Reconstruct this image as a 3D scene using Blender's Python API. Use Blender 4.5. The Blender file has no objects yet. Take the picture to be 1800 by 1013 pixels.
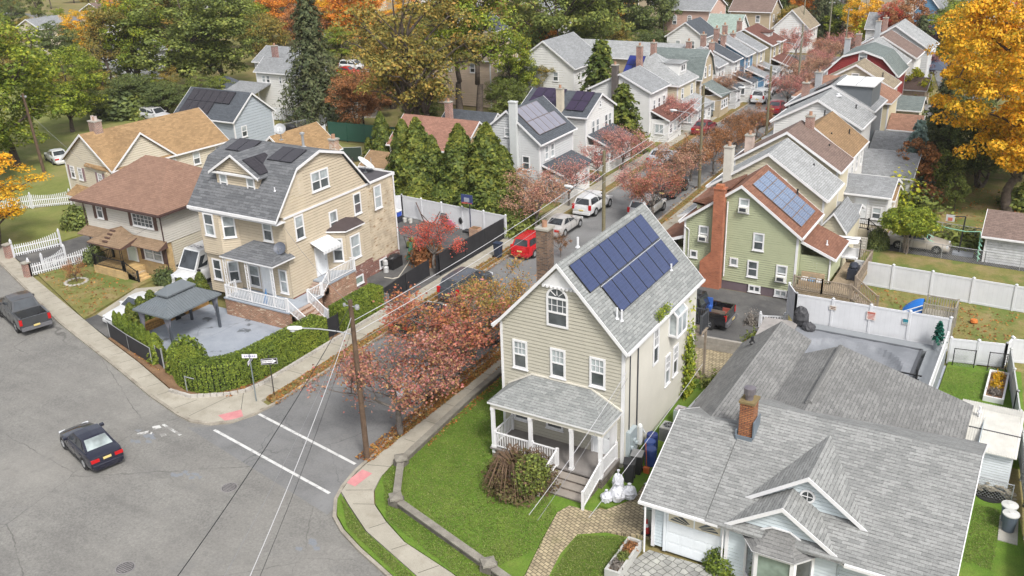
import bpy,bmesh,math,random
from math import sin,cos,pi,radians,sqrt,atan2,hypot
from mathutils import Vector,Matrix
SC=bpy.context.scene
COL=SC.collection
R=random.Random(7)
# ------------------------------------------------------------------ camera
CAMH=26.0
F_PX,PITCH,YAW,ROLL=1659.24,radians(22.79336),radians(-31.13775),radians(-1.91766)
_fw=Vector((sin(YAW)*cos(PITCH),cos(YAW)*cos(PITCH),-sin(PITCH)))
_r0=Vector((cos(YAW),-sin(YAW),0))
_u0=_r0.cross(_fw)
_rt=_r0*cos(ROLL)+_u0*sin(ROLL)
_up=-_r0*sin(ROLL)+_u0*cos(ROLL)
cam_d=bpy.data.cameras.new('camera')
cam_d.sensor_width=36
cam_d.lens=F_PX/1800*36
cam_d.clip_end=6000
cam=bpy.data.objects.new('camera',cam_d)
COL.objects.link(cam)
cam.matrix_world=Matrix(((_rt.x,_up.x,-_fw.x,0),(_rt.y,_up.y,-_fw.y,0),(_rt.z,_up.z,-_fw.z,CAMH),(0,0,0,1)))
SC.camera=cam
def g(px,py,z=0.0):
 """survey helper: point of the photograph -> place on the level z"""
 d=_fw+_rt*((px-900)/F_PX)-_up*((py-506.5)/F_PX)
 t=(z-CAMH)/d.z
 return (d.x*t,d.y*t,z)
def g2(px,py,z=0.0):
 return g(px,py,z)[:2]
# ------------------------------------------------------------------ mesh builder
ORG={}
class MB:
 def __init__(s):
  s.v,s.f,s.m=[],[],[]
 def poly(s,pts,mi=0):
  n=len(s.v)
  s.v+=[tuple(p) for p in pts]
  s.f.append(tuple(range(n,n+len(pts))))
  s.m.append(mi)
  return s
 def box(s,x0,y0,z0,x1,y1,z1,mi=0):
  if x0>x1: x0,x1=x1,x0
  if y0>y1: y0,y1=y1,y0
  if z0>z1: z0,z1=z1,z0
  n=len(s.v)
  s.v+=[(x0,y0,z0),(x1,y0,z0),(x1,y1,z0),(x0,y1,z0),(x0,y0,z1),(x1,y0,z1),(x1,y1,z1),(x0,y1,z1)]
  for q in ((3,2,1,0),(4,5,6,7),(0,1,5,4),(1,2,6,5),(2,3,7,6),(3,0,4,7)):
   s.f.append(tuple(n+i for i in q));s.m.append(mi)
  return s
 def beam(s,a,b,w,h,mi=0,up=(0,0,1)):
  a,b=Vector(a),Vector(b);d=(b-a).normalized();u=Vector(up)
  if abs(d.dot(u))>.98: u=Vector((0,1,0))
  r=d.cross(u).normalized();u=r.cross(d)
  n=len(s.v)
  for p in (a,b):
   for i,j in ((-1,-1),(1,-1),(1,1),(-1,1)):
    s.v.append(tuple(p+r*(i*w/2)+u*(j*h/2)))
  for q in ((3,2,1,0),(4,5,6,7),(0,1,5,4),(1,2,6,5),(2,3,7,6),(3,0,4,7)):
   s.f.append(tuple(n+i for i in q));s.m.append(mi)
  return s
 def prism(s,pts,z0,z1,mi=0,mside=None):
  n=len(s.v);k=len(pts)
  ar=sum(pts[i][0]*pts[(i+1) % k][1]-pts[(i+1) % k][0]*pts[i][1] for i in range(k))
  if ar<0: pts=list(pts)[::-1]
  s.v+=[(p[0],p[1],z0) for p in pts]+[(p[0],p[1],z1) for p in pts]
  s.f.append(tuple(range(n+k-1,n-1,-1)));s.m.append(mi)
  s.f.append(tuple(range(n+k,n+2*k)));s.m.append(mi)
  for i in range(k):
   j=(i+1) % k
   s.f.append((n+i,n+j,n+k+j,n+k+i));s.m.append(mi if mside is None else mside)
  return s
 def extr(s,pts,vec,mi=0,mside=None):
  n=len(s.v);k=len(pts);vec=Vector(vec)
  s.v+=[tuple(p) for p in pts]+[tuple(Vector(p)+vec) for p in pts]
  s.f.append(tuple(range(n,n+k)));s.m.append(mi)
  s.f.append(tuple(range(n+2*k-1,n+k-1,-1)));s.m.append(mi)
  for i in range(k):
   j=(i+1) % k
   s.f.append((n+j,n+i,n+k+i,n+k+j));s.m.append(mi if mside is None else mside)
  return s
 def tube(s,a,b,r0,r1=None,n=8,mi=0,caps=True):
  if r1 is None: r1=r0
  a,b=Vector(a),Vector(b);d=(b-a).normalized()
  u=Vector((0,0,1)) if abs(d.z)<.9 else Vector((1,0,0))
  x=d.cross(u).normalized();y=d.cross(x)
  k=len(s.v)
  for p,r in ((a,r0),(b,r1)):
   for i in range(n):
    t=2*pi*i/n
    s.v.append(tuple(p+x*(r*cos(t))+y*(r*sin(t))))
  for i in range(n):
   j=(i+1) % n
   s.f.append((k+i,k+n+i,k+n+j,k+j));s.m.append(mi)
  if caps:
   s.f.append(tuple(range(k,k+n)));s.m.append(mi)
   s.f.append(tuple(range(k+2*n-1,k+n-1,-1)));s.m.append(mi)
  return s
 def path(s,pts,r,n=6,mi=0):
  for a,b in zip(pts[:-1],pts[1:]): s.tube(a,b,r,r,n,mi)
  return s
 def lathe(s,c,prof,n=16,mi=0):
  k=len(s.v);c=Vector(c)
  for r,z in prof:
   for i in range(n):
    t=2*pi*i/n
    s.v.append((c.x+r*cos(t),c.y+r*sin(t),c.z+z))
  m=len(prof)
  for a in range(m-1):
   for i in range(n):
    j=(i+1) % n
    s.f.append((k+a*n+i,k+a*n+j,k+(a+1)*n+j,k+(a+1)*n+i));s.m.append(mi)
  s.f.append(tuple(range(k+n-1,k-1,-1)));s.m.append(mi)
  s.f.append(tuple(range(k+(m-1)*n,k+m*n)));s.m.append(mi)
  return s
 def blob(s,c,rx,ry,rz,sub=2,jit=.12,mi=0,rnd=R):
  bm=bmesh.new();bmesh.ops.create_icosphere(bm,subdivisions=sub,radius=1)
  k=len(s.v)
  for v in bm.verts:
   q=1+rnd.uniform(-jit,jit)
   s.v.append((c[0]+v.co.x*rx*q,c[1]+v.co.y*ry*q,c[2]+v.co.z*rz*q))
  bm.verts.index_update()
  for f in bm.faces:
   s.f.append(tuple(k+v.index for v in f.verts));s.m.append(mi)
  bm.free();return s
 def mesh(s,name,mats,off=(0,0,0),smooth=False):
  me=bpy.data.meshes.new(name)
  ox,oy,oz=off
  me.from_pydata([(a-ox,b-oy,c-oz) for a,b,c in s.v],[],s.f)
  if not isinstance(mats,(list,tuple)): mats=[mats]
  for m in mats: me.materials.append(m)
  if len(mats)>1:
   me.polygons.foreach_set('material_index',s.m)
  if smooth:
   me.polygons.foreach_set('use_smooth',[True]*len(me.polygons))
  me.update()
  return me
 def build(s,name,mats,parent=None,smooth=False,bevel=0):
  off=ORG.get(parent.name,(0,0,0)) if parent is not None else (0,0,0)
  if parent is None and s.v:   # top-level single mesh: origin at its base centre
   xs=[p[0] for p in s.v];ys=[p[1] for p in s.v];zs=[p[2] for p in s.v]
   off=((min(xs)+max(xs))/2,(min(ys)+max(ys))/2,min(zs))
  o=bpy.data.objects.new(name,s.mesh(name,mats,off,smooth))
  COL.objects.link(o)
  if parent is not None:
   o.parent=parent;ORG[o.name]=off
  else:
   o.location=off;ORG[o.name]=off
  if bevel:
   b=o.modifiers.new('bevel','BEVEL');b.width=bevel;b.segments=2;b.limit_method='ANGLE';b.angle_limit=radians(40)
  return o
def tag(o,label,cat,group=None):
 o['label']=label;o['category']=cat
 if group: o['group']=group
 return o
def struct(o):
 o['kind']='structure';return o
def stuff(o):
 o['kind']='stuff';return o
def thing(name,label,cat,loc=(0,0,0),rz=0,group=None,local=False):
 """an Empty at the thing's base; parts are given in world (or local=True: own) coordinates"""
 o=bpy.data.objects.new(name,None);COL.objects.link(o)
 o.empty_display_size=.3
 o.location=loc;o.rotation_euler=(0,0,rz)
 ORG[o.name]=(0,0,0) if local else tuple(loc)
 return tag(o,label,cat,group)
def dup_tree(o,parent=None):
 c=o.copy();COL.objects.link(c)
 if parent is not None: c.parent=parent
 ORG[c.name]=ORG.get(o.name,(0,0,0))
 for ch in list(o.children): dup_tree(ch,c)
 return c
def dup_part(o,parent,loc):
 c=o.copy();COL.objects.link(c);c.parent=parent;c.location=loc
 return c
# ------------------------------------------------------------------ materials
MATS={}
def _nt(name):
 m=bpy.data.materials.new(name);m.use_nodes=True
 nt=m.node_tree;b=nt.nodes['Principled BSDF']
 return m,nt,b
def N(nt,t,**kw):
 n=nt.nodes.new(t)
 for k,v in kw.items():
  if k in n.inputs.keys() if hasattr(n.inputs,'keys') else False: n.inputs[k].default_value=v
  else: setattr(n,k,v)
 return n
def noise(nt,vec,scale,detail=4,rough=.6):
 n=nt.nodes.new('ShaderNodeTexNoise');n.inputs['Scale'].default_value=scale
 n.inputs['Detail'].default_value=detail;n.inputs['Roughness'].default_value=rough
 if vec is not None: nt.links.new(vec,n.inputs['Vector'])
 return n.outputs['Fac']
def ramp(nt,fac,stops):
 r=nt.nodes.new('ShaderNodeValToRGB');e=r.color_ramp.elements
 while len(e)<len(stops): e.new(.5)
 for i,(p,c) in enumerate(stops):
  e[i].position=p;e[i].color=(c[0],c[1],c[2],1) if not isinstance(c,(int,float)) else (c,c,c,1)
 nt.links.new(fac,r.inputs['Fac']);return r.outputs['Color']
def mix(nt,fac,a,b,mode='MIX'):
 n=nt.nodes.new('ShaderNodeMix');n.data_type='RGBA';n.blend_type=mode
 for s,v in ((0,fac),(6,a),(7,b)):
  if hasattr(v,'is_output'): nt.links.new(v,n.inputs[s])
  elif s==0: n.inputs[0].default_value=v
  else: n.inputs[s].default_value=(v[0],v[1],v[2],1)
 return n.outputs[2]
def math_(nt,op,a,b=0.0,c=None):
 n=nt.nodes.new('ShaderNodeMath');n.operation=op
 for i,v in ((0,a),(1,b),(2,c)):
  if v is None: continue
  if hasattr(v,'is_output'): nt.links.new(v,n.inputs[i])
  else: n.inputs[i].default_value=v
 return n.outputs[0]
def coords(nt,world=False):
 if world:
  return nt.nodes.new('ShaderNodeNewGeometry').outputs['Position']
 return nt.nodes.new('ShaderNodeTexCoord').outputs['Object']
def bump(nt,b,h,s=.3,d=.02):
 n=nt.nodes.new('ShaderNodeBump');n.inputs['Strength'].default_value=s;n.inputs['Distance'].default_value=d
 nt.links.new(h,n.inputs['Height']);nt.links.new(n.outputs['Normal'],b.inputs['Normal'])
def sc(c,k): return tuple(min(1,x*k) for x in c[:3])
def paint(name,c,rough=.55,var=.12,scale=1.5,metal=0,spec=.4):
 """paint, vinyl, plastic, metal: a base colour with faint weathering"""
 if name in MATS: return MATS[name]
 m,nt,b=_nt(name)
 co=coords(nt)
 f=noise(nt,co,scale,5,.65)
 mp=nt.nodes.new('ShaderNodeMapping');mp.inputs['Scale'].default_value=(6,6,.5)
 nt.links.new(co,mp.inputs['Vector'])
 f2=noise(nt,mp.outputs['Vector'],1.2,3)
 a=ramp(nt,f,[(.3,sc(c,1-var)),(.7,sc(c,1+var*.5))])
 a=mix(nt,math_(nt,'MULTIPLY',f2,var*.9),a,sc(c,.72))
 nt.links.new(a,b.inputs['Base Color'])
 b.inputs['Roughness'].default_value=rough;b.inputs['Metallic'].default_value=metal
 b.inputs['Specular IOR Level'].default_value=spec
 MATS[name]=m;return m
def slope_uv(nt):
 """(along the courses, up the slope) from position and facing of the face"""
 tc=nt.nodes.new('ShaderNodeTexCoord')
 sp=nt.nodes.new('ShaderNodeSeparateXYZ');nt.links.new(tc.outputs['Object'],sp.inputs[0])
 sn=nt.nodes.new('ShaderNodeSeparateXYZ');nt.links.new(tc.outputs['Normal'],sn.inputs[0])
 ax=math_(nt,'ABSOLUTE',sn.outputs[0]);ay=math_(nt,'ABSOLUTE',sn.outputs[1])
 sel=math_(nt,'GREATER_THAN',ax,ay)
 u=nt.nodes.new('ShaderNodeMix');u.data_type='FLOAT'
 nt.links.new(sel,u.inputs[0]);nt.links.new(sp.outputs[0],u.inputs[2]);nt.links.new(sp.outputs[1],u.inputs[3])
 hor=math_(nt,'SQRT',math_(nt,'SUBTRACT',1.0001,math_(nt,'MULTIPLY',sn.outputs[2],sn.outputs[2])))
 v=math_(nt,'DIVIDE',sp.outputs[2],math_(nt,'MAXIMUM',hor,.12))
 cb=nt.nodes.new('ShaderNodeCombineXYZ')
 nt.links.new(u.outputs[0],cb.inputs[0]);nt.links.new(v,cb.inputs[1])
 return cb.outputs[0],tc.outputs['Object'],v
def shingle(name,c,c2=None,rowh=.16,w=.34,mort=.3,stain=.35):
 if name in MATS: return MATS[name]
 m,nt,b=_nt(name)
 uv,co,v=slope_uv(nt)
 c2=c2 or sc(c,.72)
 br=nt.nodes.new('ShaderNodeTexBrick');nt.links.new(uv,br.inputs['Vector'])
 br.inputs['Color1'].default_value=(*c,1);br.inputs['Color2'].default_value=(*c2,1)
 br.inputs['Mortar'].default_value=(*sc(c,mort),1)
 br.inputs['Scale'].default_value=1;br.inputs['Mortar Size'].default_value=.004
 br.inputs['Mortar Smooth'].default_value=.5;br.inputs['Bias'].default_value=-.15
 br.inputs['Brick Width'].default_value=w;br.inputs['Row Height'].default_value=rowh
 a=br.outputs['Color']
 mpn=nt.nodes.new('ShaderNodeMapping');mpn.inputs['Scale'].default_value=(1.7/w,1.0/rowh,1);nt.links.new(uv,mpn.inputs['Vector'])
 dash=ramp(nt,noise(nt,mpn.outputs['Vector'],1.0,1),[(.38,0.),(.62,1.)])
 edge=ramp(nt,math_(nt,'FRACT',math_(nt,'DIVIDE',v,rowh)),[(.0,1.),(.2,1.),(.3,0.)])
 a=mix(nt,math_(nt,'MULTIPLY',math_(nt,'MULTIPLY',edge,dash),.8),a,sc(c,mort+.12))  # dashes paint the tabs' printed dark line and the shade under them
 big=noise(nt,co,.55,5,.6)
 a=mix(nt,math_(nt,'MULTIPLY',ramp(nt,big,[(.42,0.),(.72,1.)]),stain),a,sc(c,.55))
 fine=noise(nt,co,14,3,.7)
 a=mix(nt,1,a,ramp(nt,fine,[(.2,(.72,)*3),(.8,(1.22,)*3)]),'MULTIPLY')
 nt.links.new(a,b.inputs['Base Color']);b.inputs['Roughness'].default_value=.93
 b.inputs['Specular IOR Level'].default_value=.2
 saw=math_(nt,'FRACT',math_(nt,'DIVIDE',v,rowh))
 h=math_(nt,'ADD',math_(nt,'MULTIPLY',saw,-1.0),math_(nt,'MULTIPLY',br.outputs['Fac'],-.6))
 bump(nt,b,h,.55,.03)
 MATS[name]=m;return m
def brick(name,c1,c2,mortar=(.42,.38,.34),rowh=.085,w=.22,patch=None):
 if name in MATS: return MATS[name]
 m,nt,b=_nt(name)
 uv,co,v=slope_uv(nt)
 br=nt.nodes.new('ShaderNodeTexBrick');nt.links.new(uv,br.inputs['Vector'])
 br.inputs['Color1'].default_value=(*c1,1);br.inputs['Color2'].default_value=(*c2,1)
 br.inputs['Mortar'].default_value=(*mortar,1);br.inputs['Scale'].default_value=1
 br.inputs['Mortar Size'].default_value=.012;br.inputs['Brick Width'].default_value=w;br.inputs['Row Height'].default_value=rowh
 a=br.outputs['Color']
 f=noise(nt,co,1.3,4)
 a=mix(nt,1,a,ramp(nt,f,[(.25,(.68,)*3),(.75,(1.25,)*3)]),'MULTIPLY')
 if patch:
  mp=nt.nodes.new('ShaderNodeMapping');mp.inputs['Scale'].default_value=(2.2,2.2,7);nt.links.new(co,mp.inputs['Vector'])
  p=noise(nt,mp.outputs['Vector'],1.0,2)
  a=mix(nt,ramp(nt,p,[(.61,0.),(.66,1.)]),a,patch)
 nt.links.new(a,b.inputs['Base Color']);b.inputs['Roughness'].default_value=.9
 bump(nt,b,br.outputs['Fac'],-.5,.015)
 MATS[name]=m;return m
def ground_mat(name,stops,scale=.8,fine=18,rough=.95,bstr=.25,fine_amt=.35,extra=None,world=True,streak=None):
 """soil, grass, concrete, asphalt: large blotches + fine grain (+ extra layers)"""
 if name in MATS: return MATS[name]
 m,nt,b=_nt(name)
 co=coords(nt,world)
 f=noise(nt,co,scale,6,.62)
 a=ramp(nt,f,stops)
 fi=noise(nt,co,fine,4,.75)
 a=mix(nt,1,a,ramp(nt,fi,[(.25,(1-fine_amt,)*3),(.75,(1+fine_amt,)*3)]),'MULTIPLY')
 if streak:
  mp=nt.nodes.new('ShaderNodeMapping');mp.inputs['Rotation'].default_value=(0,0,streak[0]);mp.inputs['Scale'].default_value=(.08,1.1,1)
  nt.links.new(co,mp.inputs['Vector'])
  sf=noise(nt,mp.outputs['Vector'],1.0,4)
  a=mix(nt,math_(nt,'MULTIPLY',ramp(nt,sf,[(.45,0.),(.7,1.)]),streak[2]),a,streak[1])
 if extra: a=extra(nt,co,a)
 nt.links.new(a,b.inputs['Base Color']);b.inputs['Roughness'].default_value=rough
 b.inputs['Specular IOR Level'].default_value=.25
 bump(nt,b,fi,bstr,.02)
 MATS[name]=m;return m
def cracks(scale,col,width=.012,amt=.8,warp=.6,mask=None):
 def f(nt,co,a):
  n=nt.nodes.new('ShaderNodeTexNoise');n.inputs['Scale'].default_value=1.4;n.inputs['Detail'].default_value=5
  nt.links.new(co,n.inputs['Vector'])
  va=nt.nodes.new('ShaderNodeVectorMath');va.operation='MULTIPLY_ADD'
  nt.links.new(n.outputs['Color'],va.inputs[0]);va.inputs[1].default_value=(warp,)*3;nt.links.new(co,va.inputs[2])
  vo=nt.nodes.new('ShaderNodeTexVoronoi');vo.feature='DISTANCE_TO_EDGE';vo.inputs['Scale'].default_value=scale
  nt.links.new(va.outputs[0],vo.inputs['Vector'])
  k=ramp(nt,vo.outputs['Distance'],[(0,1.),(width,0.)])
  br=ramp(nt,noise(nt,co,.35,3),[(.4,0.),(.6,1.)])
  k=math_(nt,'MULTIPLY',math_(nt,'MULTIPLY',k,br),amt)
  return mix(nt,k,a,col)
 return f
def blotch(scale,col,lo,hi,amt,detail=3):
 def f(nt,co,a):
  k=ramp(nt,noise(nt,co,scale,detail),[(lo,0.),(hi,1.)])
  return mix(nt,math_(nt,'MULTIPLY',k,amt),a,col)
 return f
def chain(*fs):
 def f(nt,co,a):
  for q in fs: a=q(nt,co,a)
  return a
 return f
def leaf(name,cols,hue=.5,rough=.6,scale=.35):
 """foliage: each leaf spray takes its own colour, drifting through the crown"""
 if name in MATS: return MATS[name]
 m,nt,b=_nt(name)
 ge=nt.nodes.new('ShaderNodeNewGeometry')
 co=coords(nt,True)
 f=noise(nt,co,scale,3,.6)
 f=math_(nt,'ADD',math_(nt,'MULTIPLY',math_(nt,'SUBTRACT',f,.5),1.7),.5)
 f=math_(nt,'ADD',math_(nt,'MULTIPLY',f,1-hue),math_(nt,'MULTIPLY',ge.outputs['Random Per Island'],hue))
 k=len(cols)
 a=ramp(nt,f,[(.12+.76*i/max(1,k-1),c) for i,c in enumerate(cols)])
 b2=ramp(nt,math_(nt,'FRACT',math_(nt,'MULTIPLY',ge.outputs['Random Per Island'],7.31)),[(0,(.7,)*3),(1,(1.3,)*3)])
 a=mix(nt,1,a,b2,'MULTIPLY')
 nt.links.new(a,b.inputs['Base Color']);b.inputs['Roughness'].default_value=rough
 b.inputs['Specular IOR Level'].default_value=.25
 tr=nt.nodes.new('ShaderNodeBsdfTranslucent');nt.links.new(a,tr.inputs['Color'])
 mx=nt.nodes.new('ShaderNodeMixShader');mx.inputs[0].default_value=.28
 nt.links.new(b.outputs[0],mx.inputs[1]);nt.links.new(tr.outputs[0],mx.inputs[2])
 nt.links.new(mx.outputs[0],nt.nodes['Material Output'].inputs['Surface'])
 MATS[name]=m;return m
def glass(name,c,rough=.06):
 if name in MATS: return MATS[name]
 m,nt,b=_nt(name)
 f=noise(nt,coords(nt,True),.9,3)
 a=ramp(nt,f,[(.35,sc(c,.6)),(.65,sc(c,1.5))])
 nt.links.new(a,b.inputs['Base Color']);b.inputs['Roughness'].default_value=rough
 b.inputs['Specular IOR Level'].default_value=.6;b.inputs['Coat Weight'].default_value=.3
 MATS[name]=m;return m
def solar_mat(name,c,line,frame,cw=.165):
 if name in MATS: return MATS[name]
 m,nt,b=_nt(name)
 tc=nt.nodes.new('ShaderNodeTexCoord')
 br=nt.nodes.new('ShaderNodeTexBrick');br.offset=0
 nt.links.new(tc.outputs['UV'],br.inputs['Vector'])
 br.inputs['Scale'].default_value=1;br.inputs['Brick Width'].default_value=cw;br.inputs['Row Height'].default_value=cw
 br.inputs['Color1'].default_value=(*c,1);br.inputs['Color2'].default_value=(*sc(c,.8),1);br.inputs['Mortar'].default_value=(*line,1)
 br.inputs['Mortar Size'].default_value=.006
 nt.links.new(br.outputs['Color'],b.inputs['Base Color'])
 b.inputs['Roughness'].default_value=.22;b.inputs['Coat Weight'].default_value=.35;b.inputs['Coat Roughness'].default_value=.08
 MATS[name]=m;return m
WHITE=paint('white_trim',(.66,.66,.67),.5,.06)
VINYL=paint('white_vinyl',(.58,.59,.615),.4,.07)
BLACK=paint('black_metal',(.02,.02,.022),.45,.2)
DARKG=paint('dark_grey_metal',(.075,.08,.09),.4,.15,metal=.3)
RUBBER=paint('rubber',(.018,.018,.018),.85,.2)
CHROME=paint('bright_metal',(.55,.56,.58),.3,.1,metal=.8)
GALV=paint('galvanised_metal',(.36,.37,.38),.5,.2,metal=.4)
GL=glass('window_glass',(.07,.08,.085))
GLC=glass('window_with_blind',(.28,.31,.32),.12)
GLG=glass('window_with_green_curtain',(.17,.22,.19),.1)
CARGL=glass('car_glass',(.035,.04,.046),.04)  # base colour lightened to mimic the sky reflected in the glass
CONC=ground_mat('concrete',[(.3,(.27,.255,.22)),(.7,(.38,.365,.33))],.9,22,.9,.2,.14,blotch(.5,(.24,.22,.18),.5,.75,.45))
WOODG=paint('weathered_wood',(.27,.22,.17),.85,.35,3)
WOODL=paint('tan_wood',(.36,.27,.17),.8,.3,3)
WOODP=paint('pole_wood',(.115,.075,.05),.9,.45,4)
RBRICK=brick('red_brick',(.25,.085,.05),(.17,.06,.045))
# ------------------------------------------------------------------ house builder
def clip(poly,z0,z1):
 for keep,zz in ((1,z0),(-1,z1)):
  out=[];n=len(poly)
  for i in range(n):
   a,b=poly[i],poly[(i+1) % n]
   ia,ib=keep*(a[1]-zz) >= -1e-9,keep*(b[1]-zz) >= -1e-9
   if ia: out.append(a)
   if ia != ib:
    t=(zz-a[1])/(b[1]-a[1]);out.append((a[0]+t*(b[0]-a[0]),zz))
  poly=out
  if len(poly)<3: return []
 return poly
def clad(mb,O,du,n,poly,course=.2,lip=.022,mi=0):
 """a wall of overlapping boards; poly in (distance along du, height)"""
 O,du,n=Vector(O),Vector(du),Vector(n)
 if course <= 0:
  mb.poly([O+du*u+Vector((0,0,z)) for u,z in poly],mi);return
 lo,hi=min(p[1] for p in poly),max(p[1] for p in poly)
 k=0
 while lo+k*course<hi-1e-4:
  z0=lo+k*course;z1=min(hi,z0+course);k+=1
  gp=min(.025,course*.16);c=clip(poly,z0+gp,z1)
  if not c: continue
  mb.poly([O+du*u+Vector((0,0,z))+n*(lip*(1-(z-z0)/course)) for u,z in c],mi)
  z0+=gp;bt=[p for p in c if abs(p[1]-z0)<1e-6]
  if len(bt) >= 2:
   a,b=min(p[0] for p in bt),max(p[0] for p in bt)
   mb.poly([O+du*a+Vector((0,0,z0))-n*.03,O+du*b+Vector((0,0,z0))-n*.03,O+du*b+Vector((0,0,z0))+n*lip,O+du*a+Vector((0,0,z0))+n*lip],mi)
FACE={'S': (Vector((1,0,0)),Vector((0,-1,0))),'N': (Vector((-1,0,0)),Vector((0,1,0))),
  'E': (Vector((0,1,0)),Vector((1,0,0))),'W': (Vector((0,-1,0)),Vector((-1,0,0)))}
def P3(O,du,n,u,z,d): return Vector(O)+du*u+n*d+Vector((0,0,z))
def wbox(mb,O,du,n,u0,u1,z0,z1,d0,d1,mi=0):
 pts=[P3(O,du,n,u,z,d0) for u,z in ((u0,z0),(u1,z0),(u1,z1),(u0,z1))]
 mb.extr(pts[::-1],n*(d1-d0),mi)
def window(root,O,du,n,u,z,w,h,kind='dh',trim=WHITE,low=None,up=None,fr=.1,label=None):
 """O on the wall plane (z = 0), u / z the window's centre; kinds: dh g6 arch pict slide ac fix"""
 low=low or R.choice((GL,GL,GLC));up=up or R.choice((GL,GLC,GLC,GLC))
 a,b,c,d=u-w/2,u+w/2,z-h/2,z+h/2
 f,p=MB(),MB()
 if kind=='arch':
  k=12;r=w/2;zc=d-r
  arc=[(u-r*cos(pi*i/k),zc+r*sin(pi*i/k)) for i in range(k+1)]
  ri=r-fr
  arci=[(u-ri*cos(pi*i/k),zc+ri*sin(pi*i/k)) for i in range(k+1)]
  for i in range(k):
   f.extr([P3(O,du,n,q[0],q[1],.02) for q in (arc[i],arc[i+1],arci[i+1],arci[i])],n*.05)
  for x0,x1 in ((a,a+fr),(b-fr,b)): wbox(f,O,du,n,x0,x1,c,zc,.02,.07)
  wbox(f,O,du,n,a+fr,b-fr,c,c+fr,.02,.075)
  wbox(f,O,du,n,a+fr,b-fr,zc-.05,zc+.05,.02,.08)
  zm=(c+zc)/2
  wbox(f,O,du,n,a+fr,b-fr,zm-.04,zm+.04,.02,.08)
  for i in range(1,4):
   t=a+w*i/4;wbox(f,O,du,n,t-.012,t+.012,zm+.04,zc-.05,.03,.06)
  wbox(f,O,du,n,a+fr,b-fr,(zm+zc)/2-.012,(zm+zc)/2+.012,.03,.058)
  for t in (pi/4,pi/2,3*pi/4):
   p0=P3(O,du,n,u+.18*r*cos(t),zc+.05+.18*r*sin(t),.045);p1=P3(O,du,n,u+ri*cos(t),zc+ri*sin(t),.045)
   f.beam(p0,p1,.025,.03,0,n)
  p.poly([P3(O,du,n,*q,.034) for q in [(a+fr,zm)]+arci+[(b-fr,zm)]][::-1],1)
  p.poly([P3(O,du,n,*q,.034) for q in ((a+fr,c+fr),(b-fr,c+fr),(b-fr,zm),(a+fr,zm))],0)
 else:
  for x0,x1,y0,y1 in ((a,a+fr,c,d),(b-fr,b,c,d),(a+fr,b-fr,c,c+fr),(a+fr,b-fr,d-fr,d)):
   wbox(f,O,du,n,x0,x1,y0,y1,.02,.075)
  wbox(f,O,du,n,a-.04,b+.04,c-.05,c,.02,.11)
  zm=(c+d)/2
  if kind in ('dh','g6','ac'):
   wbox(f,O,du,n,a+fr,b-fr,zm-.035,zm+.035,.02,.07)
  if kind=='g6':
   for i in (1,2):
    t=a+fr+(w-2*fr)*i/3;wbox(f,O,du,n,t-.012,t+.012,zm+.035,d-fr,.03,.06)
   wbox(f,O,du,n,a+fr,b-fr,(zm+d-fr)/2-.012,(zm+d-fr)/2+.012,.03,.058)
  if kind in ('slide','twin'):
   wbox(f,O,du,n,u-.05,u+.05,c+fr,d-fr,.02,.07)
  if kind=='twin':
   wbox(f,O,du,n,a+fr,b-fr,zm-.03,zm+.03,.02,.066)
  if kind=='grid':
   for i in range(1,5):
    t=a+fr+(w-2*fr)*i/5;wbox(f,O,du,n,t-.012,t+.012,c+fr,d-fr,.03,.06)
   for i in range(1,4):
    t=c+fr+(h-2*fr)*i/4;wbox(f,O,du,n,a+fr,b-fr,t-.012,t+.012,.03,.058)
  q=lambda z0,z1,mi: p.poly([P3(O,du,n,x,y,.032) for x,y in ((a+fr,z0),(b-fr,z0),(b-fr,z1),(a+fr,z1))],mi)
  if kind in ('dh','g6','ac','twin'): q(c+fr,zm,0);q(zm,d-fr,1)
  else: q(c+fr,d-fr,0)
 W=f.build('window',trim,root)
 if label: W['label']=label
 p.build('pane',[low,up],W)
 if kind=='ac':
  m=MB();wbox(m,O,du,n,u-.3,u+.3,c+fr,c+fr+.38,.035,.34);
  wbox(m,O,du,n,u-.22,u+.22,c+fr+.06,c+fr+.3,.342,.35,1)
  m.build('air_conditioner',[paint('aircon_white',(.66,.66,.62)),DARKG],W)
 return W
def shutters(root,O,du,n,u,z,w,h,mat,sw=.36):
 for s in (-1,1):
  m=MB();x=u+s*(w/2+sw/2+.03)
  wbox(m,O,du,n,x-sw/2,x+sw/2,z-h/2,z+h/2,.02,.06)
  for k in range(int(h/.12)):
   zz=z-h/2+.06+k*.12
   wbox(m,O,du,n,x-sw/2+.05,x+sw/2-.05,zz,zz+.05,.06,.072)
  m.build('shutter',mat,root)
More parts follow.
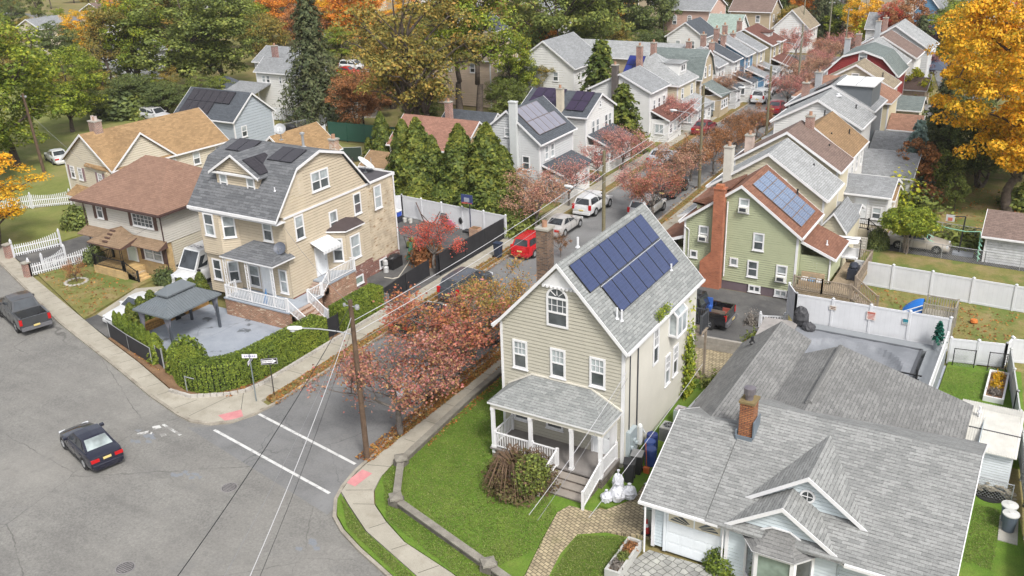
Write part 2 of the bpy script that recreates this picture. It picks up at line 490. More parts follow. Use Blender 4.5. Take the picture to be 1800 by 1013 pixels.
def door(root,O,du,n,u,z0,w=.95,h=2.1,mat=None,lite=False,trim=WHITE):
 f=MB()
 for x0,x1,y0,y1 in ((u-w/2-.11,u-w/2,z0,z0+h+.11),(u+w/2,u+w/2+.11,z0,z0+h+.11),(u-w/2,u+w/2,z0+h,z0+h+.11)):
  wbox(f,O,du,n,x0,x1,y0,y1,.02,.08)
 mat=mat or paint('white_door',(.72,.74,.76),.4,.05)
 wbox(f,O,du,n,u-w/2,u+w/2,z0,z0+h,.012,.045,1)
 for i in (0,1):
  for y0,y1 in ((.15,.85),(1.0,1.35 if lite else 1.85)):
   x=u+(-.22 if i==0 else .22)*w/.95
   wbox(f,O,du,n,x-.15,x+.15,z0+y0,z0+y1,.045,.058,1)
 D=f.build('door',[trim,mat],root)
 k=MB();c=P3(O,du,n,u+w/2-.1,z0+1.0,.045)
 k.tube(c,c+n*.07,.035,.035,8);k.build('handle',CHROME,D)
 if lite:
  k=MB();wbox(k,O,du,n,u-.3,u+.3,z0+1.45,z0+1.9,.046,.06);k.build('pane',GL,D)
 return D
def profile_roof(mb,prof,axis,a0,a1,t=.14,mi=0):
 """extrude an eave-to-eave line (u, z) along 'x' or 'y' as one slab"""
 pts=list(prof)+[(u,z-t) for u,z in reversed(prof)]
 P=(lambda u,z,a: (u,a,z)) if axis=='y' else (lambda u,z,a: (a,u,z))
 q=[P(u,z,a0) for u,z in pts]
 vec=(0,a1-a0,0) if axis=='y' else (a1-a0,0,0)
 mb.extr(q if axis=='y' else q[::-1],vec,mi)
def rake_trim(mb,prof,axis,a,sgn,dep=.2,th=.035,t=0.0,mi=0):
 P=(lambda u,z,k: (u,k,z)) if axis=='y' else (lambda u,z,k: (k,u,z))
 vec=(0,sgn*th,0) if axis=='y' else (sgn*th,0,0)
 for (u0,z0),(u1,z1) in zip(prof[:-1],prof[1:]):
  mb.extr([P(u0,z0+.012,a),P(u1,z1+.012,a),P(u1,z1-dep,a),P(u0,z0-dep,a)],vec,mi)
def hip(mb,x0,y0,x1,y1,ze,zr,axis='x',inset=None,t=.16,mi=0,ms=1):
 """a closed hip roof; inset = run of the end hips"""
 cx,cy=(x0+x1)/2,(y0+y1)/2
 if inset is None: inset=min(x1-x0,y1-y0)/2
 if axis=='x': r0,r1=(x0+inset,cy,zr),(x1-inset,cy,zr)
 else: r0,r1=(cx,y0+inset,zr),(cx,y1-inset,zr)
 A,B,C,D=(x0,y0,ze),(x1,y0,ze),(x1,y1,ze),(x0,y1,ze)
 if axis=='x': fs=((A,B,r1,r0),(B,C,r1),(C,D,r0,r1),(D,A,r0))
 else: fs=((A,B,r0),(B,C,r1,r0),(C,D,r1),(D,A,r0,r1))
 for f in fs: mb.poly(f,mi)
 lo=lambda p: (p[0],p[1],p[2]-t)
 for a,b in ((A,B),(B,C),(C,D),(D,A)): mb.poly((lo(a),lo(b),b,a),ms)
 mb.poly((lo(D),lo(C),lo(B),lo(A)),ms)
def chimney(root,x,y,z0,z1,w=.6,d=.6,mat=None,flue=True,cap=None):
 m=MB();m.box(x-w/2,y-d/2,z0,x+w/2,y+d/2,z1)
 m.box(x-w/2-.05,y-d/2-.05,z1,x+w/2+.05,y+d/2+.05,z1+.1,1)
 c=m.build('chimney',[mat or RBRICK,cap or CONC],root)
 if flue:
  f=MB();f.lathe((x,y,z1+.1),[(.13,0),(.13,.3),(.1,.3),(.1,.05)],10);f.build('flue',paint('clay_flue',(.35,.2,.13)),c)
 return c
def vent(root,x,y,z,h=.4,r=.06,mat=None,cap=False):
 m=MB();m.tube((x,y,z-.25),(x,y,z+h),r,r,8)
 m.lathe((x,y,z-.02),[(r*2.2,0),(r*1.3,.08)],8)
 if cap: m.lathe((x,y,z+h),[(r*1.9,-.02),(r*1.9,.08),(.02,.14)],8)
 m.build('vent_pipe',mat or BLACK,root)
def panels(root,O,U,V,nrm,cols,rows,pw,ph,mat,frame,gap=.03,skip=(),lift=.09):
 """solar panels: O lower corner, U along the eave, V up the slope; one part each"""
 O,U,V,nrm=Vector(O),Vector(U).normalized(),Vector(V).normalized(),Vector(nrm).normalized()
 off=Vector(ORG.get(root.name,(0,0,0)))
 src=None
 for r in range(rows):
  for c in range(cols):
   if (c,r) in skip: continue
   p=O+U*(c*(pw+gap))+V*(r*(ph+gap))+nrm*lift
   if src is None:
    mb=MB();mb.extr([(U*a+V*b)[:] for a,b in ((0,0),(pw,0),(pw,ph),(0,ph))],-nrm*.045,1)
    e=.022
    mb.poly([(U*a+V*b+nrm*.003)[:] for a,b in ((e,e),(pw-e,e),(pw-e,ph-e),(e,ph-e))],0)
    me=mb.mesh('solar_panel',[mat,frame])
    uv=me.uv_layers.new(name='UVMap')
    for l in me.loops:
     co=me.vertices[l.vertex_index].co;uv.data[l.index].uv=(co.dot(U),co.dot(V))
    src=bpy.data.objects.new('solar_panel',me);o=src
   else: o=src.copy()
   COL.objects.link(o);o.parent=root;o.location=p-off
PROTO={}
def gutter(mb,axis,a0,a1,u,z,s,mi=0):
 """s = outward sign"""
 if axis=='y': mb.box(u,a0,z-.13,u+s*.11,a1,z-.01,mi)
 else: mb.box(a0,u,z-.13,a1,u+s*.11,z-.01,mi)
def simple_house(label,x0,y0,x1,y1,ze,zr,wall,roof,axis='y',style='gable',ov=.35,rk=.3,course=.2,
     zb=0,wins=(),trim=WHITE,name='house',ridge=None,base=None,cat='house',gut=True,group=None,rz=None):
 """box + roof with clapboard walls; wins = (face, centre along the wall from its left end, z, w, h, kind)"""
 if rz is None: root=thing(name,label,cat,((x0+x1)/2,(y0+y1)/2,0),group=group)
 else:  # local frame: x0.. are local,rz=(loc,angle)
  root=thing(name,label,cat,(*rz[0],0),rz[1],group=group,local=True)
 lo,hi=(x0,x1) if axis=='y' else (y0,y1)
 mid=(lo+hi)/2 if ridge is None else ridge
 sl=(zr-ze)/((hi-lo)/2) if ridge is None else None
 def top(u):
  if style=='gambrel':
   q=[(lo,ze),(lo+(mid-lo)*.42,ze+(zr-ze)*.7),(mid,zr),(hi-(hi-mid)*.42,ze+(zr-ze)*.7),(hi,ze)]
  else: q=[(lo,ze),(mid,zr),(hi,ze)]
  return q
 prof=top(0)
 wall_mb=MB()
 if style in ('gable','gambrel'):
  gab=[(p[0]-lo,p[1]) for p in prof]
  gp=[(0,zb)]+[(hi-lo,zb)]+gab[::-1]
  gpr=[((hi-lo)-u,z) for u,z in gp][::-1]
  if axis=='y':
   clad(wall_mb,(x0,y0,0),(1,0,0),(0,-1,0),gp,course);clad(wall_mb,(x1,y1,0),(-1,0,0),(0,1,0),gpr,course)
   clad(wall_mb,(x1,y0,0),(0,1,0),(1,0,0),[(0,zb),(y1-y0,zb),(y1-y0,ze),(0,ze)],course)
   clad(wall_mb,(x0,y1,0),(0,-1,0),(-1,0,0),[(0,zb),(y1-y0,zb),(y1-y0,ze),(0,ze)],course)
  else:
   clad(wall_mb,(x1,y0,0),(0,1,0),(1,0,0),gp,course);clad(wall_mb,(x0,y1,0),(0,-1,0),(-1,0,0),gpr,course)
   clad(wall_mb,(x0,y0,0),(1,0,0),(0,-1,0),[(0,zb),(x1-x0,zb),(x1-x0,ze),(0,ze)],course)
   clad(wall_mb,(x1,y1,0),(-1,0,0),(0,1,0),[(0,zb),(x1-x0,zb),(x1-x0,ze),(0,ze)],course)
 else:
  for O,du,n,L in (((x0,y0,0),(1,0,0),(0,-1,0),x1-x0),((x1,y0,0),(0,1,0),(1,0,0),y1-y0),
       ((x1,y1,0),(-1,0,0),(0,1,0),x1-x0),((x0,y1,0),(0,-1,0),(-1,0,0),y1-y0)):
   clad(wall_mb,O,du,n,[(0,zb),(L,zb),(L,ze),(0,ze)],course)
 wall_mb.build('wall',wall,root)
 if zb>0 or base:
  b=MB();b.box(x0+.03,y0+.03,-.1,x1-.03,y1-.03,zb);b.build('foundation',base or CONC,root)
 tr,rf=MB(),MB()
 for x,y in ((x0,y0),(x1,y0),(x1,y1),(x0,y1)):
  sx,sy=(-1 if x==x0 else 1),(-1 if y==y0 else 1)
  zt=ze if True else ze
  tr.box(x-sx*.1,y+sy*.001,zb,x+sx*.035,y+sy*.035,zt-.02)
  tr.box(x+sx*.001,y-sy*.1,zb,x+sx*.034,y+sy*.0005,zt-.02)
 L0,L1=(y0,y1) if axis=='y' else (x0,x1)
 if style in ('gable','gambrel'):
  def ext(p,q,s):
   k=(q[1]-p[1])/(q[0]-p[0]);return (p[0]+s*ov,p[1]+s*ov*k)
  pr=[ext(prof[0],prof[1],-1)]+prof[1:-1]+[ext(prof[-1],prof[-2],1)]
  pr=[(u,z+.15) for u,z in pr]
  profile_roof(rf,pr,axis,L0-rk,L1+rk)
  rake_trim(tr,pr,axis,L0-rk-.002,-1);rake_trim(tr,pr,axis,L1+rk+.002,1)
  if gut:
   gutter(tr,axis,L0-rk,L1+rk,pr[0][0]-.004,pr[0][1],-1);gutter(tr,axis,L0-rk,L1+rk,pr[-1][0]+.004,pr[-1][1],1)
 elif style=='hip':
  hip(rf,x0-ov,y0-ov,x1+ov,y1+ov,ze+.12,zr,axis,None,.18,0,1)
 elif style=='flat':
  rf.box(x0-.05,y0-.05,ze,x1+.05,y1+.05,ze+.12)
  tr.box(x0-.1,y0-.1,ze-.02,x1+.1,y0-.052,ze+.2);tr.box(x1+.052,y0-.1,ze-.02,x1+.1,y1+.1,ze+.2)
 rf.build('roof',[roof,trim],root)
 tr.build('trim',trim,root)
 for f,u,z,w,h,kind in wins:
  O={'S': (x0,y0,0),'E': (x1,y0,0),'N': (x1,y1,0),'W': (x0,y1,0)}[f]
  du,n=FACE[f]
  if kind=='door': door(root,O,du,n,u,z,w,h)
  else: window(root,O,du,n,u,z,w,h,kind)
 return root
# ------------------------------------------------------------------ vegetation
import numpy as np
def leaves_mesh(name,C,Nn,S,rng,elong=1.6):
 """C centres, Nn facing, S sizes -> one small diamond per leaf spray"""
 C=np.asarray(C,float);Nn=np.asarray(Nn,float);S=np.asarray(S,float)[:,None]
 Nn=Nn/(np.linalg.norm(Nn,axis=1,keepdims=True)+1e-9)
 t=rng.normal(size=C.shape);t -= (t*Nn).sum(1,keepdims=True)*Nn
 t /= np.linalg.norm(t,axis=1,keepdims=True)+1e-9
 b=np.cross(Nn,t)
 k=rng.uniform(.75,1.25,size=(len(C),4))
 L,W=S*.5*elong ** .5,S*.5/elong ** .5
 V=np.stack([C-t*L*k[:,:1],C+b*W*k[:,1:2]+Nn*S*.12,C+t*L*k[:,2:3],C-b*W*k[:,3:]+Nn*S*.12],1).reshape(-1,3)
 n=len(C)
 me=bpy.data.meshes.new(name)
 me.vertices.add(4*n);me.vertices.foreach_set('co',V.astype(np.float32).ravel())
 me.loops.add(4*n);me.loops.foreach_set('vertex_index',np.arange(4*n,dtype=np.int32))
 me.polygons.add(n);me.polygons.foreach_set('loop_start',np.arange(0,4*n,4,dtype=np.int32))
 me.polygons.foreach_set('loop_total',np.full(n,4,dtype=np.int32))
 me.update(calc_edges=True)
 return me
def rdir(rng,n):
 d=rng.normal(size=(n,3));return d/np.linalg.norm(d,axis=1,keepdims=True)
def clump(rng,c,r,n,size,flat=.7,up=.5):
 d=rdir(rng,n);d[:,2]=np.abs(d[:,2])*rng.choice([1,1,1,-.6],size=n)
 rr=r*rng.uniform(.45,1.0,size=(n,1)) ** .6
 P=np.array(c)+d*rr*np.array([1,1,flat])
 Nn=d+rng.normal(size=(n,3))*.55+np.array([0,0,up])
 return P,Nn,size*rng.uniform(.65,1.35,n)
def limb(mb,pts,r0,r1,n=6):
 k=len(pts)-1
 for i in range(k):
  a,b=r0+(r1-r0)*i/k,r0+(r1-r0)*(i+1)/k
  mb.tube(pts[i],pts[i+1],a,b,n,0,caps=(i==0))
def bent(rng,a,b,sag,seg=4):
 a,b=np.array(a,float),np.array(b,float);out=[]
 w=rng.normal(size=3)*np.linalg.norm(b-a)*.07
 for i in range(seg+1):
  t=i/seg
  out.append(tuple(a+(b-a)*t+w*sin(pi*t)+np.array([0,0,sag*sin(pi*t)])))
 return out
ARCH={}
def arch_broad(key,seed,H,Rr,base=.28,nl=8,sub=4,per=62,size=.36,cr=1.25,extra=60,tall=.62,gap=.0,fork=1):
 rng=np.random.default_rng(seed)
 tb=MB();zc=H*(base+(1-base)*.5);hz=H*(1-base)*.5
 r0=H*.021
 fork_z=H*base*.95
 stems=[]
 if fork==1:
  limb(tb,bent(rng,(0,0,-.2),(rng.normal()*.2,rng.normal()*.2,fork_z),0),r0*1.25,r0*.8,9);stems=[((0,0,fork_z),H*tall)]
 else:
  for k in range(fork):
   a=2*pi*k/fork+seed;e=(cos(a)*Rr*.16,sin(a)*Rr*.16,fork_z)
   limb(tb,bent(rng,(cos(a)*.15,sin(a)*.15,-.2),e,0),r0,r0*.7,8);stems.append((e,H*tall))
 Ps,Ns,Ss=[],[],[]
 tips=[]
 for s,(o,ht) in enumerate(stems):
  top=(o[0]*1.6+rng.normal()*.4,o[1]*1.6+rng.normal()*.4,H*.93)
  lead=bent(rng,o,top,0,6);limb(tb,lead,r0*.75,.04,7)
  tips.append(top)
  for i in range(nl):
   a=2*pi*(i+rng.uniform(-.3,.3))/nl+s;zf=rng.uniform(-.75,.8)
   rad=Rr*sqrt(max(.05,1-zf*zf))*rng.uniform(.72,1.02)
   e=(o[0]*.6+rad*cos(a),o[1]*.6+rad*sin(a),zc+hz*zf)
   st=lead[min(5,max(0,int((zf+.9)*2.1)))]
   st=(st[0],st[1],min(st[2],e[2]-.1*rad) if e[2]>o[2]+.2 else st[2])
   pts=bent(rng,st,e,.12*rad,5);limb(tb,pts,r0*.42,.035,6)
   tips.append(e)
   for j in range(sub):
    t=rng.uniform(.35,.95);k=int(t*5);q=np.array(pts[min(k,5)])
    d=rdir(rng,1)[0];d[2]=abs(d[2])*.6;e2=q+d*Rr*rng.uniform(.22,.42)
    limb(tb,bent(rng,q,e2,.05,3),r0*.18,.02,5);tips.append(tuple(e2));tips.append(tuple((q+e2)/2))
 for _ in range(extra):
  d=rdir(rng,1)[0];rr=rng.uniform(.62,1) ;tips.append((d[0]*Rr*rr,d[1]*Rr*rr,zc+d[2]*hz*rr))
 for c in tips:
  if rng.uniform()<gap: continue
  if c[2]<H*base*.8: continue
  r=cr*rng.uniform(.6,1.25)
  P,Nn,S=clump(rng,c,r,int(per*rng.uniform(.6,1.3)),size)
  Ps.append(P);Ns.append(Nn);Ss.append(S)
 ARCH[key]=(tb.mesh('trunk_'+key,[BARK],smooth=True),leaves_mesh('crown_'+key,np.vstack(Ps),np.vstack(Ns),np.concatenate(Ss),rng),H)
def arch_street(key,seed,H=6.3,Rr=3.4,dens=1.0,size=.115):
 """open ornamental street tree: vase of limbs, fine twigs, thin leaves"""
 rng=np.random.default_rng(seed);tb=MB()
 limb(tb,bent(rng,(0,0,-.2),(0,0,1.7),0,3),.17,.14,8)
 Ps,Ns,Ss=[],[],[]
 def twig(a,b,r,lvl,lf=1.0):
  if lvl==1: lf=rng.choice([.08,.5,1.0,1.0,1.5])
  pts=bent(rng,a,b,.1,4);limb(tb,pts,r,r*.35,6 if lvl<2 else 4)
  L=np.linalg.norm(np.array(b)-np.array(a))
  if lvl >= 2:
   n=int(10*dens*lf*rng.uniform(.3,1.7))
   t=rng.uniform(.15,1.1,n)[:,None]
   P=np.array(a)+(np.array(b)-np.array(a))*t+rng.normal(size=(n,3))*.22
   Ps.append(P);Ns.append(rng.normal(size=(n,3))+np.array([0,0,.8]));Ss.append(size*rng.uniform(.6,1.4,n))
  if lvl<3:
   for j in range((5,5,4)[lvl]):
    t=rng.uniform(.3,1);q=np.array(pts[min(4,int(t*4+.5))])
    d=(np.array(b)-np.array(a))/L+rdir(rng,1)[0]*.95;d[2]=d[2]*.5+.16
    d /= np.linalg.norm(d)
    twig(tuple(q),tuple(q+d*L*rng.uniform(.42,.68)),r*.42,lvl+1,lf)
 for i in range(7):
  a=2*pi*(i+rng.uniform(-.3,.3))/7;el=rng.uniform(.35,1.15)
  L=Rr*rng.uniform(.62,.8)
  twig((0,0,1.6),(L*cos(el)*cos(a),L*cos(el)*sin(a),1.8+L*sin(el)*1.15),.085,0)
 ARCH[key]=(tb.mesh('trunk_'+key,[BARK],smooth=True),leaves_mesh('crown_'+key,np.vstack(Ps),np.vstack(Ns),np.concatenate(Ss),rng,1.4),H)
def arch_cone(key,seed,H,Rr,n,size,power=.8,lumps=26,base=.0,droop=0):
 """dense upright evergreen"""
 rng=np.random.default_rng(seed);tb=MB()
 tb.tube((0,0,-.2),(0,0,H*.9),Rr*.09,.02,7)
 z=rng.uniform(0,1,n) ** 1.15;a=rng.uniform(0,2*pi,n)
 rad=Rr*np.minimum(1,(1-z) ** power*1.08)*np.minimum(1,.72+z*3)
 ph=rng.uniform(0,2*pi,6)
 lump=1+.16*np.sin(4*a+14*z+ph[0])+.13*np.sin(7*a-25*z+ph[1])+.07*np.sin(3*a+47*z+ph[2])
 rr=rad*lump*rng.uniform(.66,1.1,n)
 P=np.stack([rr*np.cos(a),rr*np.sin(a),base+(H-base)*z],1)
 Nn=np.stack([np.cos(a),np.sin(a),np.full(n,.5-droop)],1)+rng.normal(size=(n,3))*.5
 m=n // 3;P2=P[:m]*np.array([.72,.72,.97]);
 ARCH[key]=(tb.mesh('trunk_'+key,[BARK],smooth=True),leaves_mesh('crown_'+key,np.vstack([P,P2]),np.vstack([Nn,Nn[:m]]),np.concatenate([size*rng.uniform(.6,1.4,n),np.full(m,size*1.7)]),rng,1.8),H)
def arch_spruce(key,seed,H,Rr,tiers=34,per=7,size=.42,droop=.45,thin=1.0):
 rng=np.random.default_rng(seed);tb=MB()
 limb(tb,[(0,0,-.2),(0,0,H*.5),(0,0,H)],H*.018,.02,8)
 Ps,Ns,Ss=[],[],[]
 for i in range(tiers):
  zf=.08+.9*i/tiers;L0=Rr*(1-zf) ** .72*rng.uniform(.75,1.1)
  for j in range(per):
   a=2*pi*(j+rng.uniform(-.4,.4))/per+i*.9;L=L0*rng.uniform(.7,1.12)+.15
   z=H*zf;pts=[]
   for k in range(5):
    t=k/4;pts.append((L*t*cos(a),L*t*sin(a),z+L*(.12*t-droop*t*t)))
   limb(tb,pts,.05*(1-zf)+.015,.01,4)
   n=int(38*thin*(L/Rr+.25))
   t=rng.uniform(.12,1.05,n);hang=rng.uniform(0,1,n) ** 2*.22*L
   P=np.stack([L*t*cos(a)+rng.normal(size=n)*.16*L*(1.1-t*.6)*-sin(a),L*t*sin(a)+rng.normal(size=n)*.16*L*(1.1-t*.6)*cos(a),z+L*(.12*t-droop*t*t)-hang],1)
   Ps.append(P);Ns.append(np.stack([np.full(n,cos(a)),np.full(n,sin(a)),np.full(n,.7)],1)+rng.normal(size=(n,3))*.6);Ss.append(size*rng.uniform(.6,1.3,n))
 ARCH[key]=(tb.mesh('trunk_'+key,[BARK],smooth=True),leaves_mesh('crown_'+key,np.vstack(Ps),np.vstack(Ns),np.concatenate(Ss),rng,2.2),H)
def arch_shrub(key,seed,H,Rr,n,size,stems=6,loose=.25):
 rng=np.random.default_rng(seed);tb=MB()
 for i in range(stems):
  a=2*pi*i/stems;tb.tube((0,0,-.1),(cos(a)*Rr*.6,sin(a)*Rr*.6,H*.7),.03,.012,5)
 d=rdir(rng,n);d[:,2]=np.abs(d[:,2]);
 ph=rng.uniform(0,6,3)
 lump=1+loose*.5*np.sin(6*d[:,0]+ph[0])*np.sin(5*d[:,1]+ph[1])+loose*.4*np.sin(9*d[:,2]+7*d[:,0]+ph[2])
 rr=lump*rng.uniform(.75-loose*.6,1.02,n)
 P=d*rr[:,None]*np.array([Rr,Rr,H*.97])
 Nn=d+rng.normal(size=(n,3))*.5+np.array([0,0,.3])
 ARCH[key]=(tb.mesh('stem_'+key,[BARK],smooth=True),leaves_mesh('crown_'+key,P,Nn,size*rng.uniform(.6,1.4,n),rng),H)
BARK=ground_mat('bark',[(.3,(.045,.035,.028)),(.7,(.12,.095,.075))],3,20,.95,.5,world=False)
BARKL=ground_mat('pale_bark',[(.3,(.16,.13,.11)),(.7,(.27,.235,.2))],3,20,.95,.5,world=False)
BARKM=ground_mat('grey_bark',[(.3,(.085,.075,.065)),(.7,(.19,.17,.155))],3,20,.95,.5,world=False)
arch_broad('broadA',1,15,6.4,base=.16,nl=10,extra=90,per=120,size=.25,cr=1.2)
arch_broad('broadB',2,16,5.6,base=.13,nl=10,extra=70,gap=.08,per=115,size=.25)
arch_broad('broadC',3,13,5.6,base=.12,nl=8,extra=60,gap=.16,fork=3,per=95,size=.24)
arch_broad('openA',4,19,6.6,base=.25,nl=9,sub=4,extra=20,per=72,gap=.14,size=.25,cr=1.15,fork=3)
arch_broad('openB',5,18,5.6,base=.3,nl=10,sub=4,extra=30,per=82,gap=.1,size=.25,cr=1.15)
arch_broad('maple',6,17,7.0,base=.17,nl=15,sub=6,extra=190,per=170,size=.2,cr=1.0)
arch_broad('small',7,5,2.4,base=.25,nl=7,sub=3,extra=30,per=55,size=.2,cr=.6)
arch_broad('topiary',8,3.4,1.9,base=.45,nl=9,sub=3,extra=80,per=70,size=.13,cr=.42,fork=4)
for i in range(4): arch_street('street%d' % i,20+i)
arch_street('streetthin',30,dens=.5,size=.12)
arch_cone('arbor',40,7.2,1.9,12500,.25,.72)
arch_cone('arbor2',41,7.0,1.7,9500,.25,.62)
arch_cone('smallarbor',42,2.1,.55,2600,.12,.5)
arch_cone('bushy',43,2.0,1.0,2600,.14,.35)
arch_spruce('spruce',50,19,5.4,tiers=32,per=8,size=.36,droop=.42,thin=1.7)
arch_spruce('spruce2',51,9,3.0,tiers=24,per=7,size=.34,droop=.35)
arch_shrub('shrub',60,1.2,.9,1500,.13)
arch_shrub('loose',61,1.5,1.1,900,.17,loose=.7)
arch_shrub('ball',62,1.1,.75,2400,.085,loose=.05)
arch_shrub('tangle',64,1.5,1.2,5200,.085,24,.35)
arch_shrub('low',63,.5,.9,700,.14,loose=.5)
PAL={
 'green': [(.034,.046,.013),(.062,.08,.02),(.1,.118,.026),(.16,.16,.036)],
 'deep': [(.025,.036,.014),(.042,.056,.02),(.064,.08,.024),(.1,.11,.03)],
 'yellowgreen': [(.05,.08,.014),(.1,.14,.018),(.18,.21,.022),(.3,.28,.03)],
 'turning': [(.06,.07,.02),(.11,.105,.026),(.19,.145,.032),(.29,.16,.04)],
 'orange': [(.24,.13,.02),(.46,.2,.025),(.56,.2,.03),(.5,.13,.03)],
 'gold': [(.2,.17,.015),(.42,.27,.02),(.6,.32,.018),(.62,.24,.02)],
 'rust': [(.07,.045,.025),(.17,.085,.035),(.28,.12,.05),(.34,.16,.06)],
 'red': [(.2,.035,.025),(.36,.05,.04),(.42,.1,.06),(.3,.14,.05)],
 'pinkred': [(.24,.08,.08),(.34,.13,.12),(.37,.2,.16),(.25,.16,.1)],
 'redmix': [(.2,.14,.05),(.27,.08,.065),(.33,.13,.09),(.15,.13,.045),(.3,.09,.08),(.36,.19,.11),(.25,.06,.055)],
 'fadedred': [(.25,.1,.085),(.31,.15,.12),(.34,.2,.13),(.2,.14,.07),(.3,.12,.1)],
 'lime': [(.14,.19,.02),(.26,.3,.025),(.4,.38,.025),(.45,.4,.03)],
 'arbor': [(.03,.05,.014),(.06,.085,.018),(.11,.13,.022),(.19,.19,.03)],
 'sprucegreen': [(.03,.042,.02),(.052,.066,.028),(.08,.09,.038),(.11,.11,.05)],
 'blue': [(.09,.13,.12),(.14,.2,.18),(.2,.26,.23)],
 'boxwood': [(.04,.065,.012),(.075,.11,.018),(.13,.17,.022),(.2,.22,.03)],
 'brownbush': [(.08,.05,.03),(.13,.08,.045),(.1,.1,.03),(.17,.11,.06)],
 'purple': [(.09,.04,.05),(.16,.08,.09),(.22,.13,.12)],
 'grey': [(.13,.115,.1),(.2,.18,.16),(.26,.23,.2)],
}
def pal(k,scale=.35): return leaf('leaves_'+k,[sc(c,{'gold': 1.35,'lime': 1.2,'orange': 1.3,'grey': 1.2,'deep': 2.2,'green': 1.95,'yellowgreen': 1.4,'turning': 1.65,'boxwood': 1.4,'brownbush': 1.0,'arbor': 1.4}.get(k,1.5)) for c in PAL[k]],scale=scale)
TREE_N=[0]
def tree(arch,palette,x,y,h,label,w=1.0,name='tree',cat='tree',group=None,rz=None,bark=None,z=0,pm=None):
 tm,cm,H=ARCH[arch]
 TREE_N[0]+=1
 if name=='street_tree': bark=BARKM
 rz=TREE_N[0]*2.4 if rz is None else rz
 root=thing(name,label,cat,(x,y,z),rz,group,local=True)
 s=h/H;root.scale=(s*w,s*w,s)
 for nm,me,mt in (('trunk',tm,bark or BARK),('crown',cm,pm or pal(palette))):
  if arch in ('shrub','loose','ball','low','bushy','tangle') and nm=='trunk': nm='stem'
  if arch in ('shrub','loose','ball','low','bushy','tangle') and nm=='crown': nm='foliage'
  if not len(me.materials): me.materials.append(mt)
  o=bpy.data.objects.new(nm,me);COL.objects.link(o);o.parent=root
  o.material_slots[0].link='OBJECT';o.material_slots[0].material=mt
 return root
def hedge(label,pts,w,h,palette='boxwood',n=9000,size=.1,name='hedge',top_round=.14,parent=None):
 """a clipped hedge along a line: solid heart, leafy skin"""
 rng=np.random.default_rng(int(abs(pts[0][0]*100))+5)
 q=[pts[0]]+list(pts)+[pts[-1]];P=[]
 for i in range(1,len(q)-2):
  for k in range(6):
   t=k/6;P.append(Vector([.5*(2*q[i][j]+(q[i+1][j]-q[i-1][j])*t+(2*q[i-1][j]-5*q[i][j]+4*q[i+1][j]-q[i+2][j])*t*t+(3*q[i][j]-q[i-1][j]-3*q[i+1][j]+q[i+2][j])*t ** 3) for j in (0,1)]+[0]))
 P.append(Vector((*pts[-1],0)))
 core=MB();L=[]
 left,right=[],[]
 for i,p in enumerate(P):
  d=(P[min(i+1,len(P)-1)]-P[max(i-1,0)]).normalized();nn=Vector((-d.y,d.x,0))
  left.append(p+nn*w*.42);right.append(p-nn*w*.42)
 for i in range(len(P)-1):
  core.prism([left[i][:2],left[i+1][:2],right[i+1][:2],right[i][:2]],0,h*.93)
 root=thing(name,label,'hedge',(P[0].x,P[0].y,0))
 core.build('stems',paint('hedge_heart',(.02,.028,.01),.95,.4),root)
 seg=[(P[i+1]-P[i]).length for i in range(len(P)-1)];tot=sum(seg)
 C,Nn=[],[]
 for i in range(len(P)-1):
  m=int(n*seg[i]/tot);d=(P[i+1]-P[i]).normalized();nn=np.array((-d.y,d.x,0))
  t=rng.uniform(0,1,m)[:,None];base=np.array(P[i])*(1-t)+np.array(P[i+1])*t
  per=rng.uniform(0,2*h+w,m)
  off=np.where(per<h,w/2,np.where(per<h+w,w/2-(per-h),-w/2))
  zz=np.where(per<h,per,np.where(per<h+w,h,2*h+w-per))
  edge=np.clip((np.abs(off)-(w/2-top_round))/top_round,0,1)
  zz=zz-np.where(zz>h-top_round,edge ** 2*top_round*.6*(zz-(h-top_round))/top_round,0)
  jit=rng.normal(size=m)*.02+.025*np.sin(base[:,0]*2.1+zz*2)*np.sin(base[:,1]*1.7+zz*3)
  c=base+nn*(off*(1+jit/w))[:,None];c[:,2]=zz+rng.normal(size=m)*.03
  nr=nn*np.sign(off)[:,None]*(np.abs(off)>w*.46)[:,None]+np.array((0,0,1))*(zz>h*.9)[:,None]
  C.append(c);Nn.append(nr+rng.normal(size=(m,3))*.45+np.array((0,0,.25)))
 for p,s in ((P[0],-1),(P[-1],1)):
  d=(P[1]-P[0]).normalized() if s<0 else (P[-1]-P[-2]).normalized();nn=np.array((-d.y,d.x,0));m=int(n*w/tot*.45)+80
  c=np.array(p)+nn*rng.uniform(-w/2,w/2,m)[:,None]+np.array(d)*s*rng.uniform(0,.06,m)[:,None];c[:,2]=rng.uniform(0,h,m)
  C.append(c);Nn.append(np.array(d)*s+rng.normal(size=(m,3))*.45)
 C=np.vstack(C)-np.array([P[0].x,P[0].y,0])
 me=leaves_mesh('foliage',C,np.vstack(Nn),size*rng.uniform(.6,1.4,len(C)),rng)
 me.materials.append(pal(palette))
 o=bpy.data.objects.new('foliage',me);COL.objects.link(o);o.parent=root
 return root
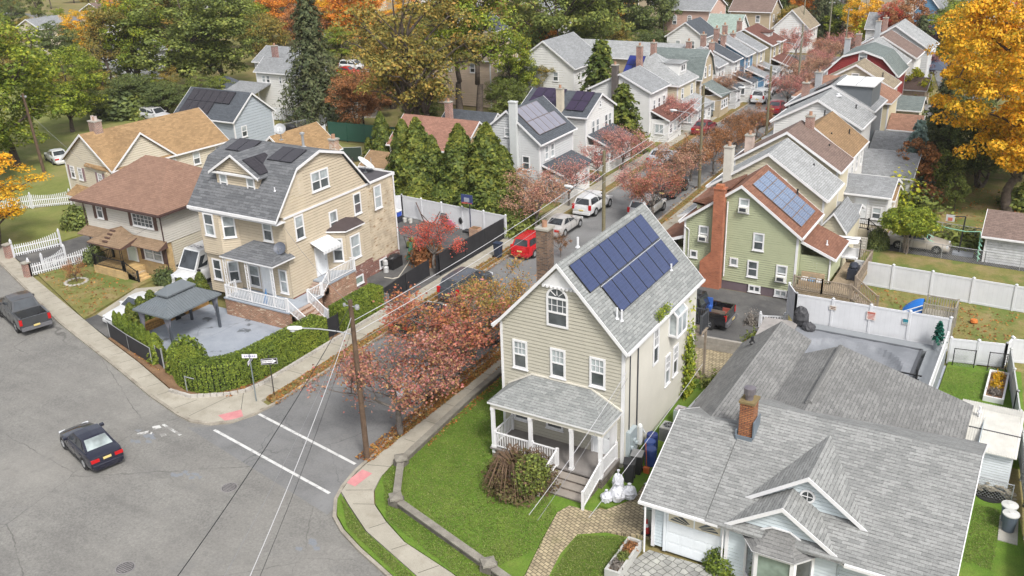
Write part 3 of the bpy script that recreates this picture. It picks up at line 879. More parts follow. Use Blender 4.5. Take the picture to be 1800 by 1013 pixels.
def litter(name,polys,n,cols,size=.09,z=.1,pick=None):
 """loose fallen leaves lying on the ground (nobody could count them)"""
 rng=np.random.default_rng(n)
 C=[]
 for poly,w in polys:
  xs=[p[0] for p in poly];ys=[p[1] for p in poly];k=0;m=int(n*w);tries=0
  while k<m and tries<m*30:
   tries+=1
   x,y=rng.uniform(min(xs),max(xs)),rng.uniform(min(ys),max(ys));ins=False;j=len(poly)-1
   for i in range(len(poly)):
    if (poly[i][1]>y) != (poly[j][1]>y) and x<(poly[j][0]-poly[i][0])*(y-poly[i][1])/(poly[j][1]-poly[i][1])+poly[i][0]: ins=not ins
    j=i
   if ins: C.append((x,y,(poly[0][2] if len(poly[0])>2 else z)+rng.uniform(.005,.04)));k+=1
 C=np.array(C);Nn=rng.normal(size=C.shape)*.35+np.array([0,0,1])
 o=bpy.data.objects.new(name,leaves_mesh(name,C,Nn,size*rng.uniform(.6,1.4,len(C)),rng,1.3))
 o.data.materials.append(leaf('litter_'+name,cols,hue=.85));COL.objects.link(o)
 return o
# ------------------------------------------------------------------ vehicles
def carpaint(name,c,rough=.28):
 if name in MATS: return MATS[name]
 m,nt,b=_nt(name)
 f=noise(nt,coords(nt),2.5,4)
 nt.links.new(ramp(nt,f,[(.3,sc(c,.85)),(.7,sc(c,1.05))]),b.inputs['Base Color'])
 b.inputs['Roughness'].default_value=rough;b.inputs['Metallic'].default_value=.15
 b.inputs['Coat Weight'].default_value=.8;b.inputs['Coat Roughness'].default_value=.06
 MATS[name]=m;return m
TAIL=paint('tail_light_red',(.45,.01,.012),.2,.1)
HEADL=paint('head_light',(.6,.62,.65),.12,.05)
PLATE=paint('plate_yellow',(.62,.5,.2),.5,.1)
CARS={
 'sedan': dict(L=4.5,W=1.76,H=1.42,belt=.93,hood=.86,deck=.98,gf=.86,rf=.2,rr=-.85,gr=-1.6,wb=2.72,r=.32),
 'suv': dict(L=4.7,W=1.86,H=1.72,belt=1.08,hood=1.02,deck=1.1,gf=1.05,rf=.42,rr=-1.95,gr=-2.2,wb=2.8,r=.36),
 'hatch': dict(L=4.1,W=1.72,H=1.6,belt=1.0,hood=.95,deck=1.02,gf=1.0,rf=.4,rr=-1.62,gr=-1.92,wb=2.5,r=.31),
 'pickup': dict(L=5.8,W=2.02,H=1.93,belt=1.22,hood=1.2,deck=1.2,gf=1.15,rf=.5,rr=-.95,gr=-1.2,wb=3.65,r=.42,bed=(-2.85,-1.25)),
 'van': dict(L=5.9,W=2.0,H=2.65,belt=1.3,hood=1.25,deck=1.3,gf=2.15,rf=1.35,rr=-2.85,gr=-2.93,wb=3.7,r=.36),
}
def vehicle(kind,color,x,y,rz,label,cat='car',name='car',group=None,seat=None,roofmat=None,z=0.0,detail=True,rims=None):
 p=CARS[kind];L,W,H=p['L'],p['W'],p['H'];w=W/2
 root=thing(name,label,cat,(x,y,z),rz,group,local=True)
 bm=MB()
 bed=p.get('bed')
 back=-L/2 if not bed else bed[1]-.02
 st=[]
 if not bed:
  st+=[(-L/2,.84,.68*p['belt'],.70*p['belt']),(-L/2+.08,.93,.93*p['belt'],.94*p['deck']),(-L/2+.35,.985,p['belt'],p['deck'])]
 else: st+=[(back,1,p['belt'],p['deck'])]
 fr=L/2
 st+=[(p['gr']+.3 if not bed else back+.3,1,p['belt'],p['deck'] if not bed else p['belt']),(0,1,p['belt']-.015,p['belt']),(p['gf']-.1,1,p['belt']-.03,p['hood']+.03),
   (fr-.75,.975,p['hood']-.07,p['hood']-.02),(fr-.25,.92,p['hood']-.16,p['hood']-.12),(fr-.06,.84,p['hood']-.3,p['hood']-.27),(fr,.76,p['hood']-.42,p['hood']-.4)]
 zb=.2 if kind not in ('pickup','van','suv') else .3
 rings=[]
 for (xx,k,s,t) in st:
  ww=w*k
  half=[(ww*.84,zb),(ww*.985,zb+.14),(ww,(zb+s)/2),(ww*.985,s-.1),(ww*.93,s-.015),(ww*.7,(s+t)/2+.01),(0,t+.012)]
  rings.append([(xx,yy,zz) for yy,zz in half]+[(xx,-yy,zz) for yy,zz in half[-2::-1]])
 n=len(rings[0]);k0=len(bm.v)
 for r in rings: bm.v+=r
 for i in range(len(rings)-1):
  for j in range(n-1):
   a=k0+i*n+j;bm.f.append((a,a+1,a+n+1,a+n));bm.m.append(0)
  bm.f.append((k0+i*n+n-1,k0+i*n,k0+(i+1)*n,k0+(i+1)*n+n-1));bm.m.append(1)
 bm.f.append(tuple(range(k0+n-1,k0-1,-1)));bm.m.append(0)
 bm.f.append(tuple(range(k0+(len(rings)-1)*n,k0+len(rings)*n)));bm.m.append(0)
 zbelt=p['belt']-.02;wb_,wr=w*.925,w*(.73 if kind != 'van' else .86)
 B=lambda xx,s,zz=None,ww=None: (xx,s*(ww or wb_),zz or zbelt)
 RF,RR=(p['rf'],H-.035),(p['rr'],H-.045)
 rm=(p['rf']+p['rr'])/2
 q={('b','f',s): B(p['gf'],s,None,wb_*.97) for s in (1,-1)}
 for s in (1,-1):
  q[('b','r',s)]=B(p['gr'],s,p['deck']-.03 if not bed else zbelt,wb_*.95)
  q[('t','f',s)]=B(RF[0],s,RF[1],wr*.95);q[('t','r',s)]=B(RR[0],s,RR[1],wr*.95)
  q[('t','m',s)]=B(rm,s,H-.02,wr)
 gh=[(q[('b','f',1)],q[('b','f',-1)],q[('t','f',-1)],q[('t','f',1)]),(q[('b','r',-1)],q[('b','r',1)],q[('t','r',1)],q[('t','r',-1)])]
 for f in gh: bm.poly(f,0)
 for s in (1,-1):
  bm.poly((q[('b','r',s)],q[('b','f',s)],q[('t','f',s)],q[('t','m',s)],q[('t','r',s)]),0)
 c={k: (q[('t',k,1)][0],0,q[('t',k,1)][2]+.035) for k in 'fmr'}
 for a,b in (('f','m'),('m','r')):
  for s in (1,-1): bm.poly((q[('t',a,s)],q[('t',b,s)],c[b],c[a]),2)
 for k in 'fr': bm.poly((q[('t',k,1)],q[('t',k,-1)],c[k]),0)
 if bed:
  x0,x1=bed;zt=p['belt']+.02
  for s in (1,-1):
   pts=[(x0,s*w*.96,.45),(x1-.021,s*w,.42),(x1-.021,s*w*.985,zt),(x0,s*w*.955,zt)]
   bm.extr(pts,(0,-s*.14,0),0)
   bm.box(x0,s*w*.97,.52,x1-.03,s*w*1.0,zt-.12,0)
  bm.box(x0,-w*.8,.46,x0+.08,w*.8,zt-.01,0)
  bm.box(x0+.08,-w*.86,.56,x1-.03,w*.86,.62,1)
  bm.box(x0-.16,-w*.93,.4,x0-.005,w*.93,.62,3)
 for s in (1,-1):
  for xx in ((p['gf']-.12,(p['gf']+p['gr'])/2+.15,p['gr']+.45) if kind != 'van' else (1.9,.9,-.6)): bm.box(xx-.008,s*w*.99,zb+.16,xx+.008,s*(w+.003),p['belt']-.13,1)
  bm.box(-L/2+.5 if not bed else back,s*w*.985,zb-.02,L/2-.6,s*(w+.004),zb+.1,1)
  for xx in ((p['gf']+p['gr'])/2+.32,p['gr']+.62): bm.box(xx-.09,s*w*.985,p['belt']-.2,xx+.09,s*(w+.02),p['belt']-.165,0)
 body=bm.build('body',[color,BLACK,roofmat or color,paint('bumper_grey',(.12,.12,.13),.45,.1)],root,smooth=True)
 body.data.set_sharp_from_angle(angle=radians(32))
 def pane(nm,quad,iu0,iu1,iv0,iv1,off,mat=CARGL,par=None):
  a,b,cc,d=(Vector(v) for v in quad);nn=(b-a).cross(d-a).normalized()
  ce=(a+b+cc+d)/4
  if nn.dot(ce-Vector((ce.x*.5,0,.5)))<0: nn=-nn
  P=lambda u,v: (a*(1-u)+b*u)*(1-v)+(d*(1-u)+cc*u)*v+nn*off
  m=MB();m.poly([P(iu0,iv0),P(iu1,iv0),P(iu1,iv1),P(iu0,iv1)]);return m.build(nm,mat,par or root)
 pane('windscreen',gh[0],.06,.94,.08,.93,.012)
 rw=pane('rear_window',gh[1],.08,.92,.12 if kind != 'van' else .3,.9,.012,seat or CARGL)
 for s in (1,-1):
  qd=(q[('b','r',s)],q[('b','f',s)],q[('t','f',s)],q[('t','r',s)])
  if kind=='van': pane('side_window',qd,.78,.96,.12,.72,.014)
  else:
   spl=.52 if kind != 'pickup' else .45
   pane('side_window',qd,.06 if kind in ('suv','hatch','pickup') else .13,spl-.015,.1,.88,.014);pane('side_window',qd,spl+.015,.93,.1,.88,.014)
 zl=p['belt']*.8
 for s in (1,-1):
  m=MB()
  if kind in ('sedan',): m.box(-L/2-.012,s*w*.44,zl-.09,-L/2+.14,s*w*.9,zl+.07)
  elif kind=='pickup': m.box(bed[0]-.02,s*w*.8,zl-.2,bed[0]+.1,s*w*.975,zl+.2)
  else: m.box(-L/2-.0,s*w*.72,zl-.12,-L/2+.16,s*w*.945,zl+(.3 if kind != 'van' else .25))
  m.build('taillight',TAIL,root)
  m=MB();m.box(fr-.3,s*w*.5,p['hood']-.36,fr-.05,s*w*.86,p['hood']-.2);m.build('headlight',HEADL,root)
  m=MB();m.box(p['gf']-.32,s*w*.96,p['belt']+.0,p['gf']-.12,s*(w+.17),p['belt']+.14);m.build('wing_mirror',color if kind != 'van' else BLACK,root,bevel=.02)
 m=MB();xb=-L/2-(.03 if not bed else .17);zpl=.62 if kind != 'sedan' else .7
 m.box(xb,-.2,zpl,xb+.03,.2,zpl+.12);m.build('number_plate',PLATE,root)
 if not bed:
  m=MB();m.box(-L/2-.05,-w*.86,.3,-L/2+.12,w*.86,.52);m.build('rear_bumper',color,root,bevel=.03)
 m=MB();m.box(fr-.16,-w*.8,.26,fr+.05,w*.8,.48);m.box(fr+.0,-w*.4,.5,fr+.03,w*.4,p['hood']-.3,1);m.build('front_bumper',[color,BLACK],root,bevel=.03)
 r=p['r']
 for fx in (1,-1):
  xw=fx*p['wb']/2+(.08 if not bed else .1)
  for s in (1,-1):
   a=MB();a.tube((xw,s*w*.55,r+.02),(xw,s*w*1.006,r+.02),r*1.13,r*1.13,22);a.build('wheel_arch',BLACK,root)
   t=MB();t.tube((xw,s*(w-.2),r),(xw,s*(w+.012),r),r,r*.985,24);W_=t.build('wheel',RUBBER,root)
   h=MB();h.tube((xw,s*(w+.008),r),(xw,s*(w+.02),r),r*.66,r*.6,18)
   for k in range(5):
    an=2*pi*k/5;h.beam((xw,s*(w+.022),r),(xw+cos(an)*r*.58,s*(w+.022),r+sin(an)*r*.58),.05,.012,1,(0,1,0))
   h.build('rim',[rims or DARKG,CHROME],W_)
 return root
# ------------------------------------------------------------------ ground, roads, pavements
def sheet(name,pts,z,mat):
 m=MB();m.poly([(p[0],p[1],z) for p in pts]);o=m.build(name,mat)
 if o.data.polygons[0].normal.z<0: o.data.flip_normals()
 return struct(o)
def slab(name,pts,z0,z1,mat):
 return struct(MB().prism([p[:2] for p in pts],z0,z1).build(name,mat))
def px(*a): return [g2(a[i],a[i+1]) for i in range(0,len(a),2)]
GRASSY=[(.25,(.11,.125,.03)),(.45,(.155,.15,.045)),(.6,(.21,.17,.075)),(.75,(.24,.17,.085))]
M_GROUND=ground_mat('mixed_ground',GRASSY,.22,9,.95,.3,.3,blotch(.05,(.16,.13,.06),.45,.65,.6))
M_LAWN=ground_mat('lush_grass',[(.3,(.07,.135,.014)),(.55,(.1,.175,.02)),(.75,(.145,.195,.035))],.9,26,.9,.6,.5,chain(blotch(.35,(.14,.17,.035),.5,.72,.5),blotch(5,(.07,.105,.02),.5,.75,.5),blotch(14,(.2,.22,.07),.63,.74,.35)))
M_DRY=ground_mat('dry_grass',[(.3,(.1,.125,.03)),(.5,(.17,.155,.05)),(.68,(.24,.18,.09)),(.8,(.16,.12,.06))],.6,16,.95,.5,.4,chain(blotch(.5,(.085,.13,.025),.5,.62,.7),blotch(3.5,(.27,.21,.12),.6,.74,.5)))
M_YARD=ground_mat('mown_grass',[(.3,(.125,.15,.035)),(.7,(.18,.19,.055))],.8,20,.9,.5,.4,chain(blotch(.18,(.25,.215,.09),.46,.66,.7),blotch(3,(.09,.12,.03),.55,.75,.5)))
M_ROAD=ground_mat('old_asphalt',[(.3,(.15,.146,.138)),(.7,(.205,.2,.186))],.35,11,.92,.35,.38,
     chain(blotch(.1,(.25,.24,.22),.45,.68,.55),blotch(1.7,(.12,.117,.112),.56,.78,.5),cracks(.1,(.07,.067,.064),.004,.75,.35),cracks(.3,(.12,.117,.112),.005,.35,.3),
       blotch(.5,(.14,.14,.14),.6,.75,.4)),streak=(radians(17),(.11,.108,.102),.35))
M_ROAD2=ground_mat('newer_asphalt',[(.3,(.125,.126,.127)),(.7,(.172,.172,.17))],.4,12,.9,.3,.25,
      chain(blotch(.25,(.21,.212,.215),.5,.66,.55),cracks(.2,(.05,.05,.05),.006,.6)),streak=(radians(90),(.2,.2,.2),.35))
M_LOT=ground_mat('driveway_asphalt',[(.3,(.06,.06,.062)),(.7,(.115,.112,.108))],.5,24,.9,.35,.3,chain(blotch(.35,(.17,.165,.155),.5,.68,.6),cracks(.25,(.03,.03,.03),.006,.5)))
M_PATIO=ground_mat('painted_patio',[(.3,(.22,.245,.285)),(.7,(.3,.325,.365))],.7,16,.75,.12,.1,
      chain(blotch(.33,(.16,.175,.2),.52,.62,.6,6),blotch(.55,(.06,.065,.07),.6,.65,.8,6),cracks(.22,(.12,.13,.15),.006,.7,.25)))
M_WALK=ground_mat('pavement_concrete',[(.3,(.27,.25,.205)),(.7,(.37,.345,.29))],.5,24,.92,.2,.16,chain(blotch(.9,(.21,.185,.14),.52,.72,.5),blotch(5,(.16,.14,.11),.63,.74,.4)))
M_KERB=ground_mat('kerb_stone',[(.3,(.2,.18,.15)),(.7,(.34,.31,.26))],1.2,20,.95,.3,.25,blotch(2.5,(.13,.1,.07),.55,.7,.6))
M_SOIL=ground_mat('mulch_soil',[(.3,(.12,.07,.04)),(.7,(.23,.14,.08))],2,24,.95,.6,.5,blotch(1.2,(.3,.2,.1),.55,.7,.5))
M_VERGE=ground_mat('leafy_verge',[(.3,(.1,.11,.03)),(.6,(.2,.13,.05)),(.8,(.28,.15,.06))],1.4,18,.95,.5,.4)
M_MARK=ground_mat('road_paint',[(.3,(.45,.45,.44)),(.7,(.58,.58,.57))],2,30,.8,.2,.25,blotch(4,(.24,.24,.24),.52,.66,.75))
M_PINK=ground_mat('tactile_pink',[(.3,(.42,.17,.18)),(.7,(.52,.24,.24))],2,40,.9,.4,.12)
def paver_mat(name,c1,c2,mortar,bw,rh,sq=False,ms=.012):
 if name in MATS: return MATS[name]
 m,nt,b=_nt(name);co=coords(nt,True)
 mp=nt.nodes.new('ShaderNodeMapping');mp.inputs['Rotation'].default_value=(0,0,.35);nt.links.new(co,mp.inputs['Vector'])
 if sq:
  vo=nt.nodes.new('ShaderNodeTexVoronoi');vo.feature='DISTANCE_TO_EDGE';vo.inputs['Scale'].default_value=1/bw;vo.inputs['Randomness'].default_value=.35
  nt.links.new(mp.outputs['Vector'],vo.inputs['Vector']);k=ramp(nt,vo.outputs['Distance'],[(.03,1.),(.07,0.)])
  v2=nt.nodes.new('ShaderNodeTexVoronoi');v2.inputs['Scale'].default_value=1/bw;v2.inputs['Randomness'].default_value=.35;nt.links.new(mp.outputs['Vector'],v2.inputs['Vector'])
  sx=nt.nodes.new('ShaderNodeSeparateXYZ');nt.links.new(v2.outputs['Color'],sx.inputs[0])
  a=mix(nt,k,mix(nt,sx.outputs[0],c1,c2),mortar);hgt=math_(nt,'SUBTRACT',1.0,k)
 else:
  br=nt.nodes.new('ShaderNodeTexBrick');nt.links.new(mp.outputs['Vector'],br.inputs['Vector'])
  br.inputs['Color1'].default_value=(*c1,1);br.inputs['Color2'].default_value=(*c2,1);br.inputs['Mortar'].default_value=(*mortar,1)
  br.inputs['Scale'].default_value=1;br.inputs['Mortar Size'].default_value=ms;br.inputs['Brick Width'].default_value=bw;br.inputs['Row Height'].default_value=rh
  a=br.outputs['Color'];hgt=math_(nt,'SUBTRACT',1.0,br.outputs['Fac'])
 f=noise(nt,co,2.2,5)
 a=mix(nt,1,a,ramp(nt,f,[(.25,(.65,)*3),(.75,(1.25,)*3)]),'MULTIPLY')
 a=mix(nt,math_(nt,'MULTIPLY',ramp(nt,noise(nt,co,1.1,4),[(.58,0.),(.72,1.)]),.45),a,(.1,.105,.035))
 nt.links.new(a,b.inputs['Base Color']);b.inputs['Roughness'].default_value=.9
 bump(nt,b,hgt,.5,.02);MATS[name]=m;return m
M_PAVER=paver_mat('tan_pavers',(.4,.33,.21),(.27,.22,.14),(.13,.11,.07),.26,.17,ms=.022)
M_HEX=paver_mat('grey_pavers',(.36,.36,.33),(.24,.24,.23),(.09,.09,.08),.3,.3,True)
gm=MB();S=2600;k=26
for i in range(k):
 for j in range(k):
  x0,y0=-S+2*S*i/k,-S+2*S*j/k
  gm.poly([(x0,y0,-.1),(x0+2*S/k,y0,-.1),(x0+2*S/k,y0+2*S/k,-.1),(x0,y0+2*S/k,-.1)])
struct(gm.build('ground',M_GROUND))
KL,KR=-35.4,-27.4
def kr(y): return -27.5-.022*(y-31)
far_kerb=[(-170,73.5),(-100,49.5),(-70.95,39.15),(-56.6,34.1),(-47.6,31.5),(-42.5,29.95),(-39.4,29.2),(-38.2,29.05),(-37.0,29.35),(-36.1,30.1),(-35.6,31.2),(-35.4,32.6)]
right_kerb=[(kr(33),33),(-27.35,31.2),(-27.25,29.6),(-26.95,28.2),(-26.55,27.2),(-25.7,26.1),(-24.7,25.45),(-23.2,24.8),(-21.05,24.05),(-12,20.6),(6,13.6),(60,-8)]
road=far_kerb+right_kerb+[(60,-26),(-60,8),(-170,50)]
sheet('main_road',road,-.04,M_ROAD)
side=[(-38.0,28.6),(-26.1,26.2),(-26.2,27.2),(-27.3,30.5)]+[(kr(y),y) for y in (33,60,100,150)]+[(KL,150),(KL,32.6),(-36.1,29.9),(-37.0,29.2)]
sheet('side_road',side,-.036,M_ROAD2)
sheet('cross_road',[(-300,151),(120,151),(120,158.5),(-300,158.5)],-.03,M_ROAD2)
sheet('cross_road',[(-11.6,118),(-6.2,118),(-12.2,152),(-18.4,152)],-.028,M_ROAD2)
def ribbon(name,line,w,z0,z1,mat,side=1):
 m=MB();L=[Vector((a,b,0)) for a,b in line];off=[]
 for i,p in enumerate(L):
  d=(L[min(i+1,len(L)-1)]-L[max(0,i-1)]).normalized();off.append(p+Vector((-d.y,d.x,0))*w*side)
 for i in range(len(L)-1):
  m.prism([L[i][:2],L[i+1][:2],off[i+1][:2],off[i][:2]],z0,z1)
 o=m.build(name,mat);return struct(o)
ribbon('kerb',far_kerb+[(KL,60),(KL,100),(KL,150)],.17,-.1,.075,M_KERB)
ribbon('kerb',[(kr(150),150),(kr(90),90),(kr(60),60)]+right_kerb,.17,-.1,.075,M_KERB)
SWL=[(-100.2,49.7),(-71.05,39.33),(-56.65,34.28),(-47.65,31.67),(-42.55,30.12),(-39.45,29.37),(-38.2,29.22),(-37.1,29.5),(-36.2,30.25),(-35.77,31.3),(-35.6,32.3),
  (-36.35,32.5),(-36.4,60),(-36.55,150),(-37.9,150),(-37.75,60),(-37.65,34.2),(-37.95,32.95),(-38.4,32.3),(-40.2,31.0),(-41.85,30.95),(-46.5,32.5),(-51.3,33.9),(-65.6,38.5),(-71,40.5),(-100,51.2)]
slab('pavement',SWL,-.1,.06,M_WALK)
swr_out=[(kr(150)+1.0,150),(kr(70)+.75,70),(-26.95,39),(-27.02,32.4),(-27.05,30.2),(-26.85,28.6),(-26.62,27.82),(-25.67,27.2),(-23.69,26.02),(-20.03,24.68),(-14,22.2)]
swr_in=[(-13.4,23.5),(-18.73,25.46),(-21.71,26.18),(-23.3,26.95),(-24.6,27.75),(-25.3,28.6),(-25.72,29.7),(-25.9,31.0),(-25.72,34),(-25.85,40),(kr(70)+2.1,70),(kr(150)+2.3,150)]
slab('pavement',swr_out+swr_in,-.1,.06,M_WALK)
jm=MB()
def joint(a,b,w=.03):
 a,b=Vector((*a,0)),Vector((*b,0));d=(b-a).normalized();nn=Vector((-d.y,d.x,0))*w/2
 jm.poly([(a+nn)[:2]+(.064,),(a-nn)[:2]+(.064,),(b-nn)[:2]+(.064,),(b+nn)[:2]+(.064,)])
for y in range(34,110,2): joint((-37.6,y),(-36.45,y))
for y in range(33,110,2): joint((kr(y)+.6+.2,y),(kr(y)+1.75,y))
for i in range(22):
 t=i/21;x,y=-70.5+t*28.3,39.35+(30.2-39.35)*t
 joint((x,y+.0),(x+.45,y+1.0+.0))
for a,b in (((-40.1,29.6),(-39.7,30.9)),((-38.7,29.4),(-38.3,32.2)),((-36.4,31.0),(-37.9,32.7)),((-26.95,30.2),(-25.8,30.6)),((-26.5,28.0),(-25.4,28.6)),((-25.5,27.3),(-24.5,27.8)),((-23.7,26.2),(-23.2,27.0)),((-21.9,25.5),(-21.5,26.1)),((-20,24.8),(-19.5,25.6))):
 joint(a,b,.035)
struct(jm.build('pavement_joints',paint('joint_filler',(.11,.1,.08),.95,.2)))
slab('kerb_ramp',[(-37.3,30.2),(-36.62,31.25),(-35.95,30.75),(-36.5,29.95)],.0,.066,M_PINK)
slab('kerb_ramp',[(-26.95,28.5),(-26.9,29.75),(-26.25,29.7),(-26.3,28.45)],.0,.066,M_PINK)
slab('verge',[(-36.35,32.9),(-35.58,32.7),(-35.58,150),(-36.5,150),(-36.4,60)],-.1,.05,M_VERGE)
slab('verge',[(-27.33,33),(-27.2,31),(-27.03,31),(-27.0,33),(-26.97,39),(kr(70)+.74,70),(kr(150)+.98,150),(kr(150)+.18,150),(kr(70)+.18,70)],-.1,.05,M_VERGE)
slab('lawn_strip',[(-26.62,27.75),(-26.4,27.25),(-25.6,26.3),(-24.6,25.65),(-23.1,25.0),(-21.0,24.25),(-14.2,21.6),(-14.1,22.15),(-20.05,24.65),(-23.72,25.98),(-25.7,27.15)],-.1,.055,M_LAWN)
slab('front_lawn',[(-25.88,31.1),(-25.7,29.75),(-25.27,28.65),(-24.57,27.8),(-23.28,27.0),(-21.7,26.23),(-18.73,25.51),(-16.1,24.9),(-16.06,26.82),(-16.53,29.12),(-16.89,31.23),(-16.6,31.9),(-15.4,32),(-15.6,46),(-25.95,46),(-25.8,40),(-25.68,34)],-.1,.05,M_LAWN)
slab('paver_path',[(-16.85,31.2),(-16.5,29.12),(-16.03,26.82),(-16.0,24.6),(-14.9,24.2),(-15.1,27.3),(-15.35,28.7),(-15.3,30.2),(-14.3,31.0),(-12.5,31.5),(-12.3,33),(-13.2,36),(-13.3,44),(-14.1,44),(-14.2,39),(-14.25,33.7),(-15.0,32.4),(-16.6,31.95)],-.1,.045,M_PAVER)
slab('lawn_patch',[(-15.33,30.2),(-15.38,28.7),(-15.13,27.2),(-14.85,24.2),(-13,25),(-12.7,29.2),(-12.5,30.6),(-13.2,31.05),(-14.3,30.9)],-.1,.052,M_LAWN)
slab('driveway',[(-12.65,24),(-12.55,29.5),(-12.2,30.7),(-9,30.85),(-8.9,24)],-.1,.046,M_HEX)
slab('side_yard',[(-15.6,32.6),(-14.95,32.6),(-14.28,33.8),(-14.22,46),(-15.6,46)],-.1,.04,M_LAWN)
slab('side_yard',[(-13.25,36),(-12.3,33.2),(-11.8,46.5),(-13.3,46.5)],-.1,.038,M_LAWN)
slab('back_yard',[(-22,46.02),(-12,46.52),(-12.4,50.6),(-17.2,50.3),(-22.5,50.3)],-.1,.03,M_PAVER)
slab('driveway',[(-24.9,50.4),(-12.6,50.7),(-12.8,54.0),(-14,59.3),(-24.9,59.3)],-.1,.028,M_LOT)
slab('pool_yard',[(-12.35,46.6),(-3.6,46.2),(-3.6,54),(-12.6,54)],-.1,.03,M_PATIO)
slab('back_lawn',[(-3.55,45.0),(1.2,44.6),(.2,55),(-3.55,54.6)],-.1,.05,M_LAWN)
slab('back_lawn',[(-.9,30),(3,30),(1.0,41.2),(-.8,41.2)],-.1,.05,M_LAWN)
slab('dry_lawn',[(-13.2,54.2),(-.7,55.1),(1.5,44),(9,44),(12,64),(-11.5,64.2),(-13.3,60)],-.1,.04,M_DRY)
slab('dry_lawn',[(-13,66.0),(-10.9,64.4),(13,64.2),(14,71.2),(-12.6,71.9)],-.1,.042,M_DRY)
slab('gravel_drive',[(-13.2,72.0),(14,71.3),(14,74.2),(-9.5,75.4),(-14,77.4)],-.1,.03,M_LOT)
slab('dry_lawn',[(-11,75.8),(14,74.3),(18,100),(-10,100)],-.1,.02,M_DRY)
slab('front_lawn',[(-37.95,64),(-37.95,150),(-44,150),(-44,64)],-.1,.03,M_DRY)
for y_ in (80.2,91.5,108.3,118.2,126.8): slab('driveway',[(-37.93,y_-1),(-37.93,y_+1),(-44,y_+1),(-44,y_-1)],-.1,.04,M_LOT)
slab('patio',[(-50.3,35.8),(-46.3,34.1),(-42,33.3),(-39.6,33.8),(-38.9,35.4),(-38.6,47),(-42.5,47.2),(-42.6,41),(-50.3,41)],-.1,.03,M_PATIO)
slab('planting_strip',[(-51.3,34.0),(-46.5,32.58),(-41.85,31.05),(-40.2,31.1),(-38.4,32.4),(-37.95,33.05),(-37.75,34.3),(-37.85,47),(-38.55,47),(-38.85,35.3),(-39.6,33.7),(-42,33.2),(-46.3,34.05),(-50.3,35.7)],-.1,.05,M_SOIL)
slab('parking_yard',[(-42.5,47.25),(-37.8,47.1),(-37.8,62.3),(-48.9,62.9),(-48.9,54),(-42.5,54)],-.1,.025,M_LOT)
slab('driveway',[(-55.3,35.2),(-51.5,34.1),(-50.5,36),(-50.4,52),(-55.0,52),(-55.2,43)],-.1,.026,M_LOT)
slab('driveway',[(-71.6,40.75),(-66.4,39.2),(-65.0,46.5),(-70.5,48.5)],-.1,.026,M_LOT)
slab('footpath',[(-56.7,40.6),(-55.3,36.2),(-54.1,36),(-55.0,42)],-.1,.045,M_WALK)
slab('front_lawn',[(-66.3,39.2),(-55.5,35.3),(-56.8,40.5),(-57,43),(-65,43)],-.1,.05,M_DRY)
slab('field',[(-150,66),(-100,51.3),(-71.7,40.85),(-71,49.5),(-84,60),(-95,85),(-150,100)],-.1,.02,M_YARD)
slab('driveway',[(-86,60.5),(-80,56),(-79,62),(-88,66)],-.1,.035,M_LOT)
slab('concrete_yard',[(-97,97),(-82,90.5),(-75.5,94),(-84,104),(-98,102)],-.1,.03,M_WALK)
slab('concrete_yard',[(-82,79),(-76.4,76.4),(-73.5,81),(-80,86)],-.1,.03,M_WALK)
slab('pond_yard',[(-72.5,72.5),(-67,72.5),(-66,81),(-72,81)],-.1,.03,M_YARD)
sheet('crosswalk_line',[(-36.45,29.2),(-27.1,27.62),(-27.13,27.46),(-36.48,29.03)],-.03,M_MARK)
sheet('crosswalk_line',[(-35.5,31.55),(-27.6,30.15),(-27.63,29.99),(-35.53,31.38)],-.03,M_MARK)
mk=MB()
for q in ((240,762,262,757,264,761,243,766),(267,750,280,747,284,752,270,756),(284,747,289,745,320,764,315,766),(280,763,291,761,293,766,284,768),(262,758,268,760,266,764,261,763)):
 mk.poly([g(q[i],q[i+1],-.034) for i in range(0,8,2)])
struct(mk.build('worn_road_paint',ground_mat('worn_paint',[(.3,(.2,.195,.185)),(.7,(.24,.235,.225))],2,20,.9,.2,.2,blotch(2.2,(.52,.52,.51),.46,.56,.9))))
mk=MB()
for cx,cy,r in ((250,770,1.0),(262,772,.6),(340,840,.8),(540,955,.9),(320,835,.5)):
 c=g(cx,cy,-.038)
 for i in range(5):
  a=R.uniform(0,6.3);q=R.uniform(.1,r);mk.poly([(c[0]+q*cos(a)+R.uniform(.05,.35)*cos(t),c[1]+q*sin(a)+R.uniform(.05,.2)*sin(t),-.038+i*.0006) for t in (0,1.3,2.6,3.7,5)])
struct(mk.build('utility_spray_paint',ground_mat('faded_blue_paint',[(.3,(.165,.18,.2)),(.7,(.19,.2,.215))],3,30)))
for px_,py_,r,dark in ((220,998,.42,1),(403,857,.4,0)):
 c=g(px_,py_,-.03);m=MB()
 m.lathe((c[0],c[1],-.045),[(r,0),(r,.018),(r*.9,.018)],28,0);m.lathe((c[0],c[1],-.04),[(r*.87,0),(r*.87,.014)],28,1)
 for i in range(-3,4):
  for j in range(-3,4):
   if (i*i+j*j)<11: m.box(c[0]+i*r*.23-.035,c[1]+j*r*.23-.025,-.03,c[0]+i*r*.23+.035,c[1]+j*r*.23+.025,-.018,0)
 o=m.build('manhole_cover',[paint('iron_rim',(.2,.19,.19),.6,.3),paint('iron_plate',(.09,.085,.085),.7,.3)])
 tag(o,'round grey iron manhole cover at the bottom edge of the wide road' if dark else 'rusty worn manhole cover near the crosswalk line','manhole cover')
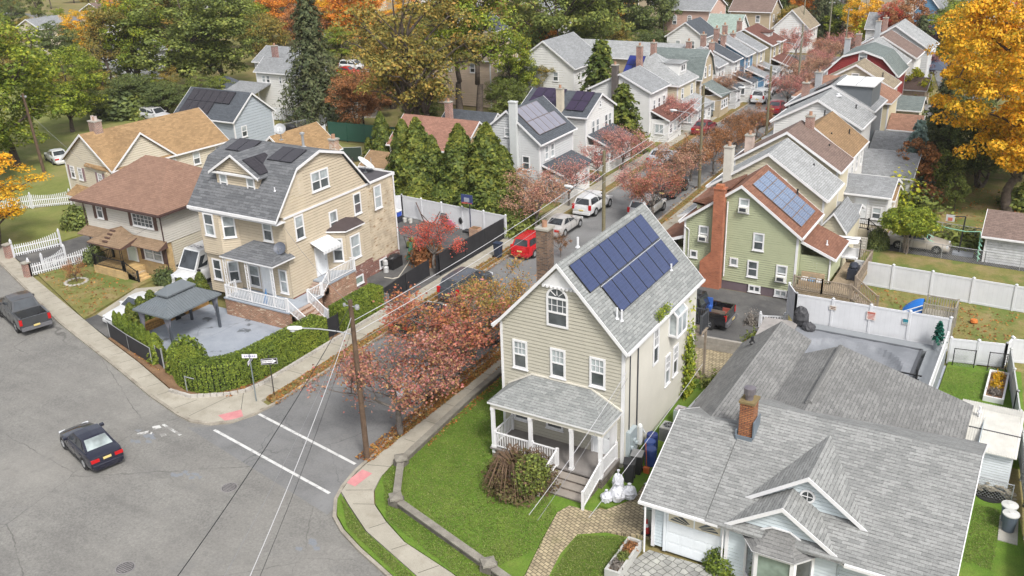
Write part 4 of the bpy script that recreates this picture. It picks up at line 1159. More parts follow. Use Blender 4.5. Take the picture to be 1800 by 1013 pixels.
# ------------------------------------------------------------------ the corner house with the blue solar panels
V3=Vector
BEIGE=paint('beige_siding',(.41,.39,.325),.6,.06);STUCCO=paint('cream_stucco',(.56,.54,.48),.85,.08,.7)
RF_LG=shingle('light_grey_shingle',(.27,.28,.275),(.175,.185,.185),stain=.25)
STONE=brick('rubble_stone',(.24,.2,.16),(.12,.1,.085),(.06,.05,.045),.13,.33)
X0,X1,Y0,Y1=-22.3,-15.7,35.73,45.2
MH=simple_house('narrow beige corner house with blue solar panels on its grey roof',X0,Y0,X1,Y1,6.62,10.1,BEIGE,RF_LG,'y',ov=.28,rk=.28,course=.185,zb=.35,base=CONC,
     wins=(('S',1.08,5.0,.82,1.55,'g6'),('S',3.18,5.0,.82,1.55,'g6'),('S',5.28,5.0,.82,1.55,'g6'),('S',3.18,7.95,1.15,2.05,'arch'),
      ('S',1.1,1.55,.95,.55,'fix'),('S',2.95,1.55,.95,.55,'fix')))
sd=MB();sd.box(X1+.026,Y0+.12,.3,X1+.045,Y1-.02,6.5);w=sd.build('side_wall',STUCCO,MH);w['label']='cream stucco side wall of the beige corner house'
OE=(X1+.04,Y0,0)
window(MH,OE,*FACE['E'],3.72,5.2,.72,2.3,'arch',up=GL);window(MH,OE,*FACE['E'],5.4,2.95,.68,1.75,'g6',up=GL);window(MH,OE,*FACE['E'],6.5,3.0,.7,1.75,'g6',up=GL)
bw=MB();x=X1+.045;y0,y1=Y0+5.45,Y0+6.75
for yy in (y0,y1): bw.box(x,yy-.05,4.85,x+.5,yy+.05,4.95);bw.beam((x+.02,yy,6.45),(x+.47,yy,5.95),.08,.08);bw.box(x+.42,yy-.05,4.95,x+.5,yy+.05,5.95);bw.box(x,yy-.05,4.95,x+.06,yy+.05,6.4)
bw.box(x,y0,4.78,x+.52,y1,4.86);bw.box(x+.42,y0+.05,5.9,x+.5,y1-.05,5.98);bw.box(x,y0+.05,6.4,x+.06,y1-.05,6.5);bw.box(x+.43,(y0+y1)/2-.03,4.9,x+.49,(y0+y1)/2+.03,5.9)
BW=bw.build('garden_window',WHITE,MH)
gp=MB();gp.box(x+.45,y0+.05,4.9,x+.46,y1-.05,5.9);gp.poly([(x+.06,y0+.05,6.42),(x+.45,y0+.05,5.96),(x+.45,y1-.05,5.96),(x+.06,y1-.05,6.42)])
for yy in (y0,y1): gp.poly([(x+.06,yy,4.95),(x+.42,yy,4.95),(x+.42,yy,5.95),(x+.06,yy,6.35)])
gp.build('pane',GLC,BW)
gm_=MB();xa=-19.0
gm_.extr([(xa,Y0-.03,9.95),(xa-.95,Y0-.03,8.98),(xa+.95,Y0-.03,8.98)],(0,-.03,0))
for i in range(9): gm_.lathe((xa-.84+i*.21,Y0-.045,8.9),[(.095,0),(.1,.1)],8)
gm_.build('gable_panel',WHITE,MH)
chimney(MH,-20.5,37.1,8.0,11.2,.62,.62,brick('dark_brick',(.2,.115,.07),(.07,.045,.035),(.14,.12,.1),.085,.22))
SOL=solar_mat('blue_solar_cells',(.03,.045,.115),(.05,.066,.145),None or (.1,.1,.1));SOLF=paint('panel_frame_silver',(.45,.46,.48),.35,.05,metal=.5);SOLB=paint('panel_frame_black',(.02,.02,.025),.4,.1)
sl=(10.1-6.62)/3.3
dv=V3((-1,0,sl)).normalized();nv=V3((sl,0,1)).normalized()
def onroof(x,y): return (x,y,10.1+.15-(x+19.0)*sl)
panels(MH,onroof(-17.62,36.05),(0,1,0),dv,nv,8,1,1.01,1.6,SOL,SOLB)
panels(MH,onroof(-16.5,37.1),(0,1,0),dv,nv,7,1,1.01,1.6,SOL,SOLB)
m=MB();q0=V3(onroof(-17.56,37.0));m.beam(q0+nv*.1,V3(onroof(-17.56,44.4))+nv*.1,.022,.05);m.build('panel_rail',paint('rail_silver',(.4,.42,.45),.4,.05),MH)
for x,y in ((-16.45,36.55),(-16.3,36.75)): vent(MH,x,y,onroof(x,y)[2],.55,.05,VINYL)
vent(MH,-16.45,43.3,onroof(-16.45,43.3)[2],.35,.05,VINYL);vent(MH,-19.3,38.2,10.1,.5,.06,VINYL)
pr=MB();x0,x1,y0,y1,ze,zt=-21.95,-15.72,33.62,Y0,3.2,4.02
pr.poly([(x0,y0,ze),(x1,y0,ze),(-17.35,Y0-.01,zt),(-20.6,Y0-.01,zt)]);pr.poly([(x1,y0,ze),(x1,y1,ze),(-17.35,Y0-.01,zt)]);pr.poly([(x0,y1,ze),(x0,y0,ze),(-20.6,Y0-.01,zt)])
pr.poly([(x0,y0,ze-.1),(x0,y1,ze-.1),(x1,y1,ze-.1),(x1,y0,ze-.1)],1);pr.poly([(x0,y0,ze-.1),(x1,y0,ze-.1),(x1,y0,ze),(x0,y0,ze)],1);pr.poly([(x1,y0,ze-.1),(x1,y1,ze-.1),(x1,y1,ze),(x1,y0,ze)],1);pr.poly([(x0,y1,ze-.1),(x0,y0,ze-.1),(x0,y0,ze),(x0,y1,ze)],1)
pr.build('porch_roof',[RF_LG,WHITE],MH)
pb=MB();pb.box(x0+.12,y0+.1,2.86,x1-.1,y0+.26,3.098);pb.box(x1-.26,y0+.265,2.86,x1-.1,y1-.05,3.097);pb.box(x0+.12,y0+.265,2.86,x0+.28,y1-.05,3.097)
pb.beam((-20.6,Y0-.05,zt+.05),(-17.35,Y0-.05,zt+.05),.06,.08);pb.beam((-17.35,Y0-.05,zt+.05),(x1-.02,Y0-.05,ze+.06),.06,.08);pb.beam((-20.6,Y0-.05,zt+.05),(x0+.0,Y0-.05,ze+.06),.06,.08)
pb.build('porch_beam',paint('cream_trim',(.6,.57,.5),.6,.06),MH)
ZD=.62
for xx in (-21.75,-19.65,-17.45,-15.95):
 m=MB();m.box(xx-.08,33.72,ZD if xx>-20 else .3,xx+.08,33.88,2.86);m.box(xx-.11,33.7,ZD,xx+.11,33.9,ZD+.12);m.box(xx-.1,33.705,2.7,xx+.1,33.895,2.855);m.build('porch_post',WHITE,MH)
m=MB();m.box(-21.85,33.75,-.05,-15.85,Y0-.02,ZD-.08,1);m.box(-21.92,33.66,ZD-.08,-15.8,Y0-.02,ZD,0)
m.build('porch_floor',[paint('grey_deck',(.2,.185,.175),.8,.2),STONE],MH)
door(MH,(X0,Y0,0),*FACE['S'],5.55,ZD,.95,2.05)
m=MB();m.box(-16.35,Y0-.07,ZD,-15.98,Y0-.02,ZD+2.1);m.build('door_sidelight',WHITE,MH)
def railing(root,a,b,h=.85,step=.13,mat=WHITE,post=True,z0=.1,name='railing',t=.035,rail=.07,up=None):
 a,b=V3(a),V3(b);m=MB();L=(b-a).length;d=(b-a)/L
 m.beam(a+V3((0,0,h)),b+V3((0,0,h)),rail,.06);m.beam(a+V3((0,0,z0)),b+V3((0,0,z0)),rail*.8,.05)
 n=max(2,int(L/step))
 for i in range(1,n):
  p=a+d*(L*i/n);m.box(p.x-t/2,p.y-t/2,p.z+z0,p.x+t/2,p.y+t/2,p.z+h)
 if post:
  for p in (a,b): m.box(p.x-.055,p.y-.055,p.z,p.x+.055,p.y+.055,p.z+h+.1)
 return m.build(name,mat,root)
railing(MH,(-21.66,33.8,ZD),(-19.74,33.8,ZD));railing(MH,(-19.56,33.8,ZD),(-18.2,33.8,ZD));railing(MH,(-21.75,33.95,ZD),(-21.75,Y0-.1,ZD));railing(MH,(-15.95,34.0,ZD),(-15.95,Y0-.15,ZD))
st=MB();n=4
for i in range(n):
 zt_=ZD-.145-i*.145;y_=33.65-i*.45
 st.box(-18.15,y_-.45,-.1,-16.0,y_,zt_-.04,1);st.box(-18.2,y_-.5,zt_-.04,-15.95,y_,zt_,0)
st.build('front_steps',[paint('step_slabs',(.27,.24,.21),.85,.2),STONE],MH)
railing(MH,(-18.2,33.7,ZD),(-18.2,31.9,.05),.9);railing(MH,(-15.92,33.7,ZD),(-15.92,31.9,.05),.9)
m=MB();m.box(X1+.05,36.0,.55,X1+.28,36.85,1.95)
for i in range(3): m.lathe((X1+.3,36.15+i*.28,1.1+(i % 2)*.3),[(.0,-.09),(.1,-.06),(.1,.06),(0,.09)],10)
m.build('meter_box',paint('meter_grey',(.33,.38,.4),.5,.1),MH)
m=MB();m.tube((X1+.12,37.55,.5),(X1+.12,37.55,1.5),.14,.14,10);m.tube((X1+.12,37.55,1.55),(X1+.3,37.8,1.0),.05,.05,8);m.lathe((X1+.12,37.55,1.5),[(.14,0),(.1,.1),(.02,.14)],10);m.build('gas_meter',paint('meter_white',(.6,.62,.62),.4,.1),MH)
m=MB();m.path([(X1+.08,36.3,1.95),(X1+.08,36.3,6.0),(X1+.2,36.35,6.3)],.03);m.path([(X1+.09,37.2,.3),(X1+.09,37.2,6.3)],.035);m.build('service_pipe',DARKG,MH)
m=MB();m.box(X1-4,45.52,3.0,X1+.3,46.7,3.12)
m.build('rear_balcony',WOODG,MH)
railing(MH,(X1+.25,45.55,3.12),(X1+.25,46.6,3.12),1.0,.12,DARKG,name='balcony_railing');railing(MH,(X1+.2,46.65,3.12),(X1-3.8,46.65,3.12),1.0,.12,DARKG,name='balcony_railing')
for xx in (X1+.2,X1-3.8): m=MB();m.box(xx-.06,46.5,0,xx+.06,46.62,2.99);m.build('balcony_post',WOODG,MH)
rw=MB()
pts=[(-26.0,46),(-25.9,38),(-25.45,31.0),(-23.7,28.25),(-17.5,26.35),(-16.0,25.9)]
th=thing('retaining_wall','low grey block retaining wall curving round the corner lawn','wall',(-25.45,31.0,0))
wl,cp=MB(),MB()
for a,b in zip(pts[:-1],pts[1:]): wl.beam((a[0],a[1],.12),(b[0],b[1],.12),.26,.36);cp.beam((a[0],a[1],.335),(b[0],b[1],.335),.36,.07)
for (a,b),s in zip(pts[2:5],(.42,.42,.42)): wl.box(a-.27,b-.27,-.1,a+.27,b+.27,.42);cp.lathe((a,b,.42),[(s,0),(s,.09),(.1,.16)],4)
wl.build('blocks',ground_mat('grey_block',[(.3,(.09,.08,.07)),(.7,(.17,.155,.135))],2,20,.95,.3,.3),th);cp.build('coping',ground_mat('coping_stone',[(.3,(.15,.138,.118)),(.7,(.25,.235,.2))],2,20,.95,.3,.25),th)
# ------------------------------------------------------------------ grey ranch with garage
PALEB=paint('pale_blue_siding',(.5,.56,.59),.55,.05)
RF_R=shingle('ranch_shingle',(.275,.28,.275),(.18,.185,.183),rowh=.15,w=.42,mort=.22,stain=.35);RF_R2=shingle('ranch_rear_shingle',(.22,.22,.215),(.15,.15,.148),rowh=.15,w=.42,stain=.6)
RH=thing('house','pale blue ranch house with attached garage and grey shingle roofs','house',(-6.5,34,0))
wm=MB()
def wallrect(mb,x0,y0,x1,y1,z0,z1,course=.16):
 for O,du,n,L in (((x0,y0,0),(1,0,0),(0,-1,0),x1-x0),((x1,y0,0),(0,1,0),(1,0,0),y1-y0),((x1,y1,0),(-1,0,0),(0,1,0),x1-x0),((x0,y1,0),(0,-1,0),(-1,0,0),y1-y0)):
  clad(mb,O,du,n,[(0,z0),(L,z0),(L,z1),(0,z1)],course)
wallrect(wm,-12.15,31.0,-9.0,38.9,.15,2.62);wallrect(wm,-8.97,31.25,-.95,44,.1,2.62)
clad(wm,(-12.15,38.9,0),(0,-1,0),(-1,0,0),[(0,2.6),(7.9,2.6),(4.1,4.4)],.16)
clad(wm,(-.95,31.25,0),(0,1,0),(1,0,0),[(0,2.6),(9.5,2.6),(4.7,4.95)],.16)
clad(wm,(-8.93,30.75,0),(1,0,0),(0,-1,0),[(0,.1),(4.3,.1),(4.3,2.55),(2.15,4.0),(0,2.55)],.16)
clad(wm,(-8.93,31.3,0),(0,-1,0),(-1,0,0),[(0,.1),(.55,.1),(.55,2.5),(0,2.5)],.16);clad(wm,(-4.63,30.75,0),(0,1,0),(1,0,0),[(0,.1),(.5,.1),(.5,2.5),(0,2.5)],.16)
clad(wm,(-8.6,32.0,0),(1,0,0),(0,-1,0),[(0,3.05),(4.8,3.05),(2.4,4.78)],.16)
wallrect(wm,-12.9,39.2,-9.7,46.0,0,2.85);wallrect(wm,-9.6,43.9,-2.5,44.3,0,2.85)
wm.build('wall',PALEB,RH)
rf=MB()
def gab(mb,axis,prof,a0,a1,tt=.13): profile_roof(mb,prof,axis,a0,a1,tt)
gab(rf,'x',[(30.45,2.62),(34.75,4.68),(39.3,2.55)],-12.55,-9.75);gab(rf,'x',[(30.35,2.64),(35.9,5.26),(41.2,2.8)],-9.72,-.6)
gab(rf,'y',[(-9.25,2.5),(-6.78,4.14),(-4.32,2.5)],30.5,34.5,.12)
gab(rf,'y',[(-9.3,2.75),(-6.2,4.95),(-3.1,2.75)],31.75,35.2,.12)
o=rf.build('roof',RF_R,RH);o['label']='light grey front roof with two small gables'
rf=MB()
gab(rf,'y',[(-13.3,2.78),(-11.25,4.5),(-9.62,3.75)],35.2,46.2);gab(rf,'y',[(-9.62,3.74),(-7.75,4.62),(-1.5,2.85)],37.0,44.45)
o=rf.build('rear_roof',RF_R2,RH);o['label']='darker weathered rear roof with a ridge vent'
m=MB();m.tube((-7.75,38.0,4.62),(-7.75,44.2,4.62),.16,.16,10);m.build('ridge_vent',RF_R2,RH)
tr=MB()
P_=[(-9.25,2.5),(-6.78,4.14),(-4.32,2.5)];rake_trim(tr,P_,'y',30.498,-1,.17);rake_trim(tr,[(-9.3,2.75),(-6.2,4.95),(-3.1,2.75)],'y',31.748,-1,.17)
tr.box(-12.6,30.34,2.48,-9.2,30.45,2.6);tr.box(-4.3,30.22,2.5,-.6,30.34,2.62);tr.box(-8.6,31.93,3.0,-3.8,31.99,3.1)
for x in (-12.15,-8.9): tr.box(x-.06,30.7 if x>-10 else 30.94,.1,x+.08,30.78 if x>-10 else 31.02,2.45)
tr.tube((-12.3,30.42,0.1),(-12.3,30.42,2.5),.045,.045,8);tr.tube((-9.05,30.66,0.1),(-9.05,30.66,2.5),.04,.04,8)
rake_trim(tr,[(30.45,2.62),(34.75,4.68),(39.3,2.55)],'x',-12.552,-1,.16);rake_trim(tr,[(30.35,2.64),(35.9,5.26),(41.2,2.8)],'x',-.598,1,.16)
tr.build('trim',WHITE,RH)
gd=MB();O,du,n=V3((-11.55,31.0,0)),V3((1,0,0)),V3((0,-1,0))
for a,b,c,d in ((-.12,0,.05,2.25),(2.4,2.52,.05,2.25),(0,2.4,2.13,2.25)): wbox(gd,O,du,n,a,b,c,d,.025,.08)
for i in range(4):
 wbox(gd,O,du,n,0.01,2.39,.07+i*.515,.07+i*.515+.5,.026,.045)
 for j in range(4): wbox(gd,O,du,n,.1+j*.58,.1+j*.58+.46,.13+i*.515,.07+i*.515+.43,.046,.056) if i<3 else None
GD=gd.build('garage_door',paint('garage_white',(.68,.72,.75),.4,.05),RH)
gl=MB();cr_=MB()
for c0,s in ((1.17,-1),(1.23,1)):
 for k in range(3):
  a0,a1=(.06+.33*k) ,(.06+.33*k+.25)
  def pt(t,r): return (c0+s*(1.0-1.0*r*cos(t*1.15)) if False else c0+s*r*cos(t) ,1.64+r*sin(t)*.42)
  q=[pt(a0+.1,.3),pt(a0+.1,1.02),pt((a0+a1)/2+.1,1.02),pt(a1+.1,1.0),pt(a1+.1,.3)]
  pts_=[P3(O,du,n,u,z,.05) for u,z in q];gl.poly(pts_)
 wbox(cr_,O,du,n,min(c0,c0+s*1.08),max(c0,c0+s*1.08),1.62,2.1,.0455,.048)
cr_.build('window_surround',paint('cream_insert',(.55,.5,.38),.5,.05),GD);gl.build('pane',GL,GD)
bay=MB();bx0,bx1,by,bz0,bz1=-8.15,-5.45,30.75,.45,2.2;p4=[(bx0,by),(bx0+.6,by-.75),(bx1-.6,by-.75),(bx1,by)]
bay.prism(p4,bz0-.3,bz0,0);bay.prism(p4,bz1,bz1+.1,0)
for a,b in zip(p4[:-1],p4[1:]):
 a3,b3=V3((*a,0)),V3((*b,0));d=(b3-a3).normalized();nn=V3((d.y,-d.x,0));L=(b3-a3).length
 for u0,u1,z0,z1 in ((0,.13,bz0,bz1),(L-.13,L,bz0,bz1),(.13,L-.13,bz0,bz0+.1),(.13,L-.13,bz1-.12,bz1)): wbox(bay,a3,d,nn,u0,u1,z0,z1,-.08,.02)
BAY=bay.build('bay_window',WHITE,RH)
pn=MB()
for i,(a,b) in enumerate(zip(p4[:-1],p4[1:])):
 a3,b3=V3((*a,0)),V3((*b,0));d=(b3-a3).normalized();nn=V3((d.y,-d.x,0));L=(b3-a3).length;wbox(pn,a3,d,nn,.13,L-.13,bz0+.1,bz1-.12,-.05,-.03,1 if i==1 else 0)
pn.build('pane',[GL,GLG],BAY)
br_=MB();e=.14;q4=[(bx0-.2,by-.02),(bx0+.52,by-.95),(bx1-.52,by-.95),(bx1+.2,by-.02)];tp=[(bx0+1.0,by-.02,2.95),(bx1-1.0,by-.02,2.95)]
br_.poly([(*q4[0],2.3),(*q4[1],2.3),tp[0]]);br_.poly([(*q4[1],2.3),(*q4[2],2.3),tp[1],tp[0]]);br_.poly([(*q4[2],2.3),(*q4[3],2.3),tp[1]]);br_.poly([(*q,2.31) for q in q4[::-1]],1)
br_.beam((bx0-.2,by-.06,2.34),(tp[0][0],by-.06,3.0),.06,.06,1);br_.beam((tp[1][0],by-.06,3.0),(bx1+.2,by-.06,2.34),.06,.06,1);br_.beam((tp[0][0],by-.06,3.0),(tp[1][0],by-.06,3.0),.06,.06,1)
br_.build('bay_roof',[RF_R2,WHITE],RH)
for i,(u,zz) in enumerate(((-6.2,3.95),)):
 m=MB();m.lathe((0,0,0),[(.3,-.02),(.3,.04),(.22,.04),(.22,-.02)],20);m2=MB();m2.lathe((0,0,.0),[(.22,0),(.22,.015)],20,0)
 for o_,nm,mt in ((m,'round_window',WHITE),(m2,'pane',GL)):
  o_.v=[(u+a,31.97-c,zz+b) for a,b,c in o_.v]
 m.box(u-.22,31.92,zz-.015,u+.22,31.94,zz+.015);m.box(u-.015,31.921,zz-.22,u+.015,31.941,zz+.22)
 W_=m.build('round_window',WHITE,RH);m2.build('pane',GL,W_)
ch=chimney(RH,-9.45,34.55,3.9,6.05,.58,.7,brick('orange_brick',(.36,.15,.06),(.25,.09,.04),(.05,.04,.035),.085,.24),flue=False,cap=paint('mossy_cap',(.2,.15,.07),.9,.4))
m=MB();m.lathe((-9.45,34.5,6.15),[(.17,0),(.17,.28),(.25,.28),(.25,.55),(.08,.6)],12);m.build('flue_cowl',paint('dull_flue',(.22,.2,.22),.4,.2,metal=.5),ch)
m=MB();m.box(-9.85,34.12,4.2,-9.78,35,4.75);m.box(-9.11,34.1,4.5,-9.05,35,5.3);m.box(-9.8,34.06,4.15,-9.1,34.13,4.55);m.build('flashing',paint('lead_flashing',(.14,.17,.2),.5,.15),ch)
vent(RH,-12.3,44.6,3.75,.3,.08);vent(RH,-1.2,43.9,2.9,.25,.05,VINYL)
window(RH,(-.93,31.25,0),*FACE['E'],6.0,1.6,.9,1.2,'dh')
# ------------------------------------------------------------------ things round these two houses
def bag(x,y,r,h,label,mat):
 m=MB();rnd=random.Random(int(x*1000));m.blob((x,y,h*.42),r*.9,r*.9,h*.45,3,.15,rnd=rnd);m.lathe((x,y,h*.8),[(r*.22,0),(r*.1,h*.12),(r*.25,h*.26)],9)
 o=m.build('rubbish_bag',mat,smooth=False);return tag(o,label,'rubbish bag','rubbish bags beside the porch steps')
WB=paint('bag_white',(.55,.56,.6),.35,.12,5)
bag(-15.25,33.0,.3,.62,'small white rubbish bag standing against the stone porch steps',WB);bag(-14.85,33.35,.42,.85,'large white rubbish bag in the middle of the pile',WB);bag(-14.45,33.75,.38,.75,'white rubbish bag at the right of the pile beside the pavers',WB);bag(-15.1,33.95,.3,1.15,'tall white rubbish bag at the back of the pile by the corner board',WB)
def wheelie(x,y,rz,label,mat,lidm,h=1.05,name='wheelie_bin',group=None):
 t=thing(name,label,'bin',(x,y,0.03),rz,group,local=True)
 m=MB();n=4
 b=[(-.24,-.26),(.24,-.26),(.24,.26),(-.24,.26)]
 k=len(m.v);m.v+=[(u*.85,v*.85,0) for u,v in b]+[(u*1.1,v*1.12,h) for u,v in b]
 m.f+=[(3,2,1,0),(4,5,6,7)]+[(i,(i+1) % 4,4+(i+1) % 4,4+i) for i in range(4)];m.m+=[0]*6
 m.build('body',mat,t,bevel=.03);m=MB();m.box(-.29,-.33,h+.005,.29,.31,h+.07);m.beam((-.2,.34,h),(.2,.34,h),.04,.04);m.build('lid',lidm,t,bevel=.025)
 for s in (-1,1): m=MB();m.tube((s*.2,.27,.1),(s*.26,.27,.1),.1,.1,12);m.build('wheel',RUBBER,t)
 return t
PBLK=paint('bin_black',(.03,.03,.032),.5,.2)
wheelie(-15.0,35.0,.3,'black wheelie bin with black lid nearest the white rubbish bags',PBLK,PBLK);wheelie(-14.95,35.8,.2,'black wheelie bin with a grey lid beside the blue barrels',PBLK,paint('bin_lid_grey',(.2,.2,.2),.5,.15))
def barrel(x,y,label,mat,h=.88,r=.29):
 m=MB();m.lathe((0,0,0),[(r*.92,0),(r,.06),(r,h*.3),(r*1.03,h*.33),(r,h*.36),(r,h*.66),(r*1.03,h*.69),(r,h*.72),(r,h-.05),(r*.9,h)],20)
 m.v=[(a+x,b+y,c+.04) for a,b,c in m.v];t=thing('barrel',label,'barrel',(x,y,.04));m.build('drum',mat,t,smooth=False)
 m=MB();m.lathe((x,y,h+.04),[(r*.93,0),(r*.93,.02),(r*.8,.02),(r*.78,.008)],20);m.build('rim',mat,t);t['group']='blue barrels beside the house wall'
BLUEB=paint('barrel_blue',(.035,.07,.24),.35,.12)
barrel(-14.65,36.75,'blue plastic barrel nearest the street, beside the black bins',BLUEB);barrel(-14.95,37.35,'middle blue plastic barrel of the three by the cream wall',BLUEB);barrel(-15.1,38.0,'darker blue barrel furthest back, beside the air conditioner',paint('barrel_navy',(.02,.035,.14),.35,.12))
def acunit(x,y,label):
 t=thing('air_conditioner',label,'air conditioner',(x,y,.04));m=MB();m.box(x-.36,y-.36,.04,x+.36,y+.36,.84)
 for i in range(12):
  for s in (-1,1): m.box(x-.34,y+s*.37,.1+i*.058,x+.34,y+s*.362,.125+i*.058,1);m.box(x+s*.37,y-.34,.1+i*.058,x+s*.362,y+.34,.125+i*.058,1)
 m.build('casing',[paint('ac_grey',(.3,.3,.29),.5,.1),DARKG],t)
 m=MB();m.lathe((x,y,.84),[(.31,0),(.31,.03),(.27,.03),(.27,.0)],20);m.lathe((x,y,.845),[(.27,0),(.27,.006)],20,1)
 for k in range(8): m.beam((x,y,.865),(x+.29*cos(k*pi/4),y+.29*sin(k*pi/4),.865),.015,.012)
 m.build('fan_grille',[GALV,BLACK],t)
acunit(-14.75,39.3,'square grey air conditioner standing behind the blue barrels');
t=thing('air_conditioner','older pale air conditioner with junk on top further along the wall','air conditioner',(-14.7,41.0,.04));m=MB();m.box(-15.05,40.7,.04,-14.35,41.35,.9);m.build('casing',paint('ac_pale',(.3,.36,.34),.6,.15),t);m=MB();m.box(-15.0,40.75,.905,-14.5,41.2,.98);m.box(-14.8,40.8,.985,-14.45,41.0,1.1);m.build('lid',paint('ac_top',(.4,.36,.38),.7,.2),t)
for i,(a,b,lab,mt) in enumerate((((-14.9,42.2),(-14.75,44.9),'white board lying along the foot of the cream wall',VINYL),((-14.55,42.4),(-14.3,44.7),'weathered plank lying nearest the ranch roof',WOODG),((-14.72,41.9),(-14.5,44.4),'dark plank lying between the white board and weathered plank',paint('dark_plank',(.11,.1,.1),.8,.3)))):
 m=MB();m.beam((*a,.08+i*.01),(*b,.1+i*.01),.16,.06);tag(m.build('plank',mt),lab,'plank')
m=MB();m.beam((-14.2,35.1,.09),(-13.55,34.75,.07),.2,.05);tag(m.build('downspout',VINYL),'short white downspout piece lying on the grass beside the bins','downspout')
m=MB();m.tube((-14.55,36.05,.03),(-14.7,36.2,1.5),.02,.02,6);m.box(-14.68,35.9,.03,-14.4,36.05,.35);tag(m.build('shovel',paint('shovel_orange',(.5,.12,.03),.5,.1)),'orange snow shovel leaning at the black bins','shovel')
BT=tree('tangle','brownbush',-19.35,32.2,1.75,'big brown and green bush tangled in front of the white porch railing',1.22,'bush','bush',rz=0)
m=MB();rb=random.Random(8)
for i in range(210):
 a=rb.uniform(0,6.3);r=rb.uniform(.75,1.32);z0=rb.uniform(.9,1.5);p0=(.25*cos(a),.25*sin(a),.9);p1=(r*.62*cos(a+.2),r*.62*sin(a+.2),z0+.12);p2=(r*cos(a+.35),r*sin(a+.35),max(.03,z0-rb.uniform(.5,1.3)))
 m.tube(p0,p1,.014,.011,4,0,False);m.tube(p1,p2,.011,.006,4,0,False)
m.build('twigs',paint('brown_twig',(.15,.095,.06),.9,.3),BT)
rng=np.random.default_rng(31);n=2400;d_=rdir(rng,n);C=np.array([.55,-.25,.95])+d_*np.array([.62,.75,.85])*rng.uniform(.6,1,(n,1));C=C[C[:,2]>.05]
o=bpy.data.objects.new('green_shoots',leaves_mesh('green_shoots',C,rng.normal(size=C.shape)+[0,-.4,.6],np.full(len(C),.085),rng));o.data.materials.append(pal('green'));COL.objects.link(o);o.parent=BT;o['label']='green leafy shoots on the right of the brown bush'
tree('ball','boxwood',g(1280,1008)[0]-.35,g(1280,1008)[1]+.3,1.25,'round clipped bush in front of the bay window',1.0,'bush','bush')
m=MB();rng=np.random.default_rng(99)
n=1500;C=np.stack([rng.uniform(-15.62,-15.35,n),44.1+rng.normal(size=n)*.35+.0,np.abs(rng.normal(size=n))*1.9],1);C2=np.stack([rng.normal(size=300)*.09-15.5,39.9+rng.uniform(-.8,.8,300),6.6+rng.uniform(-.15,.4,300)*1],1)
def leafthing(name,C,Nn,S,palette,label,cat,rng=rng):
 C=np.asarray(C);b=C.min(0);o=bpy.data.objects.new(name,leaves_mesh(name,C-b,Nn,S,rng));o.location=b;o.data.materials.append(pal(palette));COL.objects.link(o);return tag(o,label,cat)
leafthing('climbing_vine',C,np.tile([1,0,.3],(n,1))+rng.normal(size=(n,3))*.5,np.full(n,.16),'yellowgreen','green vine climbing the back corner of the cream side wall','vine')
leafthing('creeper',C2,np.tile([.5,0,1],(300,1))+rng.normal(size=(300,3))*.5,np.full(300,.1),'yellowgreen','wisp of creeper growing over the gutter of the grey roof','creeper')
for i,(x,y,h,w,p,lab) in enumerate(((-14.6,45.6,.9,1.3,'green','leafy plant at the foot of the vine-covered corner'),(-13.6,43.0,.5,1.2,'yellowgreen','low weeds growing beside the planks'),(-13.75,40.4,.45,1.0,'green','weeds sprouting next to the old air conditioner'),(-13.7,37.8,.4,.9,'yellowgreen','weeds on the grass beside the blue barrels'),(-13.0,49.0,.9,1.2,'green','green plant at the end of the timber sleeper wall'),(-14.0,50.8,1.0,1.1,'green','bush behind the bed of the black pickup'))):
 tree('low' if h<.7 else 'loose',p,x,y,h,lab,w,'plant','plant')
def cone(x,y,label):
 t=thing('traffic_cone',label,'traffic cone',(x,y,.05));m=MB();m.box(x-.19,y-.19,.05,x+.19,y+.19,.09);m.build('base',BLACK,t)
 m=MB();m.lathe((x,y,.09),[(.14,0),(.095,.3),(.092,.31),(.055,.47),(.05,.48),(.03,.68)],16);k=m.m
 for i in range(len(k)):
  if 32 <= i<48: k[i]=1
 m.build('cone',[paint('cone_red',(.5,.05,.05),.45,.1),WHITE],t)
cone(-12.72,31.7,'red traffic cone with a white band beside the garage corner')
cone(-12.95,32.6,'second red traffic cone hidden further back beside the garage wall') if False else None
m=MB();m.box(-12.95,31.9,.04,-12.35,33.4,1.1);m.extr([(-13.0,31.85,1.1),(-12.3,31.85,1.25),(-12.3,33.45,1.25),(-13.0,33.45,1.1)],(0,0,.05),1);tag(m.build('storage_shed',[paint('shed_sage',(.25,.27,.24),.6,.1),paint('shed_lid',(.28,.32,.29),.6,.1)]),'small sage green storage locker against the garage side wall','storage box')
t=thing('planter_box','long grey trough planter with plants on the lawn edge by the driveway','planter',(-12.75,29.6,.04));m=MB()
ang=.02
for a,b,c,d in ((-13.1,28.2,-13.0,30.6),(-12.55,28.2,-12.45,30.6),(-13.0,28.2,-12.55,28.3),(-13.0,30.5,-12.55,30.6)): m.box(a,b,.04,c,d,.5)
m.build('trough',paint('planter_grey',(.42,.42,.4),.7,.15),t);m=MB();m.box(-13.0,28.3,.1,-12.55,30.5,.4);m.build('soil',M_SOIL,t)
for i,y in enumerate((28.7,29.3,30.0)):
 tree('low',('grey','green','rust')[i],-12.78,y,.3,('pale dried plant at the front of the trough planter','green plant in the middle of the trough planter','brown plant at the back of the trough planter')[i],.6,'plant','plant',z=.38)
tree('low','gold',g(1305,1012)[0]-.2,g(1305,1012)[1]+.25,.45,'yellow flowers below the bay window',.5,'flower_bed','flowers')
